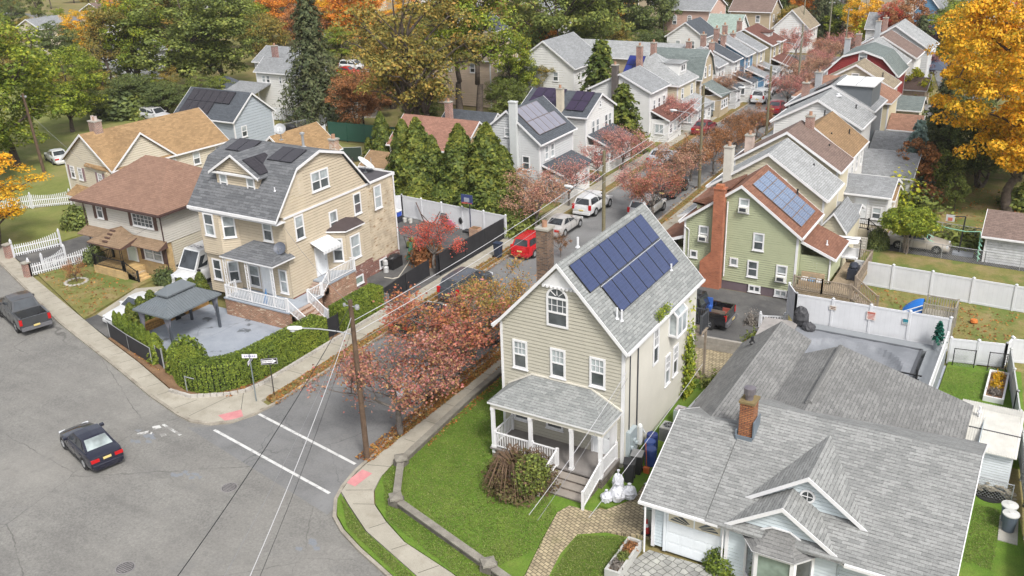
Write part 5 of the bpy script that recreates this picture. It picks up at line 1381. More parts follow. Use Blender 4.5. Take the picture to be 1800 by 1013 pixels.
# ------------------------------------------------------------------ tan gambrel house on the corner
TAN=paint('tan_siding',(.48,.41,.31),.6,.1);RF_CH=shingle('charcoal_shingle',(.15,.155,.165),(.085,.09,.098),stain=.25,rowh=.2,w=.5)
TANP=brick('worn_tan_siding',(.48,.41,.305),(.45,.38,.28),(.35,.29,.21),.2,2.2,(.27,.19,.11))
OLDB=brick('pinkish_old_brick',(.33,.15,.09),(.2,.095,.06),(.36,.28,.2),.085,.23,(.5,.4,.3));DKB=brick('dark_red_brick',(.22,.065,.045),(.13,.045,.035),(.25,.2,.17),.085,.23,(.4,.33,.3))
a,b,yF,yB=-50.2,-42.6,42.2,50.7
TH=thing('house','tall tan house with charcoal gambrel roof and brick porch base','house',(-46.4,46.5,0))
w=MB();GP=[(0,1.35),(8.5,1.35),(8.5,7.0),(6.2,9.75),(3.85,10.4),(1.6,9.75),(-.55,7.2),(0,7.0)]
clad(w,(b,yF,0),(0,1,0),(1,0,0),GP,.2);clad(w,(a,yB,0),(0,-1,0),(-1,0,0),[(0,1),(8.5,1),(8.5,7),(7,9.75),(4.6,10.4),(2.3,9.75),(0,7)],.2)
clad(w,(a,yF,0),(1,0,0),(0,-1,0),[(0,1.3),(7.6,1.3),(7.6,7.2),(0,7.2)],.2)
w.build('wall',TAN,TH)
w=MB();w.box(-48.6,yB+.02,-.1,b-.05,53.9,6.85);o=w.build('rear_wall',TANP,TH);o['label']='rear block with worn patchy tan siding'
m=MB();m.box(-48.7,yB+.03,6.852,b+.02,54.0,6.95);m.build('flat_roof',paint('rolled_roof',(.075,.07,.078),.9,.25),TH)
rf=MB();profile_roof(rf,[(41.35,7.1),(43.75,9.95),(46.05,10.6),(48.4,9.95),(50.95,7.05)],'x',a-.25,b+.22,.13);rf.build('roof',RF_CH,TH)
tr=MB();rake_trim(tr,[(41.35,7.1),(43.75,9.95),(46.05,10.6),(48.4,9.95),(50.95,7.05)],'x',b+.222,1,.17)
tr.box(a-.25,41.24,6.87,b+.22,41.348,7.06);tr.box(a-.2,41.36,6.72,b+.2,yF-.01,6.78);tr.box(b+.03,yF-.02,6.86,b+.07,53.9,7.0);tr.box(b+.03,53.78,.9,b+.07,53.9,6.86)
tr.box(-48.7,53.95,6.8,b+.05,54.05,7.02);tr.box(b+.0,50.95,6.96,b+.06,54.0,7.02)
tr.tube((-47.9,41.4,6.75),(-47.85,41.6,4.6),.05,.05,6)
tr.build('trim',WHITE,TH)
m=MB();m.box(b-.02,yF+.02,-.1,b+.05,yB,1.33);m.box(b-.5,yB,-.1,b+.06,53.9,.95);m.build('foundation',DKB,TH)
OE=(b,yF,0)
for u,z,ww,hh,k in ((1.35,5.95,.85,1.65,'dh'),(4.7,5.3,.85,1.6,'dh'),(7.35,5.85,.82,1.55,'dh'),(9.65,5.7,.85,1.75,'dh'),(3.8,8.55,1.75,1.35,'twin'),(5.35,2.95,.75,.8,'dh'),(9.6,.55,.9,.7,'slide')): window(TH,(b+(.03 if u>8.4 else 0),yF,0),*FACE['E'],u,z,ww,hh,k)
OS=(a,yF,0)
for u,z,ww,hh in ((6.1,5.95,.85,1.55),(6.95,2.45,.72,1.7)): window(TH,OS,*FACE['S'],u,z,ww,hh,'dh')
BP=[(-50.2,yF-.02),(-49.5,yF-.85),(-47.7,yF-.85),(-46.75,yF-.02)]
bay=MB()
def baywalls(mb,P,z0,z1,wins,root,c=.16):
 for i,(p,q) in enumerate(zip(P[:-1],P[1:])):
  p3,q3=V3((*p,0)),V3((*q,0));d=(q3-p3).normalized();L=(q3-p3).length;nn=V3((d.y,-d.x,0));clad(mb,p3,d,nn,[(0,z0),(L,z0),(L,z1),(0,z1)],c)
  for (k,z,ww,hh) in wins:
   if k==i: window(root,p3,d,nn,L/2,z,ww,hh,'dh')
baywalls(bay,BP,3.9,6.72,[(1,5.95,.95,1.6),(2,5.9,.85,1.6)],TH);bay.prism([BP[0],BP[1],BP[2],BP[3]],3.8,3.89);BP2=[(-50.2,yF-.02),(-49.6,yF-.62),(-47.9,yF-.62),(-47.2,yF-.02)];baywalls(bay,BP2,.9,3.79,[(1,2.6,.85,1.55),(2,2.55,.75,1.55)],TH)
bay.build('front_bay',TAN,TH)
DX0,DX1,DY=-48.6,-44.85,42.6
m=MB();clad(m,(DX0,DY,0),(1,0,0),(0,-1,0),[(0,7.9),(3.75,7.9),(3.75,9.4),(0,9.4)],.16);clad(m,(DX0-.25,DY-.05,0),(1,0,0),(0,-1,0),[(0,9.42),(4.25,9.42),(2.12,10.55)],.16);clad(m,(DX1,DY,0),(0,1,0),(1,0,0),[(0,8.0),(2.5,9.4),(0,9.4)],.16);clad(m,(DX0,DY+2.5,0),(0,-1,0),(-1,0,0),[(0,9.4),(2.5,8.0),(2.5,9.4)],.16)
DM=m.build('dormer',TAN,TH)
dr=MB();dp=[(DX0-.4,9.35),((DX0+DX1)/2,10.72),(DX1+.4,9.35)];profile_roof(dr,dp,'y',DY-.3,DY+3.4,.1);dr.build('dormer_roof',RF_CH,DM)
dt=MB();rake_trim(dt,dp,'y',DY-.302,-1,.15);dt.box(DX0-.35,DY-.26,9.28,DX1+.35,DY-.1,9.4);dt.box(DX1+.01,DY-.2,9.26,DX1+.36,DY+2.4,9.32);dt.build('trim',WHITE,DM)
for u in (.65,3.15): window(DM,(DX0,DY,0),*FACE['S'],u,8.65,.72,1.2,'dh')
SOLD=solar_mat('dark_solar_cells',(.028,.024,.028),(.05,.045,.05),None,.3);SOLG=solar_mat('grey_blue_solar',(.12,.17,.27),(.3,.34,.42),None,.16)
k_=(10.72-9.35)/((DX1-DX0)/2+.4);V_=V3((-1,0,k_)).normalized();panels(TH,(DX1+.22,DY+.05,9.45),(0,1,0),V_,(k_,0,1),2,1,1.02,1.66,SOLD,SOLB)
V_=V3((0,2.35,.68)).normalized();panels(TH,(-49.6,44.6,10.2),(1,0,0),V_,(0,-.68,2.35),2,1,1.02,1.55,SOLD,SOLB);panels(TH,(-45.3,44.15,10.06),(1,0,0),V_,(0,-.68,2.35),2,1,1.05,1.7,SOLD,SOLB)
chimney(TH,-44.2,49.6,8.3,10.3,.5,.5,brick('patchy_brick',(.35,.17,.1),(.5,.42,.33),(.4,.36,.3),.085,.22));vent(TH,-45.1,47.5,10.2,.9,.09,GALV,True);vent(TH,-43.4,42.6,8.6,.25,.04,VINYL)
PX0,PX1,PY=-46.75,-42.45,40.35
pr=MB();pr.poly([(PX0-.25,PY,4.3),(PX1+.2,PY,4.3),(-43.5,yF-.02,5.05),(-45.5,yF-.02,5.05)]);pr.poly([(PX1+.2,PY,4.3),(PX1+.2,yF+.3,4.3),(-43.5,yF-.02,5.05)]);pr.poly([(PX0-.25,yF-.1,4.3),(PX0-.25,PY,4.3),(-45.5,yF-.02,5.05)])
pr.box(PX0-.25,PY,4.2,PX1+.2,PY+.1,4.297,1);pr.box(PX1+.1,PY+.101,4.2,PX1+.2,yF+.3,4.297,1);pr.box(PX0-.25,PY+.101,4.2,PX0-.15,yF-.1,4.297,1);pr.poly([(PX0-.2,yF,4.25),(PX1+.15,yF,4.25),(PX1+.15,PY+.05,4.25),(PX0-.2,PY+.05,4.25)],1)
pr.build('porch_roof',[RF_CH,WHITE],TH)
for xx in (PX0,-44.75,PX1-.05):
 m=MB()
 for dx in (-.11,.11): m.box(xx+dx-.02,PY+.1,1.3,xx+dx+.02,PY+.14,4.2)
 for i in range(9): z0=1.4+i*.31;m.beam((xx-.11,PY+.12,z0),(xx+.11,PY+.12,z0+.15),.02,.02);m.beam((xx+.11,PY+.12,z0+.15),(xx-.11,PY+.12,z0+.3),.02,.02)
 m.build('porch_post',WHITE,TH)
BLUEP=paint('blue_grey_slab',(.3,.33,.37),.8,.1);TREAD=paint('pinkish_tread',(.36,.27,.22),.85,.15)
m=MB();m.box(-47.1,PY,-.05,-41.3,yF-.03,1.2,0);m.box(-47.15,PY-.05,1.2,-41.25,yF-.03,1.3,1);m.box(-42.55,yF,-.05,-41.25,43.5,1.2,0);m.box(-42.55,yF,1.2,-41.2,43.5,1.29,1);m.build('porch_base',[OLDB,BLUEP],TH)
m=MB();m.box(-42.5,44.25,-.05,-41.15,47.0,1.85,0);m.box(-42.55,44.2,1.85,-41.1,47.05,1.95,1)
for i in range(3): m.box(-42.5,43.55+i*.22,1.25,-41.2,44.2,1.48+i*.17,2)
m.build('side_landing',[OLDB,BLUEP,TREAD],TH)
m=MB()
for i in range(6): m.box(-41.24,40.5,-.05,-39.6-i*.27,42.2,.2+i*.2,0);m.box(-39.6-i*.27-.29,40.45,.2+i*.2,-39.57-i*.27,42.25,.245+i*.2,1)
m.build('porch_steps',[OLDB,TREAD],TH)
rk_=dict(step=.14,t=.03,rail=.05)
for p,q in (((-46.95,PY+.08,1.3),(-41.5,PY+.08,1.3)),((-46.95,PY+.15,1.3),(-46.95,yF-.9,1.3)),((-41.4,PY+.08,1.3),(-39.6,PY+.08,.15)),((-41.25,42.2,1.3),(-39.6,42.2,.15)),((-41.25,42.3,1.3),(-41.25,43.5,1.3)),((-41.2,43.55,1.3),(-41.15,44.25,1.95)),((-41.15,44.3,1.95),(-41.15,46.95,1.95)),((-42.4,46.98,1.95),(-41.2,46.98,1.95))): railing(TH,p,q,.85,**rk_)
door(TH,OE,*FACE['E'],3.05,1.98,.95,2.05);door(TH,OS,*FACE['S'],5.5,1.32,.95,2.05)
window(TH,OS,*FACE['S'],4.3,2.4,1.0,1.6,'dh')
aw=MB()
for i in range(12): aw.extr([(b+.03,yF+2.15+i*.155,4.55),(b+1.15,yF+2.15+i*.155,4.1),(b+1.15,yF+2.15+i*.155+.15,4.1),(b+.03,yF+2.15+i*.155+.15,4.55)],(0,0,.035+.02*(i % 2)),i % 2);aw.box(b+1.15,yF+2.15+i*.155,3.9,b+1.17,yF+2.3+i*.155,4.1,i % 2)
aw.build('awning',[WHITE,paint('awning_grey',(.55,.56,.57),.5,.05)],TH)
SB=[(b+.0,yF+4.0),(b+1.05,yF+4.6),(b+1.05,yF+6.4),(b+.0,yF+7.0)]
m=MB();baywalls(m,SB,1.9,4.75,[(0,3.45,.75,1.7),(1,3.4,1.05,1.75),(2,3.4,.7,1.7)],TH);m.build('side_bay',TAN,TH);SBb=[(p[0]+.02,p[1]) for p in SB];m=MB();m.prism(SBb,-.1,1.88);m.build('bay_base',DKB,TH);window(TH,(b+1.08,yF,0),*FACE['E'],5.5,.85,.95,.65,'fix',low=GLG)
m=MB();e=[(b+.0,yF+3.8),(b+1.25,yF+4.45),(b+1.25,yF+6.55),(b+.0,yF+7.2)];m.prism(e,4.76,4.86,1);m.poly([(*e[0],4.862),(*e[1],4.862),(b+.02,yF+5.0,5.25)],0);m.poly([(*e[1],4.862),(*e[2],4.862),(b+.02,yF+6.0,5.25),(b+.02,yF+5.0,5.25)],0);m.poly([(*e[2],4.862),(*e[3],4.862),(b+.02,yF+6.0,5.25)],0);m.build('bay_roof',[paint('dark_bay_roof',(.06,.045,.045),.9,.2),WHITE],TH)
def dish(x,y,z,rz,r,label,mat,mast=.5,tilt=.6,parent=None):
 t=parent or thing('satellite_dish',label,'satellite dish',(x,y,z))
 m=MB();n=18;c=V3((x,y,z+mast));ax=V3((cos(rz)*cos(tilt),sin(rz)*cos(tilt),sin(tilt)));s=ax.cross(V3((0,0,1))).normalized();u=s.cross(ax)
 rings=[[c+(s*cos(2*pi*i/n)+u*sin(2*pi*i/n))*(r*q)+ax*(r*.28*q*q) for i in range(n)] for q in (.02,.5,1.0)]
 for k in range(2):
  for i in range(n): m.poly([rings[k][i],rings[k][(i+1) % n],rings[k+1][(i+1) % n],rings[k+1][i]])
 for i in range(n): m.poly([rings[2][i],rings[2][(i+1) % n],rings[2][(i+1) % n]-ax*.03,rings[2][i]-ax*.03])
 m.build('dish',mat,t);m=MB();m.tube((x,y,z),tuple(c),.03,.03,8);m.beam(tuple(c-u*r*.8),tuple(c+ax*r*.95-u*r*.1),.03,.03);m.lathe((x,y,z),[(.15,0),(.15,.03)],10);m.build('mast',GALV,t);return t
dish(-42.9,41.9,4.4,-1.2,.42,'dark round satellite dish on the corner of the tan house porch roof',paint('dish_slate',(.09,.1,.125),.5,.1),.55)
dish(-44.6,53.2,6.95,.6,.72,'white satellite dish on a stand at the back edge of the flat roof',paint('dish_white',(.62,.64,.64),.5,.05),.6,.9);dish(-46.9,52.2,6.95,1.2,.95,'large pale dish lying back on the flat roof behind the gambrel',paint('dish_white',(.62,.64,.64),.5,.05),.45,1.2);dish(-47.2,47.6,10.45,-.9,.4,'grey satellite dish on the ridge beside the roof panels',GALV,.75)
for i,(x,y) in enumerate(((-44.6,51.5),(-44.1,51.3))): m=MB();m.tube((x,y,6.95),(x,y,8.7-.1*i),.045,.04,8);m.lathe((x,y,6.95),[(.14,0),(.14,.04)],8);tag(m.build('mast_pole',paint('rusty_black',(.05,.035,.035),.7,.3)),('taller black pole standing on the flat roof beside the gambrel','shorter black pole standing on the flat roof, right of the other')[i],'pole')
m=MB();m.extr([(-43.95,40.75,1.31),(-43.55,40.75,1.31),(-43.75,40.95,2.3)],(0,.05,0));tag(m.build('folded_umbrella',paint('umbrella_blue',(.06,.19,.4),.6,.1)),'folded blue umbrella leaning on the white porch railing','umbrella')
# ------------------------------------------------------------------ brick and white house with the brown hip roof
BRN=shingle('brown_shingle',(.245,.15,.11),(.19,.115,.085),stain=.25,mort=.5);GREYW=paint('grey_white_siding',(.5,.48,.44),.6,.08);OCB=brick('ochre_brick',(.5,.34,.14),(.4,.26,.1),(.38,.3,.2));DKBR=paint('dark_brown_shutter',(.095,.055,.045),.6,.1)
BH=thing('house','two storey house with brown hip roof, white upper floor and ochre brick below','house',(-60.2,47,0))
x0,x1,y0,y1=-64.5,-55.9,43.2,51.2
w=MB();wallrect(w,x0,y0,x1,y1,2.75,5.2,.18);w.build('upper_wall',GREYW,BH);w=MB();w.box(x0+.08,y0+.1,-.1,x1-.08,y0+.6,2.74);o=w.build('front_brick',OCB,BH);w=MB();wallrect(w,x0+.02,y0+.62,x1-.02,y1,0,2.74,.18);w.build('side_wall',paint('cream_grey_siding',(.47,.43,.35),.6,.08),BH)
r=MB();hip(r,x0-.65,y0-.65,x1+.65,y1+.65,5.28,7.95,'x',3.7,.16,0,1);r.build('roof',[BRN,DKBR],BH)
g_=MB();g_.box(x0-.75,y0-.76,5.1,x1+.75,y0-.655,5.22);g_.box(x1+.655,y0-.65,5.1,x1+.76,y1+.7,5.22)
for x in (x0-.05,x1+.05): g_.tube((x,y0-.1,.1),(x,y0-.1,5.1),.05,.05,6)
g_.tube((x1+.1,y0+3.6,1.5),(x1+.1,y0+3.6,4.6),.03,.03,6);g_.build('gutter',paint('gutter_brown',(.06,.035,.032),.5,.1),BH)
OS=(x0,y0,0)
window(BH,OS,*FACE['S'],1.75,4.45,.75,1.35,'g6',up=GL);shutters(BH,OS,*FACE['S'],1.75,4.45,.75,1.45,DKBR);window(BH,OS,*FACE['S'],6.6,4.45,2.3,1.35,'grid');shutters(BH,OS,*FACE['S'],6.6,4.45,2.3,1.45,DKBR)
OS2=(x0,y0+.08,0);window(BH,OS2,*FACE['S'],7.0,1.75,2.0,1.2,'twin',low=GLC,up=GLC);shutters(BH,OS2,*FACE['S'],7.0,1.75,2.0,1.3,DKBR);window(BH,OS2,*FACE['S'],1.9,1.9,1.1,1.0,'fix');door(BH,OS2,*FACE['S'],4.6,.75,.95,2.0,paint('mint_door',(.5,.58,.53),.5,.05))
OC=shingle('tan_brown_shingle',(.25,.175,.115),(.18,.125,.08),stain=.3,mort=.5)
m=MB();m.poly([(x0-.3,y0-.95,2.55),(x1+.3,y0-.95,2.55),(x1+.25,y0-.02,3.0),(x0-.25,y0-.02,3.0)]);m.poly([(x0-.3,y0-.02,2.5),(x1+.3,y0-.02,2.5),(x1+.3,y0-.95,2.5),(x0-.3,y0-.95,2.5)],1);m.poly([(x0-.3,y0-.95,2.5),(x1+.3,y0-.95,2.5),(x1+.3,y0-.95,2.55),(x0-.3,y0-.95,2.55)],1);m.poly([(x1+.3,y0-.95,2.5),(x1+.3,y0-.02,2.5),(x1+.25,y0-.02,3.0),(x1+.3,y0-.95,2.55)],1)
px0,px1,py=-62.4,-58.6,41.3
m.poly([(px0,py,2.56),(px1,py,2.56),(-60.5,42.4,3.45)]);m.poly([(px1,py,2.56),(px1,y0-.3,2.95),(-60.5,y0-.03,3.5),(-60.5,42.4,3.45)]);m.poly([(px0,y0-.3,2.95),(px0,py,2.56),(-60.5,42.4,3.45),(-60.5,y0-.03,3.5)]);m.poly([(px0,py,2.45),(px1,py,2.45),(px1,py,2.56),(px0,py,2.56)],1);m.poly([(px1,py,2.45),(px1,y0-.3,2.45),(px1,y0-.3,2.95),(px1,py,2.56)],1);m.poly([(px0,y0-.3,2.46),(px1,y0-.3,2.46),(px1,py,2.46),(px0,py,2.46)],1)
for i in range(4): m.box(-60.75,41.45+i*.27,2.75+i*.2,-60.25,41.6+i*.27,2.85+i*.2,1)
m.build('porch_roof',[OC,DKBR],BH)
m=MB();m.box(px0+.1,py+.1,-.05,px1-.1,y0+.05,.66);m.build('porch_base',OCB,BH)
m=MB()
for i in range(4): m.box(px1-.09,py+.3,-.05,-57.4-i*.27,y0-.55,.16+i*.16)
m.build('front_steps',OCB,BH)
for p,q in (((px0+.2,py+.2,.66),(px1-.2,py+.2,.66)),((px0+.2,py+.2,.66),(px0+.2,y0,.66)),((px1-.2,py+.2,.66),(-57.4,py+.2,.1))): railing(BH,p,q,.8,.14,BLACK,t=.025,rail=.04)
for x in (px0+.2,px1-.2): m=MB();m.box(x-.13,py+.12,.66,x-.1,py+.15,2.46);m.box(x+.1,py+.12,.66,x+.13,py+.15,2.46);[m.beam((x-.11,py+.13,.8+i*.3),(x+.11,py+.13,1.0+i*.3),.02,.02) for i in range(5)];m.build('porch_post',BLACK,BH)
# ------------------------------------------------------------------ beige house with tan roof behind it
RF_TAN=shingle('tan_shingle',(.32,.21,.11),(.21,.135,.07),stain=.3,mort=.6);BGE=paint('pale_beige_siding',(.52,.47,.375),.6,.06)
W_,ze,zr,vB,L_=7.8,4.5,7.15,6.2,12.2
GH=simple_house('beige house with a tan shingle roof, two white-trimmed gables and brick chimney',-W_,0,0,L_,ze,zr,BGE,RF_TAN,'y',ov=.25,rk=.25,course=.2,rz=((-71.5,51.24),-.105),
     wins=(('S',1.05,3.4,.7,1.15,'g6'),('S',2.35,3.4,.7,1.15,'g6'),('S',5.6,3.3,.75,1.2,'g6'),('E',6.0,3.5,.8,1.2,'dh'),('E',8.6,3.6,.8,1.2,'dh'),('E',11.2,3.6,.75,1.2,'dh'),('E',10.2,1.0,1.2,1.2,'twin'),('S',2.6,.9,1.1,1.1,'dh')))
shm=paint('mauve_shutter',(.24,.16,.17),.6,.1)
shutters(GH,(-W_,0,0),*FACE['S'],1.7,3.4,2.05,1.25,shm,.3);shutters(GH,(-W_,0,0),*FACE['S'],5.6,3.3,.75,1.3,shm,.3)
m=MB();clad(m,(0.05,0,0),(0,1,0),(1,0,0),[(0,ze-.3),(vB,ze-.3),(vB,ze),(vB/2,zr-.1),(0,ze)],.2);m.build('gable_wall',BGE,GH);m=MB();profile_roof(m,[(-.25,ze-.06),(vB/2,zr+.12),(vB+.25,ze-.06)],'x',-W_/2-.3,.3,.12);m.build('gable_roof',RF_TAN,GH);m=MB();rake_trim(m,[(-.25,ze-.06),(vB/2,zr+.12),(vB+.25,ze-.06)],'x',.302,1,.18);m.build('gable_trim',WHITE,GH)
c_=chimney(GH,-W_/2-.1,1.5,5.8,8.1,.95,.75,brick('chimney_brick_dark',(.22,.1,.07),(.14,.07,.05)));m=MB()
for k in (-.25,.25): m.lathe((-W_/2-.1+k,1.5,8.2),[(.16,0),(.14,.35),(.16,.38)],10)
m.build('chimney_pot',paint('pot_white',(.5,.42,.38),.6,.2),c_)
m=MB();m.poly([(-W_+1.3,-1.3,1.6),(-.6,-1.3,1.6),(-.6,-.04,2.3),(-W_+1.3,-.04,2.3)]);m.box(-W_+1.3,-1.3,1.5,-.6,-.04,1.595,1);m.build('pent_roof',[RF_TAN,WHITE],GH);m=MB();m.box(-.55,-.5,0,-.1,-.05,4.3);m.build('stone_pier',brick('mixed_stone',(.45,.38,.28),(.3,.22,.13),(.4,.38,.33),.2,.3),GH)
simple_house('small tan-roofed annex with white gable behind the beige house',-66.8,63.5,-61.5,69.5,3.3,5.4,BGE,RF_TAN,'y',name='annex',rz=None)
# ------------------------------------------------------------------ green house with the tall brick chimney
GRN=paint('sage_siding',(.36,.385,.25),.6,.06);RF_BR=shingle('red_brown_shingle',(.22,.11,.075),(.15,.075,.052),stain=.2,mort=.5)
x0,x1,y0,y1,ze,zr=-21.75,-13.9,59.6,64.7,4.6,7.45
EH=simple_house('sage green house with a tall orange brick chimney and brown roof',x0,y0,x1,y1,ze,zr,GRN,RF_BR,'y',ov=.3,rk=.28,course=.16,zb=.55,base=paint('purple_grey_base',(.13,.1,.115),.85,.15),
 wins=(('S',4.1,6.15,.72,1.0,'ac'),('S',1.4,3.75,.72,1.15,'ac'),('S',5.25,3.75,.75,1.25,'dh'),('S',4.98,1.75,.75,1.2,'dh'),('S',6.95,1.75,.75,1.2,'ac'),('S',.75,2.15,.55,.55,'pict'),('S',3.65,2.05,.58,.58,'pict'),('S',5.2,.32,.85,.5,'slide'),('S',7.0,.32,.85,.5,'slide')))
m=MB();cx=-19.3;yy=y0-.03
m.extr([(cx-1.05,yy,-.1),(cx+.42,yy,-.1),(cx+.42,yy,7.2),(cx-.3,yy,7.2),(cx-.3,yy,2.7),(cx-1.05,yy,1.9)],(0,-.55,0));m.box(cx-.36,yy-.6,7.2,cx+.48,yy+.06,7.28);C_=m.build('chimney',brick('bright_orange_brick',(.38,.125,.06),(.27,.08,.04),(.3,.15,.095),.085,.2),EH)
m=MB();m.box(cx-.2,yy-.5,7.285,cx+.3,yy-.1,7.5);m.build('flue',paint('orange_flue',(.36,.13,.06),.7,.1),C_)
sl_=(zr-ze)/((x1-x0)/2);mid=(x0+x1)/2;V_=V3((-1,0,sl_)).normalized();z_=lambda x: zr+.15-(x-mid)*sl_
panels(EH,(x1-.12,y0+.9,z_(x1-.12)),(0,1,0),V_,(sl_,0,1),3,5,1.2,.84,SOLG,paint('panel_frame_brown',(.16,.12,.1),.4,.1),.02);vent(EH,x1-1.5,y1-.2,z_(x1-1.5),.4)
m=MB();wallrect(m,x0-2.2,y0+.5,x0-.02,y1-.3,0,2.3,.16);m.build('front_porch',GRN,EH);m=MB();m.extr([(x0-2.6,y0+.2,2.35),(x0-.03,y0+.2,3.35),(x0-.03,y1-.1,3.35),(x0-2.6,y1-.1,2.35)],(0,0,-.14));m.build('porch_roof',RF_BR,EH);m=MB();m.beam((x0-2.6,y0+.17,2.28),(x0-.03,y0+.17,3.28),.05,.2);m.build('porch_trim',WHITE,EH);window(EH,(x0-2.2,y0+.5,0),*FACE['S'],1.2,1.45,1.25,1.15,'slide')
m=MB();wallrect(m,x1+.03,y0+.9,x1+1.95,y1-.6,1.2,3.0,.16);m.build('rear_wing',GRN,EH);m=MB();m.extr([(x1+.03,y0+.65,4.0),(x1+2.35,y0+.65,3.05),(x1+2.35,y1-.4,3.05),(x1+.03,y1-.4,4.0)],(0,0,-.14));m.build('rear_roof',RF_BR,EH);m=MB();m.beam((x1+.05,y0+.62,3.95),(x1+2.35,y0+.62,3.0),.05,.18);m.box(x1+2.36,y0+.6,2.9,x1+2.44,y1-.4,3.04);m.tube((x1+2.0,y0+.85,1.3),(x1+2.0,y0+.85,3.0),.06,.06,8);m.build('rear_trim',WHITE,EH);vent(EH,x1+1.4,y0+2.2,3.45,.3,.05,VINYL)
m=MB();m.extr([(x0+1.2,y0+.8,5.45),(x0+2.9,y0+.8,6.95),(x0+2.9,y1-.8,6.95),(x0+.2,y1-.8,5.6),(x0+.2,y0+.8,5.6)],(0,0,.12));m.extr([(x0+.5,y0+.9,5.1),(x0+2.6,y0+.9,6.75),(x0+.5,y0+.9,5.68)],(0,y1-y0-1.8,0),1);m.build('dormer',[RF_BR,GRN],EH)
m=MB();m.path([(x0+.35,y0-.08,.6),(x0+.35,y0-.08,3.9),(x0+.0,y0-.08,4.15)],.035);m.path([(cx+.55,y0-.1,.9),(cx+.55,y0-.1,6.3)],.05);m.build('downpipe',WHITE,EH)
t=thing('deck','weathered timber deck with stairs behind the sage green house','deck',(-11.5,61.5,0));m=MB()
DX0,DX1,DY0,DY1,DZ=-13.75,-10.1,58.6,65.6,1.15
for i in range(26): m.box(DX0+i*.14,DY0,DZ-.04,DX0+i*.14+.132,y0+.85 if i<14 else DY1,DZ) if True else None
m.box(DX0,DY0+.02,DZ-.28,DX1,DY0+.08,DZ-.045);m.box(DX1-.06,DY0+.09,DZ-.28,DX1,DY1,DZ-.045)
m.build('floor',paint('deck_boards',(.28,.22,.15),.85,.3,3),t)
for p,q in (((DX0+.05,DY0+.06,DZ),(-11.9,DY0+.06,DZ)),((-11.9,DY0+.06,DZ),(DX1-.05,DY0+.06,DZ)),((DX1-.05,60.2,DZ),(DX1-.05,65.5,DZ)),((-11.8,65.5,DZ),(DX1-.1,65.5,DZ))): railing(t,p,q,.95,.13,WOODG,t=.045,rail=.09)
m=MB()
for i in range(5): m.box(DX1+.02+i*.27,58.8,DZ-.2-i*.22,DX1+.33+i*.27,60.1,DZ-.15-i*.22)
for y in (58.75,60.12): m.beam((DX1,y,DZ-.25),(DX1+1.5,y,.0),.06,.25)
m.build('stairs',WOODG,t);railing(t,(DX1,58.72,DZ),(DX1+1.5,58.72,.05),.95,.13,WOODG,t=.045,rail=.09);railing(t,(DX1,60.16,DZ),(DX1+1.5,60.16,.05),.95,.13,WOODG,t=.045,rail=.09)
for x,y in ((DX0+.1,DY0+.12),(-11.9,DY0+.12),(DX1-.12,DY0+.15),(DX1-.12,62.4),(DX1-.12,65.3)): m=MB();m.box(x-.06,y-.06,-.05,x+.06,y+.06,DZ-.3);m.build('post',WOODG,t)
lt=MB()
for x0_,x1_ in ((DX0+.25,-12.05),(-11.75,-10.35)):
 n_=int((x1_-x0_)/.12)
 for i in range(n_): x=x0_+i*.12;lt.beam((x,DY0+.05,.02),(min(x1_,x+.8),DY0+.05,.02+min(.8,x1_-x)),.02,.012);lt.beam((x,DY0+.045,min(.82,x-x0_+.02)),(min(x1_,x+.8) if x-x0_ >= .8 else x0_+(x-x0_)*1.0,DY0+.045,.02),.02,.012) if x-x0_>.1 else None
lt.build('lattice',WOODL,t)
# ------------------------------------------------------------------ street rows (each house a thing)
CRM=paint('cream_siding',(.52,.475,.36),.6,.06);WHT=paint('white_siding',(.62,.62,.61),.6,.06);GRYS=paint('blue_grey_siding',(.36,.4,.44),.6,.06);DGR=paint('dark_grey_siding',(.13,.145,.16),.6,.08);LGR=paint('light_grey_siding',(.5,.51,.52),.6,.06);BLU=paint('blue_siding',(.1,.21,.33),.6,.08);OLV=paint('khaki_siding',(.37,.32,.2),.6,.08);REDB=paint('barn_red',(.24,.03,.03),.7,.12);BUFF=paint('buff_siding',(.4,.33,.23),.6,.08);YEL=paint('pale_yellow_siding',(.58,.52,.37),.6,.06);PCH=paint('peach_siding',(.56,.44,.34),.6,.08)
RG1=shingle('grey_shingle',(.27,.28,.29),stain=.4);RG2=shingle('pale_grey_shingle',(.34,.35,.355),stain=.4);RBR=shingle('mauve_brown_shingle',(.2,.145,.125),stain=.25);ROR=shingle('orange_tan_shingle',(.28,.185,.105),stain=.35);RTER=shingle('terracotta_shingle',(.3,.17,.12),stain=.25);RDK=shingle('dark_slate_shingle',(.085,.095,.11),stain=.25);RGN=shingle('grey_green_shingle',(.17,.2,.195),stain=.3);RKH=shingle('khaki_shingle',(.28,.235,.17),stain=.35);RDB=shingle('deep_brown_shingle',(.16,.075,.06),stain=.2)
SHW=[('S',1.7,3.6,.8,1.2,'dh'),('S',5.2,3.6,.8,1.2,'dh')]
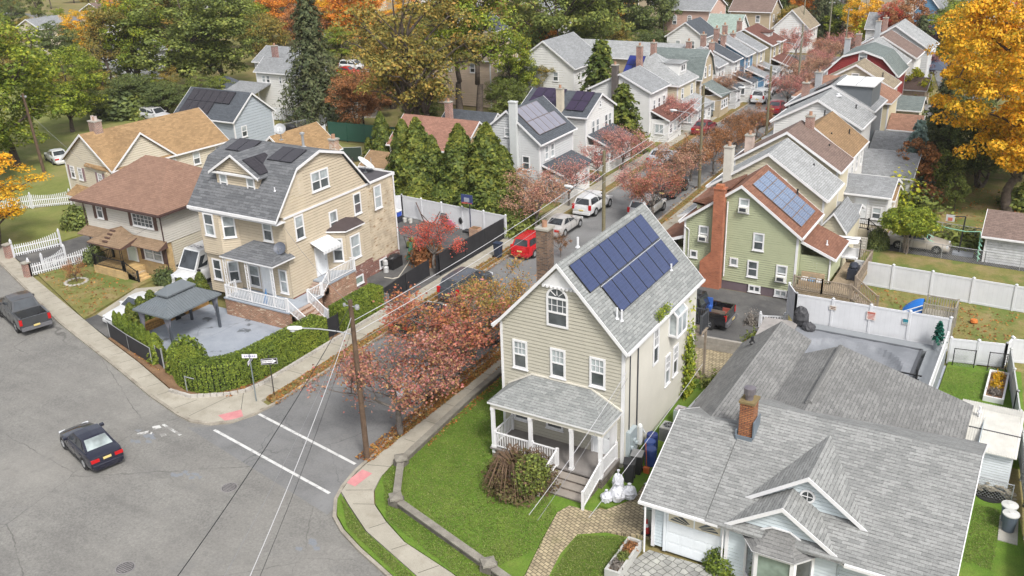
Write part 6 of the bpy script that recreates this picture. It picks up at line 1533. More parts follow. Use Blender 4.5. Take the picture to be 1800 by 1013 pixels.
def row(label,x0,y0,x1,y1,ze,zr,wall,roof,style='gable',axis='y',wins=(),ext=None,porch=None,chim=None,dorm=None,vents=(),course=.22,trim=WHITE,ov=.3,name='house',group='houses along the side street'):
 h=simple_house(label,x0,y0,x1,y1,ze,zr,wall,roof,axis,style,ov,.25,course,wins=wins,trim=trim,name=name,group=group)
 if ext:   # lower wing: (x0,y0,x1,y1,eave,ridge,wall,roof,axis)
  a,b_,c,d,e,f,wl_,rf_,ax=ext
  m=MB();wallrect(m,a,b_,c,d,0,e,.22)
  if ax=='x': clad(m,(c,b_,0),(0,1,0),(1,0,0),[(0,e),(d-b_,e),((d-b_)/2,f)],.22)
  else: clad(m,(a,b_,0),(1,0,0),(0,-1,0),[(0,e),(c-a,e),((c-a)/2,f)],.22)
  m.build('wing',wl_,h);m=MB();t_=MB()
  pf=[(b_-.25,e-.05),((b_+d)/2,f+.12),(d+.25,e-.05)] if ax=='x' else [(a-.25,e-.05),((a+c)/2,f+.12),(c+.25,e-.05)]
  a0,a1=(a,c+.25) if ax=='x' else (b_-.25,d)
  profile_roof(m,pf,ax,a0,a1,.1);m.build('wing_roof',rf_,h)
  if ax=='x': rake_trim(t_,pf,'x',a1+.002,1,.16);t_.box(a,b_-.33,e-.17,a1,b_-.252,e-.05)
  else: rake_trim(t_,pf,'y',a0-.002,-1,.16)
  t_.build('wing_trim',trim,h)
 if porch:  # street-side lean-to: (depth,eave,top,wall,roof) on side +1 (east)/-1 (west)
  s,dp,e,tp,wl_,rf_=porch;xb=x1 if s>0 else x0;xo=xb+s*dp
  m=MB();wallrect(m,min(xb+s*.03,xo),y0+.5,max(xb+s*.03,xo),y1-.5,0,e,.22);P_=m.build('porch',wl_,h)
  m=MB();m.extr([(xb+s*.03,y0+.3,tp),(xo+s*.3,y0+.3,e),(xo+s*.3,y1-.3,e),(xb+s*.03,y1-.3,tp)],(0,0,-.12));m.build('porch_roof',rf_,h)
  m=MB();m.beam((xb+s*.03,y0+.27,tp-.06),(xo+s*.3,y0+.27,e-.06),.05,.16);m.build('porch_trim',trim,h)
  if s>0:
   for u in (.8,(y1-y0-1)/2,y1-y0-1.8): window(h,(xo,y0+.5,0),*FACE['E'],u,1.5,.8,1.1,'dh',trim=trim)
  window(h,(min(xb,xo),y0+.5,0),*FACE['S'],dp/2,1.5,min(1.1,dp*.6),1.1,'slide',trim=trim)
 if chim:
  for c in (chim if isinstance(chim[0],tuple) else (chim,)): chimney(h,c[0],c[1],c[2],c[3],.6,.6,c[4] if len(c)>4 else None)
 if dorm:  # (x0,y0,x1,y1,z0,z1,wall,roof): a shed dormer
  a,b_,c,d,z0,z1,wl_,rf_=dorm
  m=MB();m.box(a,b_,z0,c,d,z1);D_=m.build('dormer',wl_,h);m=MB();m.box(a-.15,b_-.15,z1,c+.2,d+.15,z1+.1);m.build('dormer_roof',rf_,D_)
  window(D_,(c,b_,0),*FACE['E'],(d-b_)/2,(z0+z1)/2+.1,min(1.4,(d-b_)*.6),.8,'slide',trim=trim)
 for v in vents: vent(h,*v)
 return h
A,B_=-22.1,-13.95
row('cream house with streaky pale grey roof directly behind the green house',A,66.0,B_+.1,70.4,5.3,8.05,CRM,RG2,wins=(('S',5.2,5.9,.7,1.0,'dh'),),porch=(-1,2.4,2.4,3.5,CRM,RG2),chim=(-20.9,65.95,0,8.3,paint('white_chimney',(.52,.5,.45),.8,.15)),vents=((-15.6,69.6,6.3,.45),(-18.9,68.6,7.2,.25,.2,GALV)),ext=(B_+.15,65.7,-12.2,69.8,3.2,4.4,CRM,RG1,'y'))
row('cream house with the mauve-brown roof, second behind the green house',A,71.2,B_-.2,75.0,5.95,8.45,CRM,RBR,wins=(('S',3.4,6.8,.7,.9,'dh'),),porch=(-1,2.4,2.5,3.6,CRM,RBR),chim=((-21.2,71.9,5.0,7.8,paint('whitewashed_brick',(.5,.4,.35),.8,.3)),(-17.4,74.9,7,9.0)),vents=((-15.6,74.2,6.7,.45),))
row('house with orange-tan roof wedged behind the mauve-brown roof',-20.5,77.2,-14.6,83.0,5.5,7.6,WHT,ROR,wins=(('E',1.5,4.3,.7,1.3,'dh'),('E',3.2,4.3,.7,1.3,'dh'),('E',4.9,4.3,.7,1.3,'dh')),vents=((-16.4,78.4,6.6,.45),(-15.6,81.4,6.3,.45),(-18.0,82.5,7.5,.45)),ext=(-14.5,77.0,-10.9,80.0,2.5,3.2,paint('putty_siding',(.43,.37,.29),.6,.08),ROR,'x'))
row('white clapboard house with a pale grey gable roof facing the camera',-22.8,84.6,-15.4,89.6,6.2,8.25,WHT,RG2,porch=(-1,2.2,2.7,3.8,WHT,RG2),vents=((-16.6,88.4,6.95,.4),(-18.3,88.6,8.0,.2,.16,VINYL)),ext=(-15.35,83.4,-10.6,89.0,2.6,3.9,WHT,RG1,'x'))
h=row('dark grey house with a white-roofed rear dormer and silver panels',-23.3,91.2,-15.7,96.6,6.3,8.3,DGR,RG1,porch=(-1,2.2,2.7,3.8,DGR,RG2),chim=(-22.0,91.8,6.0,8.3),ext=(-15.6,91.6,-12.2,95.4,2.8,3.9,DGR,RG1,'x'))
m=MB();m.box(-19.0,91.5,6.6,-15.9,95.6,8.42);m.build('dormer',DGR,h);m=MB();m.box(-19.1,91.3,8.42,-15.7,95.8,8.54);m.box(-17.4,91.29,8.53,-17.34,95.81,8.55,1);m.build('dormer_roof',[paint('white_membrane',(.72,.73,.74),.5,.05),DARKG],h);panels(h,(-19.7,91.5,8.4),(0,1,0),(-1,0,-.53),(-.53,0,1),4,1,1.0,1.6,SOLD,SOLB)
row('pale yellow house with a low terracotta hip roof',-24.6,98.3,-15.4,103.0,5.6,7.6,YEL,RTER,style='hip',axis='x',chim=(-22.6,99.4,5.8,8.0,paint('grey_chimney',(.36,.38,.4),.8,.15)),ext=(-15.3,98.2,-12.4,101.2,3.2,4.3,YEL,RTER,'x'),vents=((-16.6,99.2,6.4,.4),))
row('cream house with khaki roof next to the barn-red gambrel house',-23.8,104.8,-16.4,108.6,5.9,8.0,CRM,RKH,wins=(('S',3.7,6.8,.8,.8,'dh'),),porch=(-1,2.2,2.7,3.8,CRM,RKH),vents=((-17.6,106.2,6.8,.4),))
row('barn-red house with grey-green gambrel roof',-24.4,111.0,-17.0,117.0,6.2,8.5,REDB,RGN,style='gambrel',wins=(('S',3.7,7.9,.9,.9,'dh'),),porch=(-1,2.4,2.7,3.8,paint('white_slats',(.6,.6,.6),.6,.1),RGN),ext=(-16.9,109.5,-14.0,113.5,2.8,3.8,CRM,RGN,'x'),vents=((-17.8,112.2,6.8,.4),))
row('peach house with grey and tan roof past the red gambrel',-25.4,119.6,-18.0,125.0,5.6,8.0,PCH,RG2,chim=((-24.4,120.4,5.6,8.4,paint('grey_chimney',(.36,.38,.4),.8,.15)),(-23.4,121.6,6.4,8.8)),ext=(-17.9,120.0,-15.0,124.0,3.0,4.0,PCH,RBR,'x'),vents=((-19.0,121.0,6.4,.4),))
row('grey roofed house with brown ridge far along the right row',-25.6,127.2,-17.6,132.6,5.5,7.8,WHT,RBR,chim=(-22.4,127.8,7,9.6,paint('grey_chimney',(.36,.38,.4),.8,.15)))
row('last house of the right row with a pale grey roof',-25.8,134.6,-17.0,141.0,5.4,8.2,LGR,RG2,chim=(-23.0,136.0,6,9.0))
h=row('small white rear house with brown and grey roof, door and stairs',-14.4,77.6,-11.0,81.0,3.3,4.1,WHT,RBR,axis='x',group=None) if False else None
t=simple_house('white rear cottage with a door, one window and concrete stairs',-14.2,74.6,-10.9,78.6,3.4,4.2,WHT,RG1,'x',wins=(('S',1.4,1.0,.85,2.0,'door'),('S',2.6,1.95,.75,1.0,'dh')),zb=.95,base=paint('cream_base',(.45,.4,.3),.85,.2),name='cottage')
m=MB();m.box(-13.4,73.3,-.1,-11.9,74.55,.92,0)
for i in range(5): m.box(-11.88+i*.25,73.4,-.1,-11.63+i*.25,74.4,.78-i*.17,1)
m.build('stair_landing',[paint('cream_base',(.45,.4,.3),.85,.2),CONC],t);railing(t,(-13.3,73.35,.92),(-11.9,73.35,.92),.85,.13,BLACK,t=.025,rail=.04);railing(t,(-11.9,73.35,.92),(-10.8,73.35,.1),.85,.13,BLACK,t=.025,rail=.04)
t=simple_house('narrow cream shed-roofed entry with a tiny four-pane window',-14.6,70.6,-12.6,73.4,2.6,3.2,CRM,RG1,'x',wins=(('S',1.0,1.9,.5,.45,'g6'),),name='entry_wing')
m=MB();[m.box(-12.5+.0,69.4+i*.26,-.1,-11.5,69.64+i*.26,.12+i*.12) for i in range(8)];tag(m.build('concrete_steps',CONC),'grey concrete steps climbing beside the narrow cream entry','steps')
E_=lambda ze_: [('E',1.4,ze_-1.1,.8,1.35,'dh'),('E',3.6,ze_-1.1,.8,1.35,'dh')]
h=row('light grey house with dark roof and eight silver panels beside the two evergreens',-46.2,71.4,-39.8,77.8,5.45,8.0,LGR,RDK,wins=[('S',1.6,3.5,.8,1.3,'dh'),('S',3.2,3.6,.85,1.35,'g6'),('S',5.0,3.5,.8,1.3,'dh'),('S',3.2,6.1,.75,.8,'g6'),('S',2.2,.9,.8,1.2,'dh'),('E',1.2,4.3,.75,1.3,'dh'),('E',2.3,4.3,.75,1.3,'dh')],porch=(1,2.0,2.6,3.4,WHT,RDK))
m=MB();m.box(-42.6,70.95,-.1,-41.9,71.36,8.9);m.box(-42.65,70.9,8.9,-41.85,71.42,9.0);m.build('chimney',paint('pale_grey_chimney',(.5,.52,.52),.75,.1),h)
k_=2.55/3.2;V_=V3((-1,0,k_)).normalized();panels(h,(-40.2,72.1,5.45+.17+.4*k_),(0,1,0),V_,(k_,0,1),5,2,1.0,1.62,paint('silver_lilac_cells',(.2,.2,.24),.25,.1),paint('panel_frame_brown',(.16,.12,.1),.4,.1),skip=((4,1),))
m=MB();
h=row('white house with charcoal roof and black solar panels behind the grey one',-48.0,82.2,-40.6,88.6,5.45,7.05,WHT,RDK,axis='x',wins=[('E',1.6,4.1,.75,1.4,'dh'),('E',2.6,4.1,.75,1.4,'dh'),('E',4.6,4.1,.75,1.4,'dh'),('E',5.5,4.1,.75,1.4,'dh'),('E',3.2,6.15,.5,.75,'dh'),('S',5.6,2.4,.7,.9,'dh')],porch=(1,2.2,2.6,3.6,WHT,RDK),chim=(-43.6,82.6,4.5,7.9,paint('cream_chimney',(.5,.45,.36),.8,.2)))
k_=1.6/3.2;V_=V3((0,1,k_)).normalized();pn_=paint('black_cells',(.035,.025,.05),.2,.1);panels(h,(-47.6,82.7,5.45+.2+.5*k_),(1,0,0),V_,(0,-k_,1),3,2,1.1,1.5,pn_,SOLB);panels(h,(-43.1,82.6,5.45+.2+.4*k_),(1,0,0),V_,(0,-k_,1),2,2,1.0,1.5,pn_,SOLB)
sh=[('S',2.0,3.8,.75,1.2,'dh'),('E',1.2,3.9,.7,1.2,'dh'),('E',2.6,3.9,.7,1.2,'dh'),('E',4.0,3.9,.7,1.2,'dh')]
row('white house with grey gable roof and dark chimney next to the street spruce',-46.4,95.4,-39.4,100.4,5.5,7.2,WHT,RG1,wins=sh,porch=(1,2.0,2.5,3.5,WHT,RDB),chim=(-43.4,95.1,0,8.2,paint('sooty_chimney',(.1,.085,.08),.85,.3)))
h=row('cream house with grey hip roof, brick chimney and blue panels',-46.6,101.6,-38.6,107.4,5.1,8.2,CRM,RG2,style='hip',axis='y',wins=[('E',1.4,4.0,.75,1.3,'dh'),('E',4.4,4.0,.75,1.3,'dh'),('S',5.4,4.3,.6,.9,'dh')],porch=(1,2.2,2.5,3.4,WHT,RG2),chim=(-43.6,102.2,5.6,9.2,RBRICK),dorm=(-41.6,103.6,-39.3,106.0,5.9,7.2,WHT,RG2))
panels(h,(-45.6,101.9,5.95),(1,0,0),V3((0,1,.83)).normalized(),(0,-.83,1),2,2,1.0,1.4,paint('navy_cells',(.02,.03,.16),.2,.1),SOLB)
row('khaki house with grey-green gambrel roof',-45.4,109.2,-38.6,113.4,5.0,7.6,BUFF,RGN,style='gambrel',axis='x',wins=[('E',1.3,5.2,.7,1.3,'dh'),('E',2.8,5.2,.7,1.3,'dh')],porch=(1,2.3,2.6,3.9,BUFF,RGN),chim=(-44.6,108.8,0,8.6,RBRICK))
row('white house with pale grey roof and dark porch roof',-45.2,114.6,-38.5,117.6,5.2,6.9,WHT,RG1,wins=[('E',.9,4.4,.65,1.3,'dh'),('E',2.1,4.4,.65,1.3,'dh')],porch=(1,2.4,2.6,3.6,LGR,RDK),chim=(-42.4,114.9,6.2,8.0,RBRICK))
row('white house with dark slate roof and two red chimneys',-45.0,118.9,-38.0,122.0,5.2,6.8,WHT,RDK,wins=[('E',1.5,4.3,.8,1.3,'dh')],porch=(1,2.4,2.6,3.6,WHT,RDK),chim=((-42.0,119.0,6.0,8.3,RBRICK),(-40.8,118.9,5.5,7.4,RBRICK)))
row('blue house with blue-grey roof in the left row',-44.8,123.0,-37.6,126.2,5.3,7.2,BLU,RG1,wins=[('S',3.0,6.0,.7,.8,'dh'),('E',1.5,4.3,.8,1.3,'dh')],porch=(1,2.4,2.6,3.6,BLU,RG1),chim=((-41.6,122.9,6.0,8.6,RBRICK),(-40.6,122.8,5.5,7.8,RBRICK)))
row('pale cream house with grey roof between the blue and the khaki house',-44.6,127.4,-37.3,130.6,5.3,7.1,CRM,RG1,wins=[('E',1.5,4.3,.8,1.3,'dh')],porch=(1,2.4,2.6,3.5,WHT,RG1),chim=((-42.0,127.4,6.2,8.4,RBRICK),(-40.8,127.3,5.5,7.4,RBRICK)))
row('khaki house with a deep brown roof at the end of the left row',-44.6,132.0,-36.8,137.8,5.4,7.3,OLV,RDB,wins=[('E',1.5,4.3,.8,1.3,'dh'),('E',4.1,4.3,.8,1.3,'dh')],porch=(1,2.4,2.6,3.6,WHT,RDB),dorm=(-40.0,134.4,-38.0,136.4,5.8,6.7,WHT,RDB),chim=(-41.6,132.4,6.4,8.4))
bk='houses further off behind the rows'
def far(label,x0,y0,x1,y1,ze,zr,wall,roof,axis='y',style='gable',wins=None,chim=None,**k):
 if wins is None: wins=[('S',(x1-x0)*.3,ze-1.2,.8,1.2,'dh'),('S',(x1-x0)*.7,ze-1.2,.8,1.2,'dh'),('E',(y1-y0)*.3,ze-1.2,.8,1.2,'dh'),('E',(y1-y0)*.7,ze-1.2,.8,1.2,'dh')]
 return row(label,x0,y0,x1,y1,ze,zr,wall,roof,style,axis,wins,chim=chim,course=.3,group=bk,**k)
h=far('blue-grey house with dark roof and long solar array behind the tan-roofed one',-84.5,69.8,-75.8,75.6,4.6,6.9,GRYS,RDK,'x',wins=[('E',1.3,3.2,.8,1.2,'dh')])
k_=2.3/2.9;panels(h,(-84.0,69.9,4.9),(1,0,0),V3((0,1,k_)).normalized(),(0,-k_,1),6,2,1.05,1.62,SOLD,SOLB,skip=((4,0),(5,0)))
far('small bungalow with rosy brown roof behind the tall evergreens',-58.2,73.6,-49.6,79.6,3.1,5.3,paint('ochre_siding',(.44,.33,.17),.6,.08),shingle('rosy_brown_shingle',(.3,.16,.12),stain=.25),'x',chim=(-53.5,77.5,4.6,6.8))
far('low grey-roofed outbuilding behind the bungalow',-58.5,82.5,-52.5,87.0,2.6,4.2,paint('slate_wall',(.2,.2,.21),.7,.1),RDK,'x',wins=[],name='outbuilding');far('weathered grey garage at the foot of the two dark trunks',-51.6,85.0,-47.6,90.4,2.5,3.9,LGR,shingle('weathered_grey_shingle',(.16,.15,.15)),'x',wins=[],name='garage')
far('long buff building with a pale grey roof above the spruce',-57.6,112.8,-43.4,119.0,5.9,7.4,BUFF,RG2,'x',wins=[])
h=far('white two storey house with red chimney and a lean-to carport',-99.0,96.6,-91.2,102.5,5.3,6.9,WHT,RG1,'x',wins=[('E',1.5,4.3,1.6,1.2,'twin')]);chimney(h,-94.6,96.3,0,7.6,.7,.6,brick('maroon_brick',(.2,.05,.045),(.15,.04,.04)))
far('white wing of the carport house with small paired windows',-94.8,92.6,-86.4,96.5,4.9,6.3,WHT,RG1,'x',wins=[('S',1.2,3.9,.7,1.0,'dh'),('S',2.0,3.9,.7,1.0,'dh'),('S',4.2,3.9,.5,1.0,'dh'),('S',6.4,3.9,.8,1.0,'dh')],name='house_wing')
t=thing('carport','open carport with a sloping grey roof on white posts','carport',(-93,90,0));m=MB();m.extr([(-98.0,88.6,2.4),(-92.4,88.6,2.4),(-92.4,92.5,3.4),(-98.0,92.5,3.4)],(0,0,-.15));m.build('roof',RG1,t)
for x in (-97.8,-95.2,-92.7): m=MB();m.box(x-.12,88.7,0,x+.12,88.95,2.38);m.build('post',WHITE,t)
far('little ochre hut with a slate pyramid roof beside the carport',-102.5,90.8,-98.8,94.2,2.4,3.9,paint('ochre_hut',(.36,.25,.11),.7,.1),RDK,'x','hip',wins=[],name='hut')
far('white house seen through the trees at the end of the long lawn',-62.5,106,-54,114,5.5,8.5,WHT,RG1);far('pale peach house half hidden behind the two tall open trees',-74,104,-65,111,6.2,9.0,PCH,RKH,'x');far('white gabled house behind the orange trees',-88,124,-79,132,6.2,9.4,WHT,RDK)
far('low buff outhouse with tan roof behind the small white houses',-49.0,124.5,-45.4,128.5,3.0,4.2,BUFF,ROR,'y',wins=[],name='outhouse');far('white house with dark roof standing in front of the pink villa',-55.0,139.5,-49.2,145.5,4.9,6.9,WHT,RDK)
far('pink brick villa with arched windows and skylit grey roof',-61.5,154,-53.5,162,7.0,8.8,paint('pink_stucco',(.5,.34,.28),.7,.1),RG1,'x',wins=[('S',2,5.4,.8,1.6,'arch'),('S',4.6,5.4,.8,1.6,'arch'),('S',6.5,4.0,.8,1.4,'dh'),('S',4.2,3.4,.8,1.4,'dh'),('E',3,5.5,.8,1.4,'dh'),('E',5.5,5.5,.8,1.4,'dh')])
far('white house with pale green roof next to the lime tree',-51.8,147.5,-46.6,153,4.6,6.9,WHT,shingle('mint_shingle',(.3,.37,.33),stain=.3),'x');far('brick and tan house behind the green-roofed one',-53,163,-46,169,6.0,7.8,BUFF,RBR,'x');far('tan hip-roofed house high at the top edge',-73,170,-63,178,7.0,9,BUFF,RKH,'x','hip')
far('white cottage with a khaki gable roof by the boat yard',-44.4,160,-38.8,166,4.0,6.7,WHT,RKH);far('white cottage with panelled grey roof beyond the right row',-29.8,160,-24.4,165,4.4,6.4,WHT,RG1,'x')
for i,(x,y,wl_,rf_,lab) in enumerate(((-24.6,170,BLU,RG1,'blue house with grey roof at the far right'),(-19.6,170.5,paint('mint_siding',(.4,.5,.44),.6,.06),RGN,'mint house with grey-green roof beside the far blue house'),(-14.8,171,WHT,RG1,'white house with light grey roof, rightmost of the far right group'),(-20.5,184,WHT,RG2,'white gabled house behind the far blue and mint houses'))):
 far(lab,x,y,x+4.4+(3 if i==3 else 0),y+9,5.8,8.4,wl_,rf_)
far('dark slate-blue house with white windows at the top edge',-37,186,-26,193,6.4,8.8,paint('slate_blue',(.09,.13,.19),.6,.08),RGN,'x');far('cream house with a tan roof below the slate-blue house',-33.5,172,-25.6,178,4.8,7.4,CRM,RKH,'x')
far('long white commercial roof far off at the top left',-262,205,-232,216,5,5.4,WHT,paint('white_flat_roof',(.62,.64,.66),.7,.08),'x','flat',wins=[],name='commercial_building');far('white flat-roofed building near the top left corner',-217,165,-204,174,4.5,4.9,WHT,paint('white_flat_roof',(.62,.64,.66),.7,.08),'x','flat',wins=[],name='commercial_building');far('brick and white house glimpsed between the trees at the top left',-203,150,-194,157,5.5,8,paint('brick_wall_far',(.33,.17,.13),.8,.1),RG2)
far('grey house glimpsed behind the yellow-green tree',-152,113,-142,121,5.2,8,WHT,RDK);far('pale house glimpsed low behind the yellow-green tree',-134,98,-126,104,4.6,7,LGR,RG1);far('white house between the bare tree and the orange trees',-120,165,-109,173,6,9,WHT,RG2);far('cream building behind the tallest green trees',-76,178,-62,186,7,9.6,CRM,RG2,'x');far('white house behind the dark green trees',-90,150,-81,158,6,9,WHT,RG1)
FX=[(-290,240),(-275,262),(-240,246),(-225,262),(-200,236),(-180,226),(-150,246),(-128,220),(-104,226),(-84,214),(-300,280),(-262,292)]+[g2(a,b) for a,b in ((1225,12),(1262,25),(1340,8),(1420,22),(1470,35),(1490,15),(1530,22),(1560,8),(1760,40),(1790,55),(1145,-5),(1185,8),(1240,-8),(1285,2),(1312,20),(1355,-5),(1395,6),(1445,2),(1515,4),(1590,0),(1650,-6),(1700,4),(700,6),(560,14),(1130,15),(1165,28),(620,20),(680,30),(760,22),(860,35),(345,14),(300,22),(40,95),(375,28),(410,8),(150,60),(195,48))]
CN=('white','grey','cream','tan','pale blue','peach');od_=sorted(range(len(FX)),key=lambda i: FX[i][0]/FX[i][1])
def nth(k): return '%d%s' % (k,'th' if 10<k % 100<14 else {1: 'st',2: 'nd',3: 'rd'}.get(k % 10,'th'))
for i,(x,y) in enumerate(FX):
 s_=1 if i<12 else .72
 far('%s house far off on the skyline, %s from the left of its group' % (CN[i % 6],nth(od_.index(i)+1)),x,y,x+10*s_,y+9*s_,6*s_+.6,9*s_,(WHT,LGR,CRM,BUFF,GRYS,PCH)[i % 6],(RG1,RDK,RKH,RBR)[i % 4])
# ------------------------------------------------------------------ fences
def panel_fence(label,pts,h,z0=0.03,mat=VINYL,spacing=2.4,name='vinyl_fence',post=.13,cap=True,boards=True,group=None,lip=True):
 t=thing(name,label,'fence',(*pts[0],z0),group=group)
 m,br=MB(),MB()
 posts=[]
 for a,b in zip(pts[:-1],pts[1:]):
  a3,b3=V3((*a,z0)),V3((*b,z0));L=(b3-a3).length;n=max(1,round(L/spacing));d=(b3-a3)/L
  m.beam(a3+V3((0,0,h*.5)),b3+V3((0,0,h*.5)),.035,h-.1)
  if lip:
   m.beam(a3+V3((0,0,h-.06)),b3+V3((0,0,h-.06)),.07,.12);m.beam(a3+V3((0,0,.1)),b3+V3((0,0,.1)),.07,.14)
  if boards:
   k=int(L/.28)
   nn=V3((-d.y,d.x,0))
   for i in range(1,k):
    p=a3+d*(L*i/k)
    for s in (1,-1): br.beam(p+nn*(s*.0185)+V3((0,0,.2)),p+nn*(s*.0185)+V3((0,0,h-.14)),.012,.004,0,nn)
  for i in range(n+1): posts.append(a3+d*(L*i/n))
 m.build('panel',mat,t)
 if boards: br.build('board_groove',paint('groove_grey',(.5,.51,.53),.6,.05),t)
 for p in posts:
  q=MB();q.box(p.x-post/2,p.y-post/2,z0-.1,p.x+post/2,p.y+post/2,z0+h+.05)
  if cap: q.lathe((p.x,p.y,z0+h+.05),[(post*.85,0),(post*.85,.03),(.01,.1)],4)
  q.build('post',mat,t)
 return t
def picket_fence(label,a,b,h0,h1,mat=VINYL,mid=None):
 t=thing('picket_fence',label,'fence',(*a,.03));a3,b3=V3((*a,.03)),V3((*b,.03));L=(b3-a3).length;d=(b3-a3)/L;n=int(L/.17)
 m=MB()
 for i in range(n):
  f=i/n;p=a3+d*(.1+(L-.2)*f);sag=(f*2 % 1) if L>5 else f;h=h0+(h1-h0)*f-.18*sin(pi*sag)
  m.beam(p+V3((0,0,.06)),p+V3((0,0,h)),.075,.025,0,(-d.y,d.x,0));m.lathe(p+V3((0,0,h)),[(.05,0),(.005,.07)],4)
 nn=V3((-d.y,d.x,0))*.035
 for z in (.25,.75): m.beam(a3+nn+V3((0,0,z)),b3+nn+V3((0,0,z)),.04,.08)
 m.build('pickets',mat,t)
 for f in ((0,.5,1) if L>5 else (0,1)):
  p=a3+d*(L*f);q=MB();hh=max(h0,h1)+.15;q.box(p.x-.07,p.y-.07,-.05,p.x+.07,p.y+.07,hh);q.lathe((p.x,p.y,hh),[(.1,0),(.1,.03),(.04,.06),(.07,.12),(.01,.18)],8);q.build('post',mat,t)
 return t
def mesh_fence(label,pts,h,cloth,name='chainlink_fence',z0=0.02,frame=GALV,group=None):
 t=thing(name,label,'fence',(*pts[0],z0),group=group);m=MB();c=MB()
 for a,b in zip(pts[:-1],pts[1:]):
  a3,b3=V3((*a,z0)),V3((*b,z0));L=(b3-a3).length;n=max(1,round(L/2.4));d=(b3-a3)/L
  m.tube(a3+V3((0,0,h)),b3+V3((0,0,h)),.025,.025,6)
  for i in range(n+1): p=a3+d*(L*i/n);m.tube(p-V3((0,0,.1)),p+V3((0,0,h+.03)),.03,.03,6)
  if cloth is not None:
   c.beam(a3+V3((0,0,h*.5+.02)),b3+V3((0,0,h*.5+.02)),.012,h-.08)
  else:
   k=int(L/.16);nn=V3((-d.y,d.x,0))
   for i in range(-int(h/.16),k):
    for s in (1,-1):
     u0,u1=i*.16,i*.16+h;z0_,z1_=0,h
     if u0<0: z0_=-u0;u0=0
     if u1>L: z1_=h-(u1-L);u1=L
     if u1 <= u0: continue
     if s>0: c.beam(a3+d*u0+V3((0,0,z0_)),a3+d*u1+V3((0,0,z1_)),.008,.008)
     else: c.beam(a3+d*(L-u0)+V3((0,0,z0_)),a3+d*(L-u1)+V3((0,0,z1_)),.008,.008)
 m.build('frame',frame,t);c.build('mesh',cloth or GALV,t)
 return t
SCREEN=paint('black_privacy_mesh',(.022,.022,.026),.75,.3,1.2)
panel_fence('white vinyl fence along the back of the asphalt parking yard',[(-50.2,61.4),(-48.7,62.6),(-37.6,61.6)],1.95)
mesh_fence('black screened fence beside the pavement near the red car',[(-37.75,61.5),(-37.8,55.9),(-37.9,52.6)],1.75,SCREEN,frame=BLACK)
mesh_fence('black screened fence between the second hedge and the red leaved tree',[(-38.2,46.3),(-38.5,49.2),(-38.6,52.2)],1.3,SCREEN,frame=BLACK)
m=thing('sliding_gate','open black screened gate panel standing across the parking yard entrance','gate',(-38.6,52.7,0));q=MB();q.beam((-38.1,52.4,.85),(-38.3,55.7,.85),.02,1.4);q.build('screen',SCREEN,m);q=MB();q.path([(-38.1,52.4,.1),(-38.1,52.4,1.6),(-38.3,55.7,1.6),(-38.3,55.7,.1),(-38.1,52.4,.1)],.03);q.build('frame',BLACK,m)
mesh_fence('low chain link fence in front of the small arborvitae row',[(-51.3,34.15),(-48.5,33.4),(-45.6,32.75)],1.15,SCREEN,frame=GALV)
t=thing('garden_gate','small black gate with grey posts at the end of the arborvitae row','gate',(-45,33,0));q=MB();q.beam((-45.35,33.0,.65),(-44.6,32.75,.65),.03,1.1);q.build('screen',SCREEN,t)
for p in ((-45.45,33.02),(-44.5,32.72)): q=MB();q.tube((*p,-.05),(*p,1.4),.05,.05,8);q.build('post',GALV,t)
t=thing('hedge_rail','short grey pipe rail poking out of the round hedge corner','rail',(-41.0,31.5,0));q=MB();q.path([(-41.0,31.35,-.05),(-41.0,31.35,1.0),(-41.6,31.85,1.05)],.035);q.path([(-41.0,31.35,1.0),(-40.3,31.4,1.0)],.03);q.build('pipe',GALV,t)
t=thing('hedge_post','thin grey pipe standing in front of the long hedge','post',(-37.9,34,0));q=MB();q.tube((-37.95,33.6,0),(-37.95,33.6,1.55),.03,.03,7);q.build('pipe',GALV,t)
t=thing('side_gate','black iron gate in the gap between the two hedges','gate',(-38.1,41,0));q=MB();q.beam((-38.25,40.5,.75),(-38.2,41.5,.75),.02,1.3);q.build('screen',SCREEN,t);q=MB();[q.tube((-38.25+.05*i,40.5+i,0),(-38.25+.05*i,40.5+i,1.5),.035,.035,8) for i in (0,1)];q.build('frame',BLACK,t)
t=thing('lattice_gate','small grey gate at the far end of the second hedge','gate',(-38.2,46.2,0));q=MB()
for i in range(8): q.box(-38.35+i*.1,46.05,.05,-38.31+i*.1,46.09,1.1)
q.beam((-38.4,46.07,1.1),(-37.6,46.07,1.1),.05,.05);q.build('pickets',GALV,t)
t=thing('stone_edging','row of pale granite blocks edging the hedge bed','edging',(-38.4,32.3,0));q=MB()
E1=[(-41.9,30.85),(-40.2,30.92),(-38.4,32.18),(-37.9,32.85),(-37.66,34.1),(-37.72,46.5)]
for a,b in zip(E1[:-1],E1[1:]):
 a3,b3=V3((*a,0)),V3((*b,0));L=(b3-a3).length;d=(b3-a3)/L;n=max(1,int(L/.34))
 for i in range(n): q.beam(a3+d*(L*(i+.05)/n)+V3((0,0,.12+R.uniform(-.01,.01))),a3+d*(L*(i+.95)/n)+V3((0,0,.12)),.17+R.uniform(-.02,.02),.22)
q.build('blocks',ground_mat('granite_block',[(.3,(.3,.28,.25)),(.7,(.45,.43,.4))],1.5,20,.9,.2,.2),t)
picket_fence('white picket fence section rising toward the brick and white house',(-66.1,38.6),(-64.6,43.2),.95,1.25)
picket_fence('white picket gate leaf standing open on the driveway',(-66.4,39.9),(-66.6,42.0),.9,1.15)
picket_fence('white picket gate leaf at the left edge beside the brick pier',(-71.3,40.6),(-70.0,44.0),1.0,1.3)
picket_fence('long white picket fence at the far left before the green field',(-84.5,47.2),(-79.6,52.0),1.3,1.3)
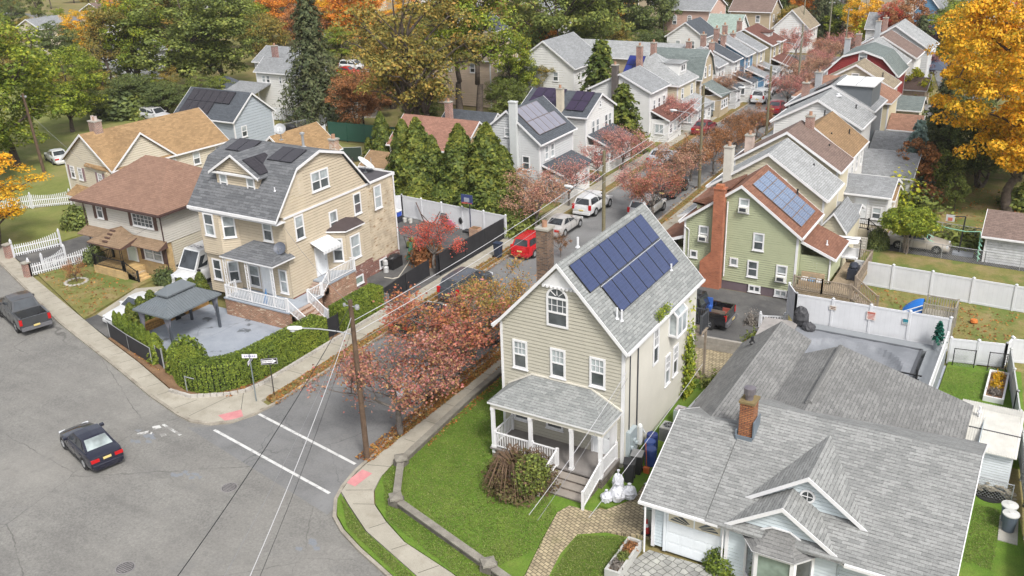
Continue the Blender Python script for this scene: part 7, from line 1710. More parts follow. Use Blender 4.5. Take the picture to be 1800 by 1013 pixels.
for p,lab in (((-66.25,38.45),'red brick gate pier at the near end of the white picket fence'),((-71.5,40.35),'red brick gate pier at the left edge of the photo')):
 t=thing('gate_pier',lab,'pier',(*p,0));q=MB();q.box(p[0]-.22,p[1]-.22,-.05,p[0]+.22,p[1]+.22,1.15);q.build('shaft',RBRICK,t);q=MB();q.box(p[0]-.28,p[1]-.28,1.15,p[0]+.28,p[1]+.28,1.24);q.build('cap',CONC,t)
panel_fence('long white vinyl fence between the dry lawn and the yard with the round tree',[(-10.95,64.25),(9.0,63.6)],1.75,spacing=2.35)
t=panel_fence('white vinyl pool fence with two warning signs',[(-13.2,55.4),(-12.4,54.05),(-3.75,54.35)],1.95,z0=.9,spacing=2.15)
b=MB();b.box(-12.35,46.3,-.05,-3.7,54.0,.7);b.box(-4.65,46.3,.7,-3.7,54,1.15);b.box(-12.35,53.05,.7,-4.65,54,1.15);b.box(-12.35,46.3,.7,-4.65,46.95,1.15);tag(b.build('pool_deck',paint('pool_deck_grey',(.22,.235,.25),.75,.1)),'raised grey pool deck behind the ranch roof','deck')
panel_fence('lower white vinyl fence along the strip of bright green grass',[(-3.6,54.6),(-.75,55.2),(-.55,56.2)],1.5,spacing=1.9);panel_fence('white vinyl fence at the right edge beyond the green strip',[(-.5,56.1),(8,57.6)],1.5,spacing=1.9)
panel_fence('pale panel fence running down the right edge beside the bins',[(-.5,55.1),(.2,50),(1.3,41.5),(1.9,34)],1.25,mat=paint('pale_panel',(.42,.43,.42),.6,.12),spacing=2.2,boards=False)
mesh_fence('thin black garden fence panels in front of the low vinyl fence',[(-3.3,54.2),(-2.2,54.4)],1.1,None,frame=BLACK);mesh_fence('black wire gate at the corner of the green strip',[(-1.5,54.35),(-.6,54.5)],1.2,None,frame=BLACK)
t=mesh_fence('chain link pond fence in front of the stacked stones',[(-.75,41.3),(.75,41.25)],1.0,None)
mesh_fence('chain link fence along the gravel drive',[(-9.2,71.9),(-3.4,71.6),(8,71.2)],1.1,None);mesh_fence('chain link fence behind the silver car',[(-9.4,77.2),(2.5,75.9),(9,75.4)],1.1,None)
panel_fence('tall green privacy fence beyond the tan house roof',[(-73.6,82.0),(-61.3,83.0),(-58.5,82.0)],2.1,mat=paint('fence_green',(.025,.085,.06),.6,.1),spacing=2.4,boards=False,cap=False,name='privacy_fence')
panel_fence('white vinyl fence behind the blue-grey house',[(-90.5,87.2),(-79.0,87.6)],1.6,boards=False);panel_fence('white vinyl fence between the tan roof and the green privacy fence',[(-82.0,79.0),(-76.2,77.2),(-74.2,82.0)],1.6,boards=False)
mesh_fence('dark screened pool fence behind the gambrel roof',[(-75.5,76.6),(-71.0,75.0),(-66.5,74.4),(-64.0,76.0)],1.5,paint('green_black_mesh',(.03,.05,.038),.6,.3))
for i,(x,y,x1,y1,l) in enumerate(((-86,62.5,-79.5,86,'wire fence at the edge of the long lawn'),)): mesh_fence(l,[(x,y),(x1,y1)],1.2,None)
# ------------------------------------------------------------------ gazebo, patio, yard things
t=thing('gazebo','dark grey hardtop gazebo with tied curtains on the painted patio','gazebo',(-47.25,36.75,0));STEEL=paint('slate_metal',(.16,.18,.195),.45,.1,metal=.3)
gx0,gx1,gy0,gy1,gz=-48.9,-45.65,34.45,38.9,2.4;m=MB();hip(m,gx0,gy0,gx1,gy1,gz,3.35,'y',1.62,.1)
m2=m
for i in range(22):
 y=gy0+.1+i*.2
 k=min(1,(min(y-gy0,gy1-y))/1.62)
 for s,xe in ((1,gx1),(-1,gx0)): m2.beam((xe,y,gz+.02),(xe-s*1.6*k,y,gz+.02+.93*k),.03,.035)
for i in range(16):
 x=gx0+.1+i*.2;k=min(x-gx0,gx1-x)/1.62
 for s,ye in ((1,gy1),(-1,gy0)): m2.beam((x,ye,gz+.02),(x,ye-s*1.6*k,gz+.02+.93*k),.03,.035)
m.build('roof',[STEEL,STEEL],t);m=MB();hip(m,gx0+1.05,gy0+1.05,gx1-1.05,gy1-1.05,3.28,3.72,'y',.57,.1);m.build('roof_cap',[STEEL,STEEL],t)
cu=paint('tied_curtain',(.17,.17,.2),.8,.3,4)
for x in (gx0+.3,gx1-.3):
 for y in (gy0+.3,gy1-.3):
  q=MB();q.box(x-.07,y-.07,0,x+.07,y+.07,gz-.1);q.build('post',paint('post_slate',(.06,.07,.085),.5,.1),t)
  q=MB();sx=1 if x<-47 else -1;q.lathe((0,0,0),[(.05,.75),(.11,.95),(.06,1.12),(.16,1.5),(.3,2.28)],10);q.v=[(x+sx*.13+a*1.1,y+(b*.5),c) for a,b,c in q.v];q.build('curtain',cu,t)
q=MB()
for a,b in (((gx0+.25,gy0+.3),(gx1-.25,gy0+.3)),((gx0+.25,gy1-.3),(gx1-.25,gy1-.3))): q.beam((*a,gz-.1),(*b,gz-.1),.1,.14)
for x in (gx0+.3,gx1-.3): q.beam((x,gy0+.4,gz-.1),(x,gy1-.4,gz-.1),.1,.14)
q.build('beam',STEEL,t)
t=thing('stone_wall','low ochre stone wall along the back of the patio behind the gazebo','wall',(-49.8,38,0));q=MB();q.beam((-50.0,35.6,.28),(-49.7,41.0,.28),.35,.6);q.build('stones',brick('ochre_stone',(.35,.2,.06),(.22,.12,.035),(.1,.06,.03),.16,.35),t)
q=MB();q.beam((-49.5,38.2,.45),(-48.9,38.2,.45),.5,.05);q.box(-49.5,38,.02,-49.44,38.4,.44);tag(q.build('bench',BLACK),'small black bench in front of the ochre stone wall under the gazebo','bench')
t=thing('basketball_hoop','basketball hoop with dark blue backboard by the white yard fence','basketball hoop',(-41.2,62.0,.03));q=MB();q.tube((-41.2,61.9,.1),(-41.2,61.9,2.7),.05,.04,8);q.build('pole',paint('pole_navy',(.04,.045,.09),.5,.1),t);q=MB();q.box(-41.65,61.3,.03,-40.75,62.3,.2);q.build('base',BLACK,t)
q=MB();q.box(-41.75,61.5,2.55,-40.65,61.56,3.3);q.box(-41.45,61.485,2.7,-40.95,61.498,3.05,1);q.box(-41.7,61.486,2.56,-40.7,61.499,2.62,2);q.build('backboard',[paint('board_navy',(.045,.06,.16),.4,.2),paint('board_grey',(.3,.33,.4),.4,.2),paint('board_red',(.4,.08,.1),.4,.2)],t)
q=MB();q.path([(-41.2+.23*cos(2*pi*i/12),61.2+.23*sin(2*pi*i/12),2.7) for i in range(13)],.012,5);q.build('rim',paint('rim_orange',(.5,.12,.03),.5,.1),t)
t=thing('ride_on_toy','pink and black ride-on toys parked by the white yard fence','toy car',(-43.1,62.2,.03));q=MB();q.box(-43.6,61.9,.15,-42.9,62.4,.45);q.box(-43.5,61.95,.46,-43.2,62.35,.65);q.build('body',paint('toy_pink',(.4,.12,.2),.5,.2),t,bevel=.05)
for x in (-43.5,-43.0):
 for y in (61.85,62.4): w_=MB();w_.tube((x,y,.15),(x,y+.06,.15),.14,.14,10);w_.build('wheel',RUBBER,t)
t=thing('stroller','folded black stroller standing left of the basketball hoop','stroller',(-42.2,62.1,.03));q=MB();q.blob((-42.2,62.1,.75),.28,.25,.35,2,.1);q.build('seat',BLACK,t);q=MB();q.beam((-42.4,62,.05),(-42.1,62.2,1.1),.04,.04);q.beam((-42.0,62,.05),(-42.3,62.2,.9),.04,.04);q.build('frame',BLACK,t)
t=thing('fire_pit_box','square tan brick planter box beside the hoop base','planter',(-40.1,61.0,.03));q=MB();q.box(-40.6,60.7,.03,-39.8,61.4,.75);q.box(-40.52,60.78,.751,-39.88,61.32,.77,1);q.build('bricks',[brick('salmon_brick',(.42,.22,.12),(.3,.15,.08)),M_SOIL],t)
q=MB();q.lathe((-39.3,61.4,.03),[(.3,0),(.38,.55),(.36,.55),(.3,.3)],16);tag(q.build('tub',paint('tub_black',(.05,.05,.055),.5,.1)),'round black tub in the corner of the yard by the fence end','tub')
q=MB();q.lathe((-38.2,61.0,.03),[(.3,0),(.36,.6),(.36,.64),(.1,.68)],14);tag(q.build('drum',paint('drum_black',(.03,.03,.034),.5,.1)),'black round drum hidden behind the tall black screen fence corner','drum')
t=thing('storage_bin','blue storage crate in the far corner of the white yard fence','crate',(-48.3,61.4,.03));q=MB();q.box(-48.75,61.0,.03,-48.0,61.6,.55);q.build('lower',paint('crate_black',(.03,.03,.04),.5,.1),t);q=MB();q.box(-48.7,61.0,.56,-48.05,61.6,.98);q.build('upper',paint('crate_blue',(.03,.08,.42),.4,.1),t);q=MB();q.box(-48.75,60.98,.99,-48.0,61.62,1.06);q.build('lid',WHITE,t)
for i,(x,lab) in enumerate(((-47.7,'white bucket next to the blue storage crate'),(-47.1,'pale bucket second from the blue storage crate'))): q=MB();q.lathe((x,61.5,.03),[(.15,0),(.18,.35),(.16,.35),(.13,.06)],14);tag(q.build('bucket',paint('bucket_white',(.5,.5,.47),.5,.15)),lab,'bucket','pale buckets beside the blue storage crate')
q=MB();q.beam((-45.9,61.9,.05),(-46.9,62.2,1.7),.06,.08);q.beam((-44.9,61.6,.05),(-46.4,62.0,.9),.05,.06);q.beam((-44.9,61.6,.05),(-44.4,62.3,1.35),.05,.06);q.beam((-44.6,61.7,.05),(-44.2,62.3,1.3),.05,.06);q.beam((-45.9,61.9,.08),(-44.6,61.7,.08),.05,.05);tag(q.build('broken_swing',paint('old_frame',(.12,.08,.07),.7,.2)),'collapsed brown tube frame lying against the white yard fence','frame')
t=thing('folding_chair','dark plastic chair leaning on the white yard fence','chair',(-43.9,62.4,.03));q=MB();q.extr([(-44.25,61.9,.03),(-43.55,61.9,.03),(-43.55,62.3,1.35),(-44.25,62.3,1.35)],(0,.04,.02));[q.box(-44.2,61.85+.02*i,.3+i*.2,-43.6,61.9+.04*i,.36+i*.2) for i in range(5)];q.build('slats',paint('chair_green',(.05,.085,.09),.5,.2),t)
q=MB();q.path([(*g2(a,b),.05) for a,b in ((722,440),(722,452),(718,463),(708,478),(700,489),(690,491),(676,489))],.035);tag(q.build('hose',paint('hose_cream',(.5,.47,.4),.6,.1)),'cream garden hose trailing across the wet parking yard','hose')
t=thing('pressure_washer','green pressure washer standing on the parking yard','pressure washer',(-43.3,56.4,.03));q=MB();q.box(-43.6,56.2,.2,-43.0,56.7,.6);q.blob((-43.3,56.45,.75),.22,.22,.2,2);q.build('engine',paint('washer_green',(.17,.2,.05),.5,.2),t);q=MB();q.path([(-43.6,56.2,.3),(-43.75,56.1,1.05),(-43.1,56.1,1.05),(-43.0,56.2,.3)],.025);q.build('handle',BLACK,t)
for x in (-43.6,-43.0): w_=MB();w_.tube((x-.03,56.3,.18),(x+.03,56.3,.18),.16,.16,12);w_.build('wheel',RUBBER,t)
t=thing('barbecue','black covered grill against the brick foot of the tan house','barbecue',(-42.0,52.4,.03));q=MB();q.box(-42.4,51.9,.03,-41.7,53.1,.85);q.blob((-42.05,52.5,.85),.36,.58,.22,2,.05);q.build('cover',BLACK,t)
q=MB();q.lathe((-42.0,51.4,.03),[(.2,0),(.2,.4),(.12,.5),(.2,.6),(.18,.9),(.05,1.0)],12);tag(q.build('tank_stack',paint('tank_white',(.45,.46,.46),.4,.2)),'white gas bottles stacked beside the covered grill','gas bottle')
q=MB();q.beam((-41.9,54.0,.1),(-41.6,54.3,1.5),.03,.3);q.beam((-41.3,54.1,.1),(-41.6,54.3,1.5),.03,.3);tag(q.build('stepladder',paint('ladder_green',(.06,.2,.13),.5,.1)),'green stepladder at the back corner of the tan house','ladder')
wheelie(-36.0,57.7,1.5,'navy wheelie bin on the pavement behind the red car',paint('bin_navy',(.025,.035,.06),.5,.15),paint('bin_navy_lid',(.02,.03,.06),.45,.1),1.15)
t=thing('swimming_pool','oblong pool under a grey winter cover inside the vinyl fence','swimming pool',(-7.9,50.6,1.15));q=MB()
rng=np.random.default_rng(5);nx,ny=44,26
for i in range(nx):
 for j in range(ny):
  def P(i,j):
   u,v=i/nx,j/ny;e=((u-.5)/.42) ** 2+((v-.5)/.4) ** 2;z=1.3-(.5*max(0,1-e) ** .45 if e<1 else 0)+.035*sin(u*37+v*19)*(1 if e<1.2 else .3);return (-11.9+6.9*u,47.2+5.5*v,z)
  q.poly([P(i,j),P(i+1,j),P(i+1,j+1),P(i,j+1)])
def cover_pool(nt,co,a):
 tc=nt.nodes.new('ShaderNodeTexCoord').outputs['Object'];mp=nt.nodes.new('ShaderNodeMapping');mp.inputs['Location'].default_value=(-.25,.05,0);mp.inputs['Scale'].default_value=(1/2.9,1/2.3,0);nt.links.new(tc,mp.inputs['Vector'])
 ln=nt.nodes.new('ShaderNodeVectorMath');ln.operation='LENGTH';nt.links.new(mp.outputs['Vector'],ln.inputs[0]);r=math_(nt,'ADD',ln.outputs['Value'],math_(nt,'MULTIPLY',noise(nt,tc,1.1,4),.3))
 return mix(nt,ramp(nt,r,[(.72,0.),(.86,.8),(1.02,.75),(1.1,0.)]),a,(.07,.075,.085))
q.build('cover',ground_mat('pool_cover',[(.3,(.16,.17,.187)),(.7,(.23,.24,.26))],.5,20,.6,.1,.1,blotch(.35,(.13,.14,.155),.52,.66,.7)),t,smooth=True);q=MB();
for a,b,c,d in ((-12.0,47.0,-4.9,47.25),(-12.0,52.7,-4.9,52.88),(-12.1,47.0,-11.9,52.88),(-5.0,47.0,-4.82,52.88)): q.box(a,b,1.15,c,d,1.32)
q.build('rim',paint('pool_rim',(.075,.08,.09),.6,.2),t)
railing(t,(-3.75,46.4,1.15),(-3.75,53.9,1.15),.95,.14,WHITE);railing(t,(-5.6,46.45,1.15),(-3.85,46.45,1.15),.95,.12,WHITE)
q=MB();q.box(-5.2,46.6,1.16,-4.1,47.0,1.55);tag(q.build('deck_chest',paint('chest_white',(.58,.57,.53),.6,.1)),'white storage chest at the near end of the pool','storage box')
t=thing('pool_cover_reel','folded black awning frame lying across the near end of the pool','frame',(-6,47,1.2))
q=MB();q.beam((-7.2,48.9,1.6),(-4.3,48.6,1.75),.1,.05);q.beam((-7.1,48.7,1.55),(-4.4,48.4,1.6),.08,.05);q.beam((-6.8,48.8,1.5),(-5.2,47.6,1.45),.05,.05);q.beam((-6.3,48.8,1.5),(-4.6,47.4,1.5),.05,.05);q.beam((-5.9,48.7,1.5),(-6.0,47.6,1.45),.05,.05);q.beam((-5.6,48.7,1.5),(-6.6,47.9,1.42),.05,.05);q.tube((-4.45,47.6,1.16),(-4.45,47.6,2.6),.05,.05,8);q.build('frame',BLACK,t)
def sign(label,x,y,z,w,h,rows,bg,name='warning_sign',n=(0,-1,0)):
 t=thing(name,label,'sign',(x,y,z));q=MB();q.box(x-w/2,y-.02,z-h/2,x+w/2,y,z+h/2);q.build('plate',bg,t)
 for i,(z0,z1,u0,u1,mt) in enumerate(rows): q=MB();q.box(x+u0*w,y-.026,z+z0*h,x+u1*w,y-.021,z+z1*h);q.build('marking',mt,t)
 return t
RED=paint('sign_red',(.42,.12,.09),.5,.1);SW=paint('sign_white',(.62,.56,.53),.5,.05);BRS=paint('sign_brown',(.2,.12,.09),.6,.1)
fy=lambda x: 54.05+(x+12.4)/8.65*.3-.075
x_=-8.0;sign('larger red and white warning sign on the pool fence',x_,fy(x_) ,2.25,.52,.55,[(.2,.42,-.42,.42,RED),(.05,.13,-.4,.4,RED),(-.1,-.02,-.35,.38,RED),(-.25,-.17,-.4,.3,RED),(-.4,-.32,-.3,.35,RED)],SW)
x_=-10.2;sign('small pale sign with brown lettering on the pool fence',x_,fy(x_),2.35,.4,.26,[(.1,.32,-.38,.36,BRS),(-.3,-.1,-.3,.4,BRS)],paint('sign_buff',(.55,.5,.44),.6,.1))
x_=-6.1;sign('square teal and white pool sign on the fence',x_,fy(x_),2.25,.32,.36,[(-.15,.42,-.44,.44,paint('sign_teal',(.03,.2,.26),.5,.2)),(-.42,-.22,-.4,.4,paint('sign_ink',(.2,.3,.32),.5,.2))],SW)
t=thing('potted_plant','potted plant in a grey pot at the pool fence corner','potted plant',(-4.2,53.6,1.15));q=MB();q.lathe((-4.2,53.6,1.15),[(.18,0),(.22,.45),(.18,.45)],14);q.build('pot',paint('pot_grey',(.35,.38,.4),.7,.1),t);rng=np.random.default_rng(3);n=260;z=rng.uniform(.5,1.7,n);a=rng.uniform(0,6.3,n);r=(1.85-z)*.33*rng.uniform(.3,1,n)
o=bpy.data.objects.new('foliage',leaves_mesh('foliage',np.stack([r*np.cos(a),r*np.sin(a),z],1),rng.normal(size=(n,3))+[0,0,.7],np.full(n,.2),rng));o.data.materials.append(leaf('leaves_teal',[(.01,.07,.06),(.02,.14,.1),(.05,.2,.13)]));COL.objects.link(o);o.parent=t
t=thing('slide_playset','timber play platform with a blue slide shell on the dry lawn','playset',(-6,58.6,0));PT=paint('grey_timber',(.28,.26,.22),.85,.25,3)
c0=g(1633,583,1.0);X_,Y_=-4.75,58.9
q=MB();q.box(X_-.9,Y_-.7,.95,X_+.9,Y_+.8,1.02);q.build('platform',PT,t)
for x in (X_-.88,X_+.88):
 for y in (Y_-.68,Y_+.78): q=MB();q.box(x-.05,y-.05,0,x+.05,y+.05,1.95);q.build('post',PT,t)
for p,q2 in (((X_-.85,Y_-.68),(X_+.85,Y_-.68)),((X_+.88,Y_-.65),(X_+.88,Y_+.75)),((X_-.85,Y_+.78),(X_+.85,Y_+.78))): railing(t,(*p,1.02),(*q2,1.02),.85,.15,PT,post=False,t=.06)
q=MB();n=10
for i in range(n):
 for j in range(10):
  def S(i,j): a=pi*j/10;u=i/n;return (X_-1.0-1.15*u,Y_+.1+.85*cos(a)*(1-.25*u),.12+(1.75-.8*u*u)*sin(a))
  q.poly([S(i,j),S(i+1,j),S(i+1,j+1),S(i,j+1)])
q.build('blue_shell',paint('play_blue',(.02,.15,.5),.35,.1),t,smooth=True);q=MB()
for k in (.45,.75): q.path([(X_-2.2,Y_-.75,k+.3),(X_-.95,Y_-.7,k+1.0)],.035)
q.build('hand_rail',WHITE,t)
q=MB();q.box(-7.2,57.0,.3,-7.1,57.1,1.1);q.build('stub_post',WOODG,t)
t=simple_house('white peeling garage with a mauve-grey shingle roof at the right edge',-3.6,72.4,4.0,76.2,2.15,3.3,paint('peeling_white',(.56,.57,.58),.8,.3,2),RBR,'x',name='garage',course=.2)
t=thing('garden_shed','white shed with ribbed pale roof panels beside the ranch','shed',(-.6,43.4,0));sx0,sx1,sy0,sy1=-1.9,.5,41.95,45.3;q=MB();wallrect(q,sx0,sy0,sx1,sy1,0,2.1,.13);clad(q,(sx1,sy0,0),(0,1,0),(1,0,0),[(0,2.1),(3.35,2.1),(2.5,2.75)],.13);q.build('wall',paint('shed_white',(.55,.58,.6),.6,.1),t)
q=MB()
PR=[(sy0-.25,2.1),(sy0+1.15,2.42),(sy0+2.55,2.72),(sy1+.2,2.55)]
for (a,za),(b_,zb_) in zip(PR[:-1],PR[1:]):
 q.extr([(sx0-.15,a,za),(sx1+.15,a,za),(sx1+.15,b_-.02,zb_),(sx0-.15,b_-.02,zb_)],(0,0,-.05))
 for i in range(26): x=sx0-.12+i*.103;q.beam((x,a+.01,za+.012),(x,b_-.03,zb_+.012),.03,.03)
q.build('ribbed_roof',paint('roof_white',(.55,.54,.5),.7,.15,2),t);q=MB();q.beam((sx0-.15,PR[1][0],PR[1][1]+.03),(sx1+.15,PR[1][0],PR[1][1]+.03),.05,.03);q.build('seam',DARKG,t)
t=thing('pond','dark garden pond with stacked stones beside the shed','pond',(-.1,41.6,0));q=MB();q.lathe((-.1,41.55,.02),[(.65,0),(.65,.05)],20);q.build('water',paint('pond_water',(.012,.012,.01),.08,.1),t);q=MB();rr=random.Random(4)
for i in range(46): a=rr.uniform(-.2,3.4);r=rr.uniform(.62,.95);q.blob((-.1+r*cos(a)*1.05,41.5+r*sin(a)*.5,.08+rr.uniform(0,.35)),rr.uniform(.09,.2),rr.uniform(.08,.14),rr.uniform(.04,.07),1,.25,rnd=rr)
q.build('stones',brick('pond_stone',(.3,.27,.21),(.22,.19,.14),(.15,.13,.1),.3,.4),t)
for i,(p,lab) in enumerate((((.72,39.75),'grey round bin with white lid further from the camera by the right fence'),((.82,39.1),'grey round bin with white lid nearer the camera by the right fence'))):
 t=thing('dustbin',lab,'bin',(*p,.1),group='round grey bins on a slab');q=MB();q.lathe((*p,.1),[(.24,0),(.3,.75),(.33,.8)],18);q.build('body',paint('bin_slate',(.1,.125,.155),.5,.1),t);q=MB();q.lathe((*p,.9),[(.34,0),(.34,.05),(.12,.1),(.1,.13)],18);q.build('lid',paint('bin_lid_white',(.5,.5,.48),.5,.1),t)
struct(MB().prism([(.5,38.2),(1.25,38.2),(1.15,40.1),(.42,40.1)],.0,.09).build('concrete_pad',CONC))
t=thing('raised_bed','white edged flower bed beside the bright green strip','flower bed',(-.7,52.5,0));q=MB()
for a,b,c,d in ((-1.35,50.6,-1.25,54.0),(-.45,50.6,-.35,54.0),(-1.25,50.6,-.45,50.7),(-1.25,53.9,-.45,54.0)): q.box(a,b,0,c,d,.35)
q.build('edge',WHITE,t);q=MB();q.box(-1.25,50.7,0,-.45,53.9,.25);q.build('soil',M_SOIL,t)
for i,(y,p) in enumerate(((51.3,'grey'),(52.2,'gold'),(53.3,'gold'))): tree('low',p,-.85,y,.4,('dried plant nearest the camera in the white edged bed','yellow flowers in the middle of the white edged bed','yellow flowers at the far end of the white edged bed')[i],.5,'plant','plant',z=.22)
t=thing('grill_cart','black grill cart on the timber deck','barbecue',(-10.7,62.3,1.16));q=MB();q.box(-11.0,61.8,1.2,-10.4,62.9,1.95);q.blob((-10.7,62.35,2.05),.32,.5,.22,2,.03);q.build('body',paint('grill_black',(.03,.035,.05),.4,.2),t)
t=thing('patio_sofa','wicker sofa with white and blue cushions on the timber deck','sofa',(-12.9,59.9,1.16));q=MB();q.box(-13.6,59.5,1.16,-12.1,60.2,1.5);q.box(-13.6,60.05,1.5,-12.1,60.2,1.95);q.build('frame',WOODL,t)
for i,c in enumerate((WHITE,paint('cushion_blue',(.2,.33,.5),.8,.2),WHITE)): q=MB();q.box(-13.5+i*.48,59.55,1.51,-13.1+i*.48,60.0,1.66);q.build('cushion',c,t,bevel=.04)
t=thing('swing_bench','white swing bench with slipping canopy at the back of the deck','bench',(-11.6,65.1,1.16));q=MB();q.box(-12.6,64.9,1.5,-11.0,65.3,1.6);q.box(-12.6,65.25,1.6,-11.0,65.35,2.2);q.build('seat',WHITE,t);q=MB();q.beam((-12.7,65.1,1.16),(-12.7,65.1,2.9),.06,.06);q.beam((-10.9,65.1,1.16),(-10.9,65.1,2.9),.06,.06);q.beam((-12.7,65.1,2.9),(-10.9,65.1,2.9),.06,.06);q.build('frame',BLACK,t);q=MB();q.extr([(-12.6,64.5,2.55),(-11.0,64.6,2.8),(-11.0,65.5,2.95),(-12.6,65.5,2.9)],(0,0,.03));q.build('canopy',WHITE,t)
t=thing('kettle_speaker','black round wall lamp with a white ring at the foot of the orange chimney','tyre',(-18.5,59.3,0));t['label']='spare tyre with a white rim leaning at the foot of the orange chimney';t.name='spare_tyre';q=MB();q.tube((-18.45,59.15,.36),(-18.45,59.4,.36),.36,.36,20);q.build('tyre',RUBBER,t);q=MB();q.tube((-18.45,59.13,.36),(-18.45,59.149,.36),.2,.2,16);q.tube((-18.45,59.12,.36),(-18.45,59.129,.36),.09,.09,12,1);q.build('rim',[WHITE,BLACK],t)
t=thing('sleeper_wall','stacked grey timber sleepers behind the vine-covered corner','wall',(-15.5,49.9,0));q=MB()
for i in range(4): q.beam((-17.2,49.9,.14+i*.2),(-13.0,50.15,.14+i*.2),.2,.19)
q.build('timber',paint('sleeper_grey',(.3,.28,.25),.9,.3,3),t)
q=MB();q.extr([(-13.9,51.0,1.0),(-11.9,51.2,1.0),(-11.9,53.0,1.45),(-13.9,52.8,1.45)],(0,0,.06));[q.box(x,y,0,x+.08,y+.08,1.0) for x,y in ((-13.8,51.1),(-12.1,51.3),(-13.8,52.6),(-12.1,52.8))];tag(q.build('lean_to',paint('lean_to_grey',(.27,.255,.245),.85,.25,2)),'small grey plank lean-to roof beside the white pool fence corner','lean-to')
t=thing('covered_grill','black tarp heap in the corner of the white pool fence','tarp',(-11.8,53.2,1.15));q=MB();q.blob((-11.8,53.1,1.75),.45,.4,.75,3,.1);q.blob((-11.2,52.6,1.45),.4,.35,.35,3,.1);q.build('cover',paint('tarp_black',(.05,.05,.055),.6,.3),t)
picket_fence('short white picket fence at the tail of the black pickup',(-14.6,54.4),(-13.2,54.9),.8,.8)
for i,(x,y) in enumerate(((-14.3,52.0),(-13.9,53.2),(-15.2,54.6))): tree('loose',('yellowgreen','rust','grey')[i],x,y,.9,('weedy shrub beside the tail of the black pickup','rusty shrub in front of the short picket fence','dry grey weeds on the asphalt behind the black pickup')[i],.7,'plant','plant')
t=thing('hose_reel','orange hose heap behind the black pickup','hose reel',(-14.5,51.4,.03));q=MB();q.blob((-14.4,51.3,.2),.35,.3,.2,2,.2);q.build('coil',paint('hose_orange',(.36,.12,.05),.6,.2),t)
t=thing('basketball_hoop','black basketball stand on the gravel drive beside the silver car','basketball hoop',(-5.2,73.2,0));q=MB();q.tube((-5.3,73.2,0),(-5.2,73.2,3.0),.06,.05,8);q.tube((-5.2,73.2,3.0),(-6.0,73.2,2.9),.04,.04,6);q.build('pole',BLACK,t);q=MB();q.box(-5.7,72.9,.02,-4.3,73.5,.22);q.build('base',paint('hoop_base',(.28,.3,.34),.5,.2),t);q=MB();q.box(-6.5,73.17,2.5,-5.9,73.22,3.0);q.box(-6.35,73.155,2.55,-6.05,73.168,2.8,1);q.build('backboard',[paint('clear_board',(.45,.45,.45),.3,.1),RED],t)
t=thing('sports_net','mint green net strung across the gravel drive','net',(-7,72.6,0));MINT=paint('net_mint',(.25,.5,.37),.7,.1);q=MB();q.path([(-7.6,72.9,0),(-7.5,72.9,2.3)],.04);q.path([(-3.9,72.3,0),(-4.0,72.3,2.3)],.04);q.path([(-7.5,72.9,2.3),(-6.2,72.7,2.12),(-5,72.5,2.1),(-4.0,72.3,2.3)],.03);q.build('frame',MINT,t);q=MB()
for k in range(5): q.path([(-7.5,72.9,2.2-k*.4),(-7.2+k*.05,72.85,1.9-k*.35)],.035)
for k in range(6): q.path([(-4.0,72.3,2.2-k*.35),(-3.8,72.3,1.9-k*.34)],.05)
q.build('netting',MINT,t)
q=MB();q.lathe((-2.9,60.8,.04),[(.12,0),(.24,.12),(.2,.26),(.05,.3)],14);tag(q.build('pumpkin',paint('pumpkin_orange',(.5,.15,.03),.5,.1)),'orange pumpkin lying on the dry lawn near the long white fence','pumpkin')
t=simple_house('small pale blue shed with a tan roof beside the tall evergreens',-58.2,69.2,-54.6,72.4,2.0,2.9,paint('shed_blue',(.2,.36,.55),.6,.05),ROR,'x',name='shed',course=0)
t=simple_house('small shed with tan roof behind the blue one',-61.5,75.2,-58.5,78.2,2.0,2.8,paint('shed_slate',(.15,.17,.2),.6,.05),ROR,'x',name='shed',course=0)
t=thing('trampoline','round trampoline with dark net behind the blue-grey house','trampoline',(-83,90.5,0));q=MB();q.lathe((-84.4,88.9,.7),[(1.9,0),(1.9,.1),(.2,.12)],20);q.build('mat',DARKG,t);q=MB()
for i in range(10): a=2*pi*i/10;q.tube((-84.4+1.9*cos(a),88.9+1.9*sin(a),0),(-84.4+1.9*cos(a),88.9+1.9*sin(a),2.4),.04,.04,6)
q.path([(-84.4+1.9*cos(2*pi*i/20),88.9+1.9*sin(2*pi*i/20),2.4) for i in range(21)],.03);q.build('frame',BLACK,t)
t=thing('covered_grill','black covered grill on the terrace behind the blue-grey house','barbecue',(-79.5,82.2,0));q=MB();q.box(-80.2,81.6,.05,-79,82.6,.9);q.blob((-79.6,82.1,.95),.7,.55,.4,2,.06);q.build('cover',BLACK,t)
t=thing('boats','white boat shrink-wrapped on the lot at the end of the street','boat',(-38,166,0));t.name='boat';q=MB()
hull=[(-43,.9,.5),(-38,1.2,.4),(-33,.9,.7),(-31.5,.1,1.4)]
for (x0,w0,z0),(x1,w1,z1) in zip(hull[:-1],hull[1:]): q.poly([(x0,167-w0,1.6),(x1,167-w1,1.8),(x1,167,z1),(x0,167,z0)]);q.poly([(x0,167,z0),(x1,167,z1),(x1,167+w1,1.8),(x0,167+w0,1.6)]);q.poly([(x0,167-w0,1.6),(x0,167,2.4),(x1,167,2.5 if w1>.5 else 1.8),(x1,167-w1,1.8)]);q.poly([(x0,167,2.4),(x0,167+w0,1.6),(x1,167+w1,1.8),(x1,167,2.5 if w1>.5 else 1.8)])
q.v=[(-37+(a+37)*1.1,166+(b-167)*2.6,c) for a,b,c in q.v];q.build('hull',WHITE,t)
t=thing('tent','white pavilion tent with dark arched cover at the end of the street','tent',(-27,168,0));q=MB();n=12
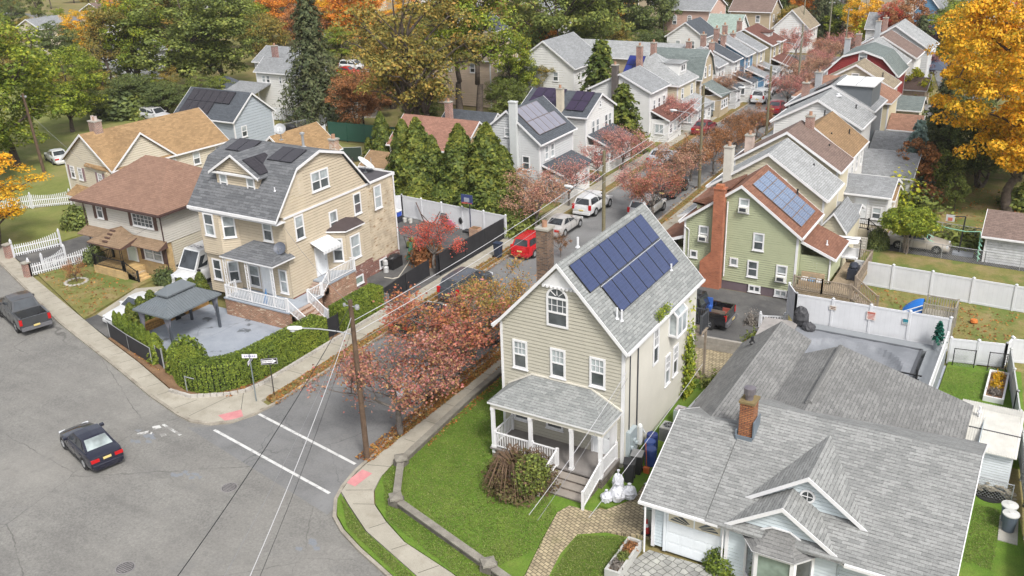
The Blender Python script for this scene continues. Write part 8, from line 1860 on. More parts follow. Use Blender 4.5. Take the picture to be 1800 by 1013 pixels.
for i in range(n):
 a0,a1=pi*i/n,pi*(i+1)/n;q.poly([(-27+4*cos(a0),166,3.6*sin(a0)),(-27+4*cos(a1),166,3.6*sin(a1)),(-27+4*cos(a1),174,3.6*sin(a1)),(-27+4*cos(a0),174,3.6*sin(a0))])
q.build('cover',paint('tent_dark',(.06,.065,.08),.7,.2),t);q=MB();q.extr([(-29,165.6,0),(-25,165.6,0),(-27,165.6,2.6)],(0,.3,0));q.build('front_flap',WHITE,t)
struct(MB().prism([(-46,162),(-20,162),(-20,180),(-46,180)],-.1,.02).build('boat_lot',M_WALK))
t=thing('pergola','dark blue pavilion with a pyramid roof behind the right row','pergola',(-17,138,0));p_=g2(1632,150);q=MB();hip(q,p_[0]-2.2,p_[1]-2.2,p_[0]+2.2,p_[1]+2.2,2.5,3.7,'x',None,.1);q.build('roof',[paint('pergola_blue',(.06,.075,.11),.5,.1)]*2,t)
for sx in (-2,2):
 for sy in (-2,2): q=MB();q.box(p_[0]+sx-.08,p_[1]+sy-.08,0,p_[0]+sx+.08,p_[1]+sy+.08,2.5);q.build('post',DARKG,t)
# ------------------------------------------------------------------ poles, wires, signs
def lamp_arm(t,x,y,z,dx,dy,L,rise=.5):
 d=V3((dx,dy,0)).normalized();p=V3((x,y,z));pts=[tuple(p+d*(L*k)+V3((0,0,rise*(1-(1-k) ** 2)))) for k in (0,.33,.66,1)];q=MB();q.path(pts,.035,8);q.build('lamp_arm',GALV,t)
 e=V3(pts[-1]);q=MB();q.lathe((0,0,0),[(.06,-.1),(.13,0),(.12,.1),(.05,.14)],12);s=d.cross(V3((0,0,1)));q.v=[tuple(e+d*(.3+a*3.0)+s*(b*1.1)+V3((0,0,c*.8-.02))) for a,b,c in q.v];q.build('lamp_head',paint('lamp_white',(.62,.63,.63),.4,.05),t)
 q=MB();q.blob(tuple(e+d*.42+V3((0,0,-.13))),.16,.12,.07,2,0);q.build('lamp_lens',paint('lamp_lens',(.35,.37,.38),.2,.05),t)
def pole(label,x,y,h,lamp=None,arm=None,trans=False,mat=None,r=.15,lean=(0,0)):
 t=thing('utility_pole',label,'utility pole',(x,y,0));q=MB();q.tube((x,y,-.1),(x+lean[0],y+lean[1],h),r,r*.72,12);q.build('pole',mat or WOODP,t)
 if lamp: lamp_arm(t,x+lean[0]*lamp[0]/h,y+lean[1]*lamp[0]/h,lamp[0],lamp[1],lamp[2],lamp[3],lamp[4] if len(lamp)>4 else .45)
 if trans and h: q=MB();q.lathe((x+.35,y,h-1.9),[(.2,0),(.22,.05),(.22,.75),(.15,.82)],14);q.build('transformer',paint('transformer_grey',(.5,.52,.53),.5,.1),t)
 q=MB();q.tube((x+lean[0]-.35,y+lean[1],h-.32),(x+lean[0]+.35,y+lean[1],h-.28),.03,.03,6);q.lathe((x+lean[0]+.38,y+lean[1],h-.38),[(.1,0),(.12,.08),(.1,.2)],10);q.lathe((x+lean[0]-.38,y+lean[1],h-.38),[(.06,0),(.07,.08),(.06,.15)],8);q.build('insulator',GALV,t);return t
PP=(-27.35,30.7)
pole('brown wooden utility pole with a street lamp arm at the corner crosswalk',*PP,8.75,(6.95,-1.0,-.5,2.5,.35),lean=(.1,-.15))
PM=paint('pole_mossy',(.17,.15,.09),.9,.35,4);PG=paint('pole_grey_green',(.2,.19,.135),.9,.3,4)
P2=(g(1062,265,9.6)[0],g(1062,265,9.6)[1]);P3_=(g(1243,150,9.6)[0]-.3,g(1243,150,9.6)[1]);P4=g2(1356,116,9.6);P5=g2(1412,42,9.6)
pole('mossy utility pole with lamp right behind the ridge of the solar roof',*P2,9.6,(6.2,-1,.1,2.6),mat=PM);pole('tall mossy utility pole with transformer and lamp along the street',*P3_,9.6,(6.6,-1,.1,2.6),True,mat=PM);pole('utility pole with a lamp beside the white clapboard house',*P4,9.6,(6.8,-1,.1,2.6),mat=PM);pole('far utility pole with white transformer past the last street trees',*P5,9.6,(6.8,-1,.1,2.6),True,mat=PG)
pole('leaning dark utility pole at the edge of the left field',*g2(78,304),8.4,lean=(-.3,-.2),r=.17)
for i,(px_,py_,hh,lab) in enumerate(((1453,106,9,'utility pole standing by the boat lot'),(1482,116,8.5,'thin utility pole right of the boat lot pole'),(1408,88,10,'utility pole in front of the orange tree beyond the street'),(1585,84,8,'street lamp pole behind the grey roofs at the right'),(1716,22,8,'pole at the far right by the white gabled house'))): pole(lab,*g2(px_,py_),hh,(hh-1,1,0,2.2) if i==3 else None,mat=PG,r=.13)
def wire(label,pts,sag,r=.012,mat=None,n=14):
 q=MB();
 for a,b in zip(pts[:-1],pts[1:]):
  a,b=V3(a),V3(b);q.path([tuple(a+(b-a)*(i/n)-V3((0,0,sag*4*(i/n)*(1-i/n)))) for i in range(n+1)],r,5)
 return tag(q.build('overhead_wire',mat or BLACK),label,'overhead wire')
WL=paint('wire_pale',(.5,.5,.52),.4,.1);WG=paint('wire_grey',(.22,.22,.23),.5,.1)
top=(PP[0]+.1,PP[1]-.15,8.5)
wire('black overhead wire crossing the crosswalk from the corner pole to the bottom edge',[top,(*g2(300,1030,8.0),8.0)],.35,.016);wire('bright pale overhead wire crossing the intersection to the bottom edge',[(PP[0]+.05,PP[1]-.1,7.9),(*g2(432,1030,7.6),7.6)],.3,.014,WL);wire('thin grey overhead wire left of the bright pale one',[(PP[0],PP[1]-.1,7.7),(*g2(385,1030,7.5),7.5)],.3,.008,WG);wire('thin black overhead wire right of the bright pale one',[(PP[0]+.05,PP[1]-.1,7.4),(*g2(450,1030,7.2),7.2)],.3,.009)
pole_tops=[(PP[0],PP[1],7.6),(P2[0],P2[1],8.6),(P3_[0],P3_[1],8.6),(P4[0],P4[1],8.6),(P5[0],P5[1],8.6)]
for k,(dz,mt,r,lab) in enumerate(((0,WL,.016,'upper pale cable strung along the poles of the side street'),(-.55,WL,.016,'middle pale cable along the side street poles'),(-1.0,WG,.012,'lower grey cable along the side street poles'))): wire(lab,[(a+.12*k,b,c+dz) for a,b,c in pole_tops],.35,r,mt)
wire('service wire from the corner pole to the tan house',[(PP[0],PP[1],8.4),(-42.5,42.0,6.6)],.3,.01,WG);wire('pair of service wires from the right edge to the beige corner house',[(X1+.1,Y0+.2,6.1),(*g2(960,900,.8),.8)],.0,.008,WG) if False else wire('service wire falling across the porch roof to the beige corner house',[(X1+.15,Y0+.1,5.4),(*g2(930,905,5.2),5.2)],.2,.011,WL)
wire('second service wire beside the porch roof of the beige corner house',[(X1+.15,Y0+.1,5.0),(*g2(945,915,4.8),4.8)],.2,.009,WG);wire('pale service wire crossing in front of the garage roof',[(*g2(1235,640,5.5),5.5),(*g2(1035,910,5.0),5.0)],.1,.009,WL)
wire('service wire from the street pole to the brick and white house',[(*g2(57,205,8),8),(-56.2,43.1,4.8)],.4,.01,WG);wire('wire slanting across the front of the brick and white house',[(-56.0,43.0,4.6),(*g2(225,420,4.2),4.2)],.05,.01)
def text_mesh(s,size,mat,parent,name='lettering',depth=.004):
 cu=bpy.data.curves.new(name,'FONT');cu.body=s;cu.size=size;cu.align_x='CENTER';cu.align_y='CENTER';cu.extrude=depth
 o=bpy.data.objects.new('tmp',cu);COL.objects.link(o);bpy.context.view_layer.update()
 me=bpy.data.meshes.new_from_object(o.evaluated_get(bpy.context.evaluated_depsgraph_get()));bpy.data.objects.remove(o);me.materials.clear();me.materials.append(mat)
 r=bpy.data.objects.new(name,me);COL.objects.link(r);r.parent=parent;return r
t=thing('one_way_sign','black and white ONE WAY arrow sign on a dark post','street sign',(-36.1,33.3,.05),.65,local=True);q=MB();q.tube((0,.04,-.1),(0,.04,2.55),.03,.03,8);q.build('post',paint('post_brown',(.035,.03,.028),.6,.2),t)
q=MB();q.box(-.46,-.02,2.0,.46,.0,2.38);q.box(-.44,-.024,2.015,.44,-.0205,2.365,1);q.box(-.42,-.028,2.03,.42,-.0245,2.35,0);q.extr([(-.4,-.0285,2.1),(.16,-.0285,2.1),(.16,-.0285,2.05),(.4,-.0285,2.19),(.16,-.0285,2.33),(.16,-.0285,2.28),(-.4,-.0285,2.28)],(0,-.003,0),1);q.build('plate',[BLACK,WHITE],t)
o=text_mesh('ONE WAY',.14,BLACK,t);o.location=(-.1,-.033,2.19);o.rotation_euler=(pi/2,0,0)
t=thing('street_name_sign','grey pole with two crossed white street name blades','street sign',(-36.55,32.35,.05),.5,local=True);q=MB();q.tube((0,0,-.1),(0,0,2.95),.035,.035,8);q.build('post',paint('post_bluegrey',(.16,.19,.2),.5,.15),t)
q=MB();q.box(-.42,-.012,2.72,.42,.012,2.95);q.build('blade',WHITE,t);q=MB();q.box(-.012,-.4,2.45,.012,.4,2.66);q.build('blade',WHITE,t)
ink=paint('sign_violet',(.24,.22,.38),.5,.1)
q=MB();[q.box(-.3+i*.11,-.0165,2.79,-.225+i*.11,-.0125,2.88) for i in range(6)];q.build('lettering',ink,t);q=MB();[q.box(.0125,-.28+i*.11,2.51,.0165,-.205+i*.11,2.6) for i in range(5)];q.build('lettering',ink,t)
# ------------------------------------------------------------------ vehicles on and by the roads
vehicle('sedan',carpaint('paint_navy',(.012,.013,.028),.25),-40.4,24.5,pi-.27,'dark navy sedan driving along the wide road',rims=GALV,seat=glass('rear_glass_pale',(.26,.3,.3),.08))
T=vehicle('pickup',carpaint('paint_graphite',(.05,.053,.058),.3),-59.1,33.3,pi-.3,'grey crew cab pickup at the kerb with open bed','pickup truck','pickup_truck',rims=BLACK)
for i,(x,y,s,c,lab) in enumerate(((-2.3,-.45,.5,(.32,.24,.13),'cardboard box lying in the bed of the grey pickup'),(-1.9,.35,.3,(.45,.38,.05),'yellow tool box in the bed of the grey pickup'))):
 q=MB();q.box(-s/2,-s*.35,0,s/2,s*.35,.22);a=pi-.3;o=q.build('load_box',paint('load%d' % i,c,.7,.2));o.location=(-58.9+x*cos(a)-y*sin(a),33.25+x*sin(a)+y*cos(a),.63);o.rotation_euler.z=a;tag(o,lab,'box')
V=vehicle('van',carpaint('paint_white',(.66,.67,.68),.3),-53.5,44.9,-pi/2,'white high-roofed delivery van between the brick and tan houses','van','van')
o=text_mesh('(212)',.62,paint('ink_grey',(.12,.12,.14),.6,.1),V);o.location=(.9,-.05,2.69);o.rotation_euler=(0,0,pi/2)
vehicle('sedan',carpaint('paint_white',(.66,.67,.68),.3),-52.5,37.5,-pi/2-.12,'white car behind the small arborvitae row beside the gazebo')
vehicle('hatch',carpaint('paint_red',(.5,.012,.018),.25),-34.3,60.1,pi/2,'bright red compact car parked beside the navy wheelie bin',rims=GALV);vehicle('sedan',carpaint('paint_silver',(.46,.45,.44),.3),-34.4,65.4,pi/2,'champagne silver sedan parked ahead of the red car',rims=GALV);vehicle('suv',carpaint('paint_white',(.66,.67,.68),.3),-34.5,71.3,pi/2,'white estate car with roof rails parked ahead of the silver sedan',rims=GALV)
vehicle('sedan',carpaint('paint_black',(.015,.015,.018),.25),-34.4,45.0,pi/2,'black car parked at the left kerb behind the red leaved corner tree',rims=GALV);vehicle('suv',carpaint('paint_dusk',(.06,.065,.08),.28),-34.5,50.9,pi/2,'dark grey car parked ahead of the black one at the left kerb');vehicle('sedan',carpaint('paint_pearl',(.6,.6,.63),.3),-28.9,38.4,pi/2,'pearl white car half hidden under the red leaved corner trees');vehicle('sedan',carpaint('paint_bluegrey',(.13,.17,.21),.3),-29.1,46.3,pi/2,'blue-grey car parked in the street left of the beige corner house')
vehicle('suv',carpaint('paint_white',(.66,.67,.68),.3),*g2(1338,178),pi/2+.05,'white car driving up the middle of the far street',rims=GALV);vehicle('suv',carpaint('paint_pearl',(.6,.6,.63),.3),*g2(1352,164),pi/2,'pearl white car parked just beyond the white moving one');vehicle('sedan',carpaint('paint_maroon',(.2,.02,.03),.3),*g2(1366,196),pi/2,'maroon car parked at the right kerb by the mossy pole');vehicle('hatch',carpaint('paint_bronze',(.17,.1,.09),.3),*g2(1337,218),pi/2,'bronze car parked at the right kerb below the maroon one')
vehicle('suv',carpaint('paint_white',(.66,.67,.68),.3),*g2(1138,376),pi/2,'white car with dark roof peeping over the solar ridge');vehicle('suv',carpaint('paint_black',(.015,.015,.018),.25),*g2(1180,340),pi/2,'black car parked under the pink-red street trees');vehicle('sedan',carpaint('paint_maroon',(.2,.02,.03),.3),*g2(1238,232),pi/2,'maroon car parked by the left pavement further up the street');vehicle('sedan',carpaint('paint_bluegrey',(.13,.17,.21),.3),*g2(1235,209),pi/2,'dark blue-grey car parked ahead of the maroon one on the left');vehicle('sedan',carpaint('paint_silverblue',(.45,.5,.55),.3),*g2(1163,284),pi/2,'pale blue-white car parked beside the left pavement under orange leaves');vehicle('suv',carpaint('paint_maroon',(.2,.02,.03),.3),*g2(1398,140),pi/2,'red car in the shade at the upper end of the street');vehicle('sedan',carpaint('paint_black',(.015,.015,.018),.25),*g2(1385,150),pi/2,'black car at the upper end of the street')
BP_=vehicle('pickup',carpaint('paint_black',(.015,.015,.018),.25),-19.1,53.5,pi,'black pickup loaded with blue and red odds and ends behind the solar house','pickup truck','pickup_truck')
for i,(x,y,z,s,c,lab,nm) in enumerate(((-17.9,54.0,.63,(.5,.35,.9),(.04,.12,.42),'blue plastic chair standing in the bed of the black pickup','plastic_chair'),(-17.1,53.4,.63,(.9,.5,.35),(.2,.16,.13),'brown junk heap in the bed of the black pickup','junk'),(-16.7,53.9,.63,(.5,.4,.4),(.3,.08,.06),'red tool case in the bed of the black pickup','tool_case'))):
 q=MB();q.box(x-s[0]/2,y-s[1]/2,z,x+s[0]/2,y+s[1]/2,z+s[2]*.45);q.box(x-s[0]/2,y+s[1]/2-.06,z+s[2]*.45,x+s[0]/2,y+s[1]/2,z+s[2]);tag(q.build(nm,paint('load_b%d' % i,c,.6,.25)),lab,'load')
vehicle('sedan',carpaint('paint_champagne',(.42,.38,.33),.3),-8.2,73.4,0,'silver car half hidden behind the round umbrella tree');vehicle('suv',carpaint('paint_white',(.66,.67,.68),.3),-14.2,117.5,.1,'white car parked behind the lime yellow tree');vehicle('hatch',carpaint('paint_teal',(.05,.12,.13),.3),-16.3,117.6,.1,'teal car next to the white one behind the lime tree')
vehicle('sedan',carpaint('paint_white',(.66,.67,.68),.3),*g2(102,284),2.8,'white sedan parked on the short drive at the left field');vehicle('suv',carpaint('paint_pearl',(.6,.6,.63),.3),*g2(275,212),0,'pale car parked behind the ridge of the tan roof')
for i,(a,b,k,c) in enumerate(((612,133,'sedan','paint_red'),(622,124,'suv','paint_white'),(664,134,'sedan','paint_white'))): vehicle(k,MATS[c],*g2(a,b),.2,('small red car far off beside the spruce','white car far off behind the small red one','white car far off right of the spruce')[i])
# ------------------------------------------------------------------ hedges, rows and trees
hedge('long clipped boxwood hedge curving round the patio corner',[(-43.0,32.95),(-41.4,32.1),(-40.0,32.35),(-39.1,33.5),(-38.75,35.2),(-38.55,40.1)],1.35,1.75,n=30000,size=.085)
hedge('shorter clipped boxwood hedge beyond the black side gate',[(-38.45,41.7),(-38.45,45.8)],1.2,1.75,n=14000,size=.085)
tree('ball','boxwood',-43.3,33.5,2.2,'round clipped bush at the gate end of the long hedge',.85,'bush','bush')
k=0
row_l=['small arborvitae nearest the driveway in the fenced row','second small arborvitae from the driveway in the fenced row','third small arborvitae from the driveway in the fenced row','fourth small arborvitae from the driveway in the fenced row','fourth small arborvitae from the gate in the fenced row','third small arborvitae from the gate in the fenced row','second small arborvitae from the gate in the fenced row','broad small arborvitae beside the garden gate']
for i in range(8):
 t_=i/7;tree('smallarbor','boxwood',-50.9+t_*5.3,34.5-t_*1.25,1.85+.12*(i % 3),row_l[i],1.0 if i==7 else .62,'arborvitae','tree',group='small arborvitae behind the chain link fence')
for i,lab in enumerate(('first small dark arborvitae behind the gazebo, nearest the road','second small dark arborvitae behind the gazebo','third small dark arborvitae behind the gazebo','fourth small dark arborvitae behind the gazebo','fifth small dark arborvitae behind the gazebo','sixth small dark arborvitae, behind the high end of the gazebo','seventh small arborvitae, in front of the white van','last small arborvitae, touching the tan house')):
 tree('smallarbor','arbor',-50.75+i*.04,35.6+i*.82,2.0+.15*((i*7) % 3),lab,1.05,'arborvitae','tree',group='small arborvitae along the patio wall')
for a,b,h,w,lab in ((740,352,7.6,1.0,'tall evergreen, left one of the near cluster behind the yard fence'),(716,350,7.4,.8,'tall slim evergreen at the left end of the cluster behind the yard fence'),(765,356,6.2,.85,'shorter evergreen at the right of the first cluster'),(812,362,7.4,1.0,'tall evergreen in the middle cluster behind the yard fence'),(860,368,7.7,1.05,'tallest evergreen nearest the street behind the yard fence'),(888,372,5.8,.9,'lower evergreen leaning to the street beside the tallest one')):
 x,y=g2(a,b);tree('arbor' if w>.9 else 'arbor2','arbor',x,y,h,lab,w*1.22,'evergreen','tree',group='tall evergreens behind the yard fence')
for i in range(5): x,y=-48.6+i*2.6,64.8;tree('bushy','arbor',x,y,2.2,('low evergreen bush behind the left end of the yard fence','low evergreen bush second along behind the yard fence','low evergreen bush in the middle behind the yard fence','low evergreen bush fourth along behind the yard fence','low evergreen bush behind the street end of the yard fence')[i],1.5,'bush','bush')
tree('bushy','green',-37.3,62.9,2.6,'leafy ivy-like bush spilling over the end of the black fence',1.0,'bush','bush')
tree('arbor2','arbor',*g2(676,300),6.0,'slim evergreen in front of the green privacy fence',.95,'evergreen');tree('spruce2','arbor',*g2(652,300),3.6,'low feathery evergreen beside the slim one at the privacy fence',1.0,'evergreen')
SG='red and orange leaved trees along the side street'
CM=[leaf('corner_leaves_%d' % i,[sc(q,1.18) for q in c],hue=.36,scale=.42) for i,c in enumerate((
 [(.17,.18,.045),(.27,.16,.045),(.38,.17,.06),(.32,.085,.065),(.4,.19,.11),(.27,.07,.065),(.36,.16,.13),(.2,.17,.05)],[(.15,.17,.04),(.27,.22,.05),(.38,.24,.07),(.38,.16,.06),(.2,.21,.05),(.3,.23,.07),(.13,.15,.035)],[(.3,.085,.085),(.37,.17,.15),(.27,.18,.07),(.34,.11,.1),(.42,.24,.2),(.26,.08,.08)]))]
tree('street0','redmix',-27.2,33.3,5.7,'bare-limbed red leaved tree by the corner utility pole',1.15,'street_tree','tree',SG,pm=CM[2]);tree('street1','redmix',-27.6,38.6,6.1,'bushy red and green leaved tree left of the beige corner house',1.25,'street_tree','tree',SG,pm=CM[0]);tree('street3','rust',-27.6,44.6,5.2,'olive and orange tree behind the left gable edge of the corner house',1.1,'street_tree','tree',SG,pm=CM[1])
tree('street2','redmix',-28.0,41.6,5.0,'lower olive and orange tree between the two larger corner trees',1.2,'street_tree','tree',SG,pm=CM[1])
tree('streetthin','red',*g2(765,472),4.4,'bright red small tree growing at the yard entrance',1.0,'street_tree','tree',SG);tree('shrub','rust',*g2(752,462),1.9,'rust coloured shrub at the foot of the bright red yard tree',1.0,'shrub','shrub')
for a,b,ar,p,h,w,lab in (
 (945,408,'street1','fadedred',6.6,1.05,'faded red tree rising above the chimney of the solar house'),(1000,362,'streetthin','pinkred',5.6,1.0,'thin pink-red tree beside the white estate car'),(985,452,'streetthin','rust',2.6,.7,'small thin rust tree behind the solar house chimney'),
 (1095,300,'street3','pinkred',5.4,1.0,'pinkish tree in front of the white house with black panels'),(1050,320,'streetthin','pinkred',5.2,.95,'sparse pink tree in front of the light grey house'),
 (1192,240,'street0','pinkred',5.8,1.0,'bright crimson tree in front of the white gabled house'),(1145,390,'street0','redmix',6.2,1.0,'pink and grey twiggy tree right over the solar ridge'),(1125,372,'streetthin','pinkred',5.8,1.05,'twiggy pale pink tree behind the mossy pole'),
 (1192,340,'street1','fadedred',5.8,1.05,'faded red tree above the black parked car'),(1216,318,'street2','rust',5.6,1.0,'orange-brown tree in the middle of the right kerb row'),(1253,305,'street3','rust',5.4,.9,'orange tree beside the transformer pole'),
 (1280,285,'street0','rust',5.4,.95,'orange-green tree at the pavement left of the brown roofs'),(1262,190,'street3','fadedred',5.6,.9,'faded red tree in front of the khaki gambrel house'),(1293,176,'street1','fadedred',5.6,.9,'faded red tree in front of the small white houses'),
 (1296,262,'street2','rust',5.4,1.0,'rust tree opposite the transformer pole on the right'),(1330,245,'street1','rust',4.8,.85,'rust tree beside the bronze car'),(1383,192,'street0','pinkred',5.8,1.0,'pink-red tree by the maroon car'),(1400,172,'street1','fadedred',5.8,1.0,'faded red tree left of the white clapboard gable'),
 (1320,158,'street2','fadedred',5.4,.9,'pinkish tree in front of the blue house'),(1345,140,'street3','fadedred',5.6,1.0,'red-green tree in front of the cream left-row house'),(1422,152,'street3','fadedred',5.6,1.0,'red-green tree by the dark grey house porch'),(1438,138,'street2','pinkred',5.6,1.0,'pink-red tree by the terracotta hip roof'),(1456,122,'street0','fadedred',5.6,1.0,'faded red tree in front of the barn-red house'),
 (1362,122,'street0','pinkred',6.0,1.05,'pink-red tree at the upper left end of the street'),(1398,104,'street1','pinkred',6.2,1.1,'pink-red tree before the boat lot'),(1478,112,'street2','pinkred',6.2,1.1,'pink-red tree at the right of the boat lot'),(1436,118,'street3','redmix',5.4,.9,'small pink-red tree in the middle of the street end')):
 tree(ar,p,*g2(a,b),h*.84,lab,w*.95,'street_tree','tree',SG)
def T(arch,p,px_,py_,h,w,lab,name='tree',**k): return tree(arch,p,*g2(px_,py_),h,lab,w,name,'tree',**k)
T('broadB','yellowgreen',30,292,15.5,1.3,'big yellow-green tree filling the left edge');T('broadA','yellowgreen',128,232,10.5,1.1,'yellow-green tree right of the one filling the left edge');T('broadC','yellowgreen',-60,330,12,1.1,'yellow-green tree cut by the left edge below the big one')
T('openA','gold',-10,440,8.6,1.45,'orange turning tree reaching in from the left edge')
T('openB','turning',205,185,14,.9,'orange turning tree with two dark slanting stems, left one');T('openA','yellowgreen',245,178,16,.9,'tall thin yellow-green tree beside the slanting stems');T('broadA','green',335,168,16.5,1.35,'huge dark green oak behind the solar-roofed blue-grey house');T('broadB','green',395,158,15,1.2,'green tree merging with the right side of the huge oak');T('broadC','turning',300,120,16,1.2,'orange-topped tree behind the huge oak')
T('broadA','green',200,178,5.5,1.2,'low green tree at the foot of the slanting stems');T('shrub','green',255,205,3.2,1.3,'green thicket at the end of the long lawn','shrub');T('shrub','deep',215,205,3.5,1.5,'dark thicket beneath the orange turning tree','shrub')
T('broadC','turning',468,118,9,1.1,'small orange and green tree behind the carport house');T('broadA','orange',500,82,12,1.0,'orange tree behind the white carport house');T('broadB','orange',640,92,14,1.2,'bright orange tree right of the spruce');T('broadA','gold',596,85,12,1.1,'golden tree behind the spruce');T('streetthin','grey',478,72,12,1.0,'bare grey tree between the oak and the orange tree')
T('spruce','sprucegreen',560,216,17.5,1.0,'towering dark spruce with hanging boughs')
T('broadC','rust',633,232,7.4,1.05,'rust-brown bushy tree beyond the green privacy fence');T('broadB','rust',668,205,7,1.0,'dull rust tree behind the bushy rust-brown one');T('broadC','yellowgreen',608,205,6,.9,'small yellow-green tree behind the rust-brown one')
T('openA','turning',738,272,19.5,1.05,'tall open orange and green tree with spreading dark limbs');T('openB','turning',812,222,18.5,1.05,'tall open tree, left of the pair of dark trunks');T('openB','yellowgreen',843,224,18,1.1,'tall open tree, right of the pair of dark trunks');T('broadA','green',744,242,6.5,.95,'round green tree in front of the tall open orange tree');T('broadC','turning',690,190,12,1.0,'orange tree left of the tall open one')
T('broadB','yellowgreen',905,200,10,.9,'light green tree left of the two panelled houses');T('broadC','orange',950,150,9,.8,'salmon orange tree behind the light green one');T('broadA','green',985,150,19,1.05,'tall green tree above the white house with black panels');T('broadB','green',1045,140,18,1.0,'tall green tree left of the ivy-clad trunk');T('broadA','deep',1100,95,17,.95,'dark green tree with a pale leaning trunk',bark=BARKL);T('broadB','deep',1145,95,17,.8,'dark narrow tree behind the long buff building');T('broadB','yellowgreen',1180,80,9,.8,'yellow-green tree at the right of the dark trees')
T('spruce2','arbor',1056,212,10.0,1.2,'feathery olive evergreen next to the panelled white house','evergreen');T('spruce2','arbor',1094,264,7.4,1.3,'lower feathery evergreen in front of the first white street house','evergreen');T('broadC','turning',1075,130,8.5,.8,'yellow and green tree left of the long buff building')
for i,a in enumerate((985,1003,1020)): T('arbor2','boxwood',a,168,5,.95,('left clipped evergreen behind the white house chimney','middle clipped evergreen behind the white house chimney','right clipped evergreen behind the white house chimney')[i],'evergreen',group='clipped evergreens behind the white house')
T('arbor2','deep',925,240,5,1.2,'dark evergreen at the gable of the light grey house','evergreen')
T('maple','gold',1772,372,18.5,.92,'huge golden orange maple at the right edge')
T('broadA','gold',1735,225,15,1.0,'golden tree merging with the huge maple from behind')
x,y=g2(1592,446);tree('topiary','yellowgreen',x,y,3.5,'umbrella-shaped small tree with many pale stems',.98,'tree','tree',bark=BARKL);x,y=g2(1542,437);tree('ball','deep',x,y,1.75,'little clipped ball tree left of the umbrella-shaped one',.75,'bush','bush')
T('spruce','sprucegreen',1640,310,9.5,1.1,'dark drooping conifer left of the golden maple','conifer');T('spruce','sprucegreen',1655,262,9.5,1.1,'dark conifer behind the drooping one','conifer');T('spruce2','blue',1603,330,6.5,.95,'small blue spruce behind the orange bush','conifer')
T('small','rust',1600,345,5.0,.85,'orange-red bushy tree in front of the blue spruce');T('small','lime',1607,196,5.0,.8,'bright lime yellow tree behind the right row');T('shrub','deep',1607,228,2.6,.8,'clipped green bush below the lime yellow tree','shrub')
T('loose','lime',1578,365,2.8,.9,'lime shrub beside the white rear cottage','shrub');T('loose','green',1612,368,2.0,1.4,'green shrub bed below the orange-red tree','shrub');T('small','green',1677,372,3.0,.7,'young green tree left of the maple trunk');T('loose','rust',1628,352,1.8,1.2,'brownish shrub beneath the conifers','shrub');T('loose','lime',1560,382,1.2,1.3,'yellow shrub at the cottage corner','shrub');T('small','green',1655,345,4.0,.9,'green bushy tree in the shade of the conifers');T('shrub','green',1798,365,2.2,1.2,'green shrub at the right edge beneath the maple','shrub');T('low','green',1690,425,.9,1.4,'low green shrub behind the basketball stand','shrub');T('loose','green',1452,307,1.6,.9,'leafy weeds between the cream wings of the right row','shrub')
for i,(a,b,ar,p,h,w,nm,lab) in enumerate(((1720,330,'broadC','deep',7,1.2,'tree','dark undergrowth tree behind the maple trunk'),(1790,318,'broadC','deep',7,1.3,'tree','dark undergrowth tree at the right edge behind the maple'),(1690,300,'broadB','deep',8,1.2,'tree','dark tree between the conifers and the maple'),
  (1660,118,'broadB','yellowgreen',9,1.2,'tree','green and yellow tree left of the maple top'),(1585,102,'broadA','rust',9.5,.95,'tree','big rust red tree above the grey roofs'),(1560,100,'broadB','red',8.5,.8,'tree','scarlet and orange tree left of the big rust one'),(1545,72,'broadA','pinkred',9,.7,'tree','dusty pink tree behind the scarlet one'),(1612,122,'spruce2','sprucegreen',8,1.0,'conifer','dark green conifer behind the grey-roofed houses'),(1640,112,'small','purple',5.5,.9,'tree','purple leaved small tree near the far drive'),(1618,150,'small','purple',4.4,1.0,'tree','purple leaved bush beside the dark pavilion'),(1512,85,'broadA','gold',9,.85,'tree','yellow tree above the white panelled cottage'),(1530,92,'small','lime',5.5,1.2,'tree','bright green bushy tree in front of the panelled cottage'),(1505,60,'broadC','green',8,.9,'tree','green tree left of the yellow one'),
  (1446,72,'spruce','sprucegreen',15,1.0,'conifer','dark conifer beyond the boat lot'),(1418,62,'broadC','orange',11,.7,'tree','orange tree behind the far transformer pole'),(1385,82,'broadC','turning',7,.8,'tree','orange-yellow tree beside the khaki roofed cottage'),(1328,58,'broadB','lime',6.5,1.0,'tree','bright lime green round tree at the top of the left row'),(1350,50,'broadA','deep',11,.9,'tree','dark green tree behind the lime round one'),(1400,45,'broadB','deep',11.5,.95,'tree','dark tree right of the lime round one'),(1375,40,'broadA','green',11,1.0,'tree','green tree in the dark group above the cottage'),(1265,42,'spruce2','sprucegreen',9,.9,'conifer','dark conifer beside the pink villa'),(1190,60,'broadC','green',9,.8,'tree','green tree left of the pink villa'),(1480,62,'streetthin','grey',9,.8,'tree','bare brown tree left of the dark conifer'),(1680,90,'broadC','green',9,.9,'tree','green tree below the far blue houses'),(1775,70,'broadA','red',10,.8,'tree','dark red tree at the top right corner'),(1640,60,'small','purple',6,.7,'tree','reddish small tree below the far blue house'))):
 x,y=g2(a,b);tree(ar,p,x,y,h,lab,w,nm,'tree')
for i,(a,b,p,lab) in enumerate(((1300,205,'green','green foundation bush in front of the cream hip-roofed house'),(1240,204,'green','bush beside the steps of the hip-roofed house'),(1222,214,'green','hedge-like bush in front of the hip-roofed house'),(138,400,'green','round green bush left of the brick and white house'),(170,462,'deep','dark bush at the porch corner of the brick and white house'),(292,497,'deep','dark round bush in front of the white van'))):
 if i==0: continue
 tree('shrub',p,*g2(a,b),(1.6,1.6,1.2,2.0,1.5,1.25)[i],lab,.95,'bush','bush')
T('streetthin','rust',134,496,1.9,.95,'small weeping brown tree in a stone ring on the front lawn')
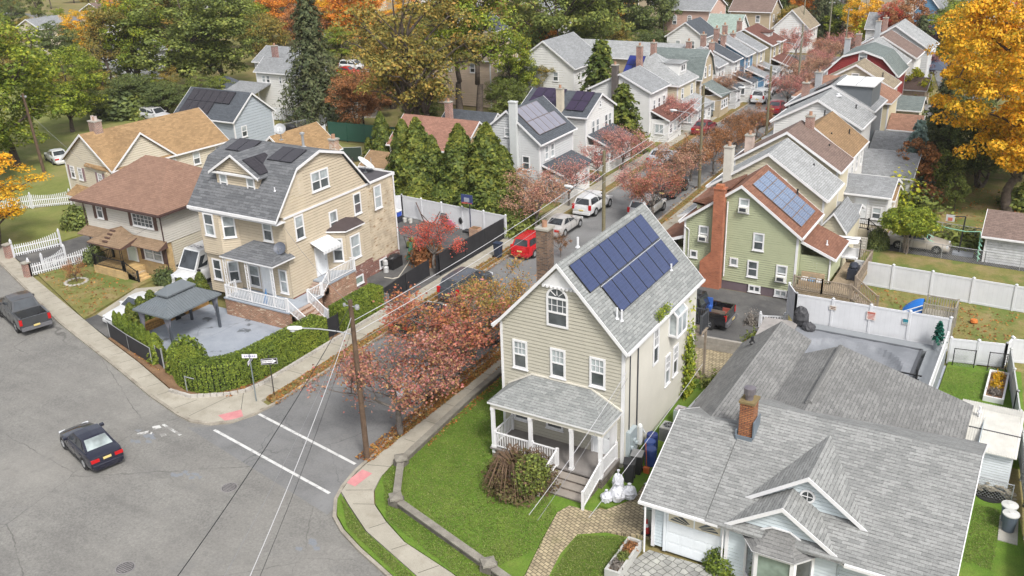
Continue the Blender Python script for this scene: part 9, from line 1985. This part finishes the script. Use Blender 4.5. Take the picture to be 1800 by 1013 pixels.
q=MB();c=g(134,496,.05);[q.blob((c[0]+.75*cos(2*pi*i/16),c[1]+.75*sin(2*pi*i/16),.08),.16,.16,.09,1,.1) for i in range(16)];tag(q.build('stone_ring',CONC),'ring of stones round the small weeping tree','stone ring')
fr=random.Random(11);FARP=['turning','yellowgreen','green','orange','rust','deep','gold']
WORD={'turning': 'orange and green','yellowgreen': 'yellow-green','green': 'green','orange': 'orange','rust': 'rusty brown','deep': 'dark green','gold': 'golden'}
spots=[(30,60),(70,40),(20,30),(110,70),(150,95),(175,60),(60,85),(10,95),(230,60),(265,80),(285,45),(160,30),(205,25),(430,60),(455,40),(400,50),(520,50),(545,30),(440,90),(700,60),(680,95),(730,60),(765,90),(800,70),(850,80),(880,50),(915,90),(770,130),(870,140),(930,60),(1010,60),(600,40),(655,30),(1030,90),(1075,60),(90,15),(130,5),(250,10),(320,20),(350,60),(380,15),(480,15),(570,5),(720,15),(820,20),(900,10),(960,20),(1120,30),(1150,50),(1290,28),(1500,30),(1610,34),(1740,16),(640,60),(540,95),(135,120),(100,130),(60,150),(20,140)]
NS=len(spots)
spots+=[(145,195),(175,212),(270,188),(292,205),(300,185),(360,190),(395,185),(240,200),(190,190),(160,178),(760,180),(790,170),(870,180),(890,215),(900,170),(930,185),(965,190),(1010,150),(1040,165),(1060,110),(1090,110),(1120,110),(980,110),(820,120),(730,130),(690,125),(600,110),(560,140),(100,190),(85,170),(140,150),(1150,115),(1400,62),(1370,55),(1480,75),(1540,60),(1300,60)]
order=sorted(range(len(spots)),key=lambda i: spots[i][0])
for i,(a,b) in enumerate(spots):
 p=('green','yellowgreen','deep','turning')[i % 4] if i >= NS else FARP[(i*5+(i // 7)) % 7] if a>120 else ('deep','green','turning','yellowgreen')[i % 4]
 h=fr.uniform(6,9.5) if i<NS else fr.uniform(4,6.5);x,y=g2(a,b)
 tree(('broadA','broadB','broadC','openB')[i % 4],p,x,y,h,'far %s tree, %s from the left among the background trees' % (WORD[p],nth(order.index(i)+1)),fr.uniform(.85,1.2) if i<NS else fr.uniform(1.1,1.6),'tree','tree',group='background trees')
rng=np.random.default_rng(77)
C,Nn,S_=[],[],[]
for i in range(420):
 an=rng.uniform(-2.1,.75);r=rng.uniform(330,900);x,y=r*sin(an),r*cos(an);hh=rng.uniform(7,13)
 d=rdir(rng,60);d[:,2]=np.abs(d[:,2]);C.append(np.array([x,y,0])+d*np.array([6,6,hh])*rng.uniform(.7,1,(60,1)));Nn.append(d+rng.normal(size=(60,3))*.4);S_.append(np.full(60,2.4))
o=bpy.data.objects.new('distant_wood',leaves_mesh('distant_wood',np.vstack(C),np.vstack(Nn),np.concatenate(S_),rng));o.data.materials.append(pal('turning',.02));COL.objects.link(o);stuff(o)
LIT=[(.2,.06,.02),(.34,.12,.03),(.4,.2,.05),(.22,.12,.05),(.42,.27,.08)]
stuff(litter('fallen_leaves',[([(-27.9,30.4,.06),(-26.95,30.4,.06),(-26.9,48,.06),(-28.2,48,.06)],.45),([(-36.35,32.8,.06),(-35.2,32.6,.06),(-35.2,60,.06),(-36.5,60,.06)],.3),([(-25.9,33,.06),(-25.2,33,.06),(-25.5,46,.06),(-26.8,46,.06)],.12),([(-51,34.0,.06),(-45,32.4,.06),(-38.2,31.9,.06),(-38.0,40,.06),(-38.6,40,.06),(-41,31.6,.06)],.13)],9000,LIT,.1))
stuff(litter('fallen_leaves',[([(-66,39.3,.06),(-55.6,35.4,.06),(-57,40.5,.06),(-65,42.8,.06)],.08),([(-13,54.5,.06),(-1,55.4,.06),(-.4,63.5,.06),(-11,64,.06)],.2),([(-10.5,76,.06),(8,75.5,.06),(8,92,.06),(-9,92,.06)],.3),([(kr(60),60,.05),(kr(60)+1.5,60,.05),(kr(110)+1.5,110,.05),(kr(110)-.8,110,.05)],.2)],5000,LIT+[(.4,.36,.2)],.13))
gl_=litter('grass_tufts',[([(-25.5,31.1,.05),(-23.6,28.4,.05),(-17.5,26.5,.05),(-16.3,28.5,.05),(-17,31.5,.05),(-22,33.5,.05),(-22.4,46,.05),(-25.6,46,.05)],.62),([(-26.4,27.5,.05),(-24.6,25.8,.05),(-21,24.4,.05),(-18,23.2,.05),(-17,23.4,.05),(-23.7,25.95,.05),(-25.7,27.1,.05)],.08),([(-25.9,31.1,.05),(-25.7,29.8,.05),(-23.4,27.1,.05),(-17,25,.05),(-17,26.3,.05),(-23.7,28.2,.05),(-25.45,31,.05)],.1),([(-3.5,45.5,.05),(-1.4,45.5,.05),(-1.4,54,.05),(-3.5,54,.05)],.06),([(-.6,36,.05),(.5,36,.05),(.5,40.5,.05),(-.6,40.5,.05)],.04),([(-15.3,30.1,.05),(-15.1,27.3,.05),(-13,27,.05),(-12.6,30.5,.05),(-13.5,31,.05)],.15)],64000,[(.085,.135,.02),(.12,.17,.03),(.165,.2,.045),(.2,.22,.08)],.045)
stuff(gl_)
# ------------------------------------------------------------------ light: bright overcast
W=bpy.data.worlds.new('World');SC.world=W;W.use_nodes=True
nt=W.node_tree;bg=nt.nodes['Background']
sky=nt.nodes.new('ShaderNodeTexSky');sky.sky_type='NISHITA';sky.sun_disc=False
EL,AZ=radians(50),radians(128)     # AZ clockwise from +Y
sky.sun_elevation=EL;sky.sun_rotation=AZ
sky.air_density=1.0;sky.dust_density=4.0;sky.ozone_density=1.0
hs=nt.nodes.new('ShaderNodeHueSaturation');hs.inputs['Saturation'].default_value=.3;nt.links.new(sky.outputs[0],hs.inputs['Color'])
nt.links.new(hs.outputs[0],bg.inputs['Color']);bg.inputs['Strength'].default_value=.105
ld=bpy.data.lights.new('sun','SUN');ld.energy=1.5;ld.angle=radians(11);ld.color=(1,.96,.9)
lo=bpy.data.objects.new('sun',ld);COL.objects.link(lo)
d=Vector((sin(AZ)*cos(EL),cos(AZ)*cos(EL),sin(EL)))
lo.rotation_euler=d.to_track_quat('Z','Y').to_euler()
SC.view_settings.view_transform='Standard';SC.view_settings.look='None';SC.view_settings.exposure=1.12;SC.view_settings.gamma=1
SC.cycles.max_bounces=5;SC.cycles.diffuse_bounces=3;SC.cycles.glossy_bounces=2;SC.cycles.transmission_bounces=2
SC.cycles.use_denoising=True
hz=MB().box(-2700,-2700,-1.1,2700,2700,31).build('haze',BARK);stuff(hz)
m=bpy.data.materials.new('air');m.use_nodes=True;n_=m.node_tree
n_.nodes.remove(n_.nodes['Principled BSDF']);v=n_.nodes.new('ShaderNodeVolumePrincipled');v.inputs['Density'].default_value=.00012;v.inputs['Color'].default_value=(.92,.94,.97,1)
n_.links.new(v.outputs[0],n_.nodes['Material Output'].inputs['Volume']);hz.data.materials.clear();hz.data.materials.append(m)
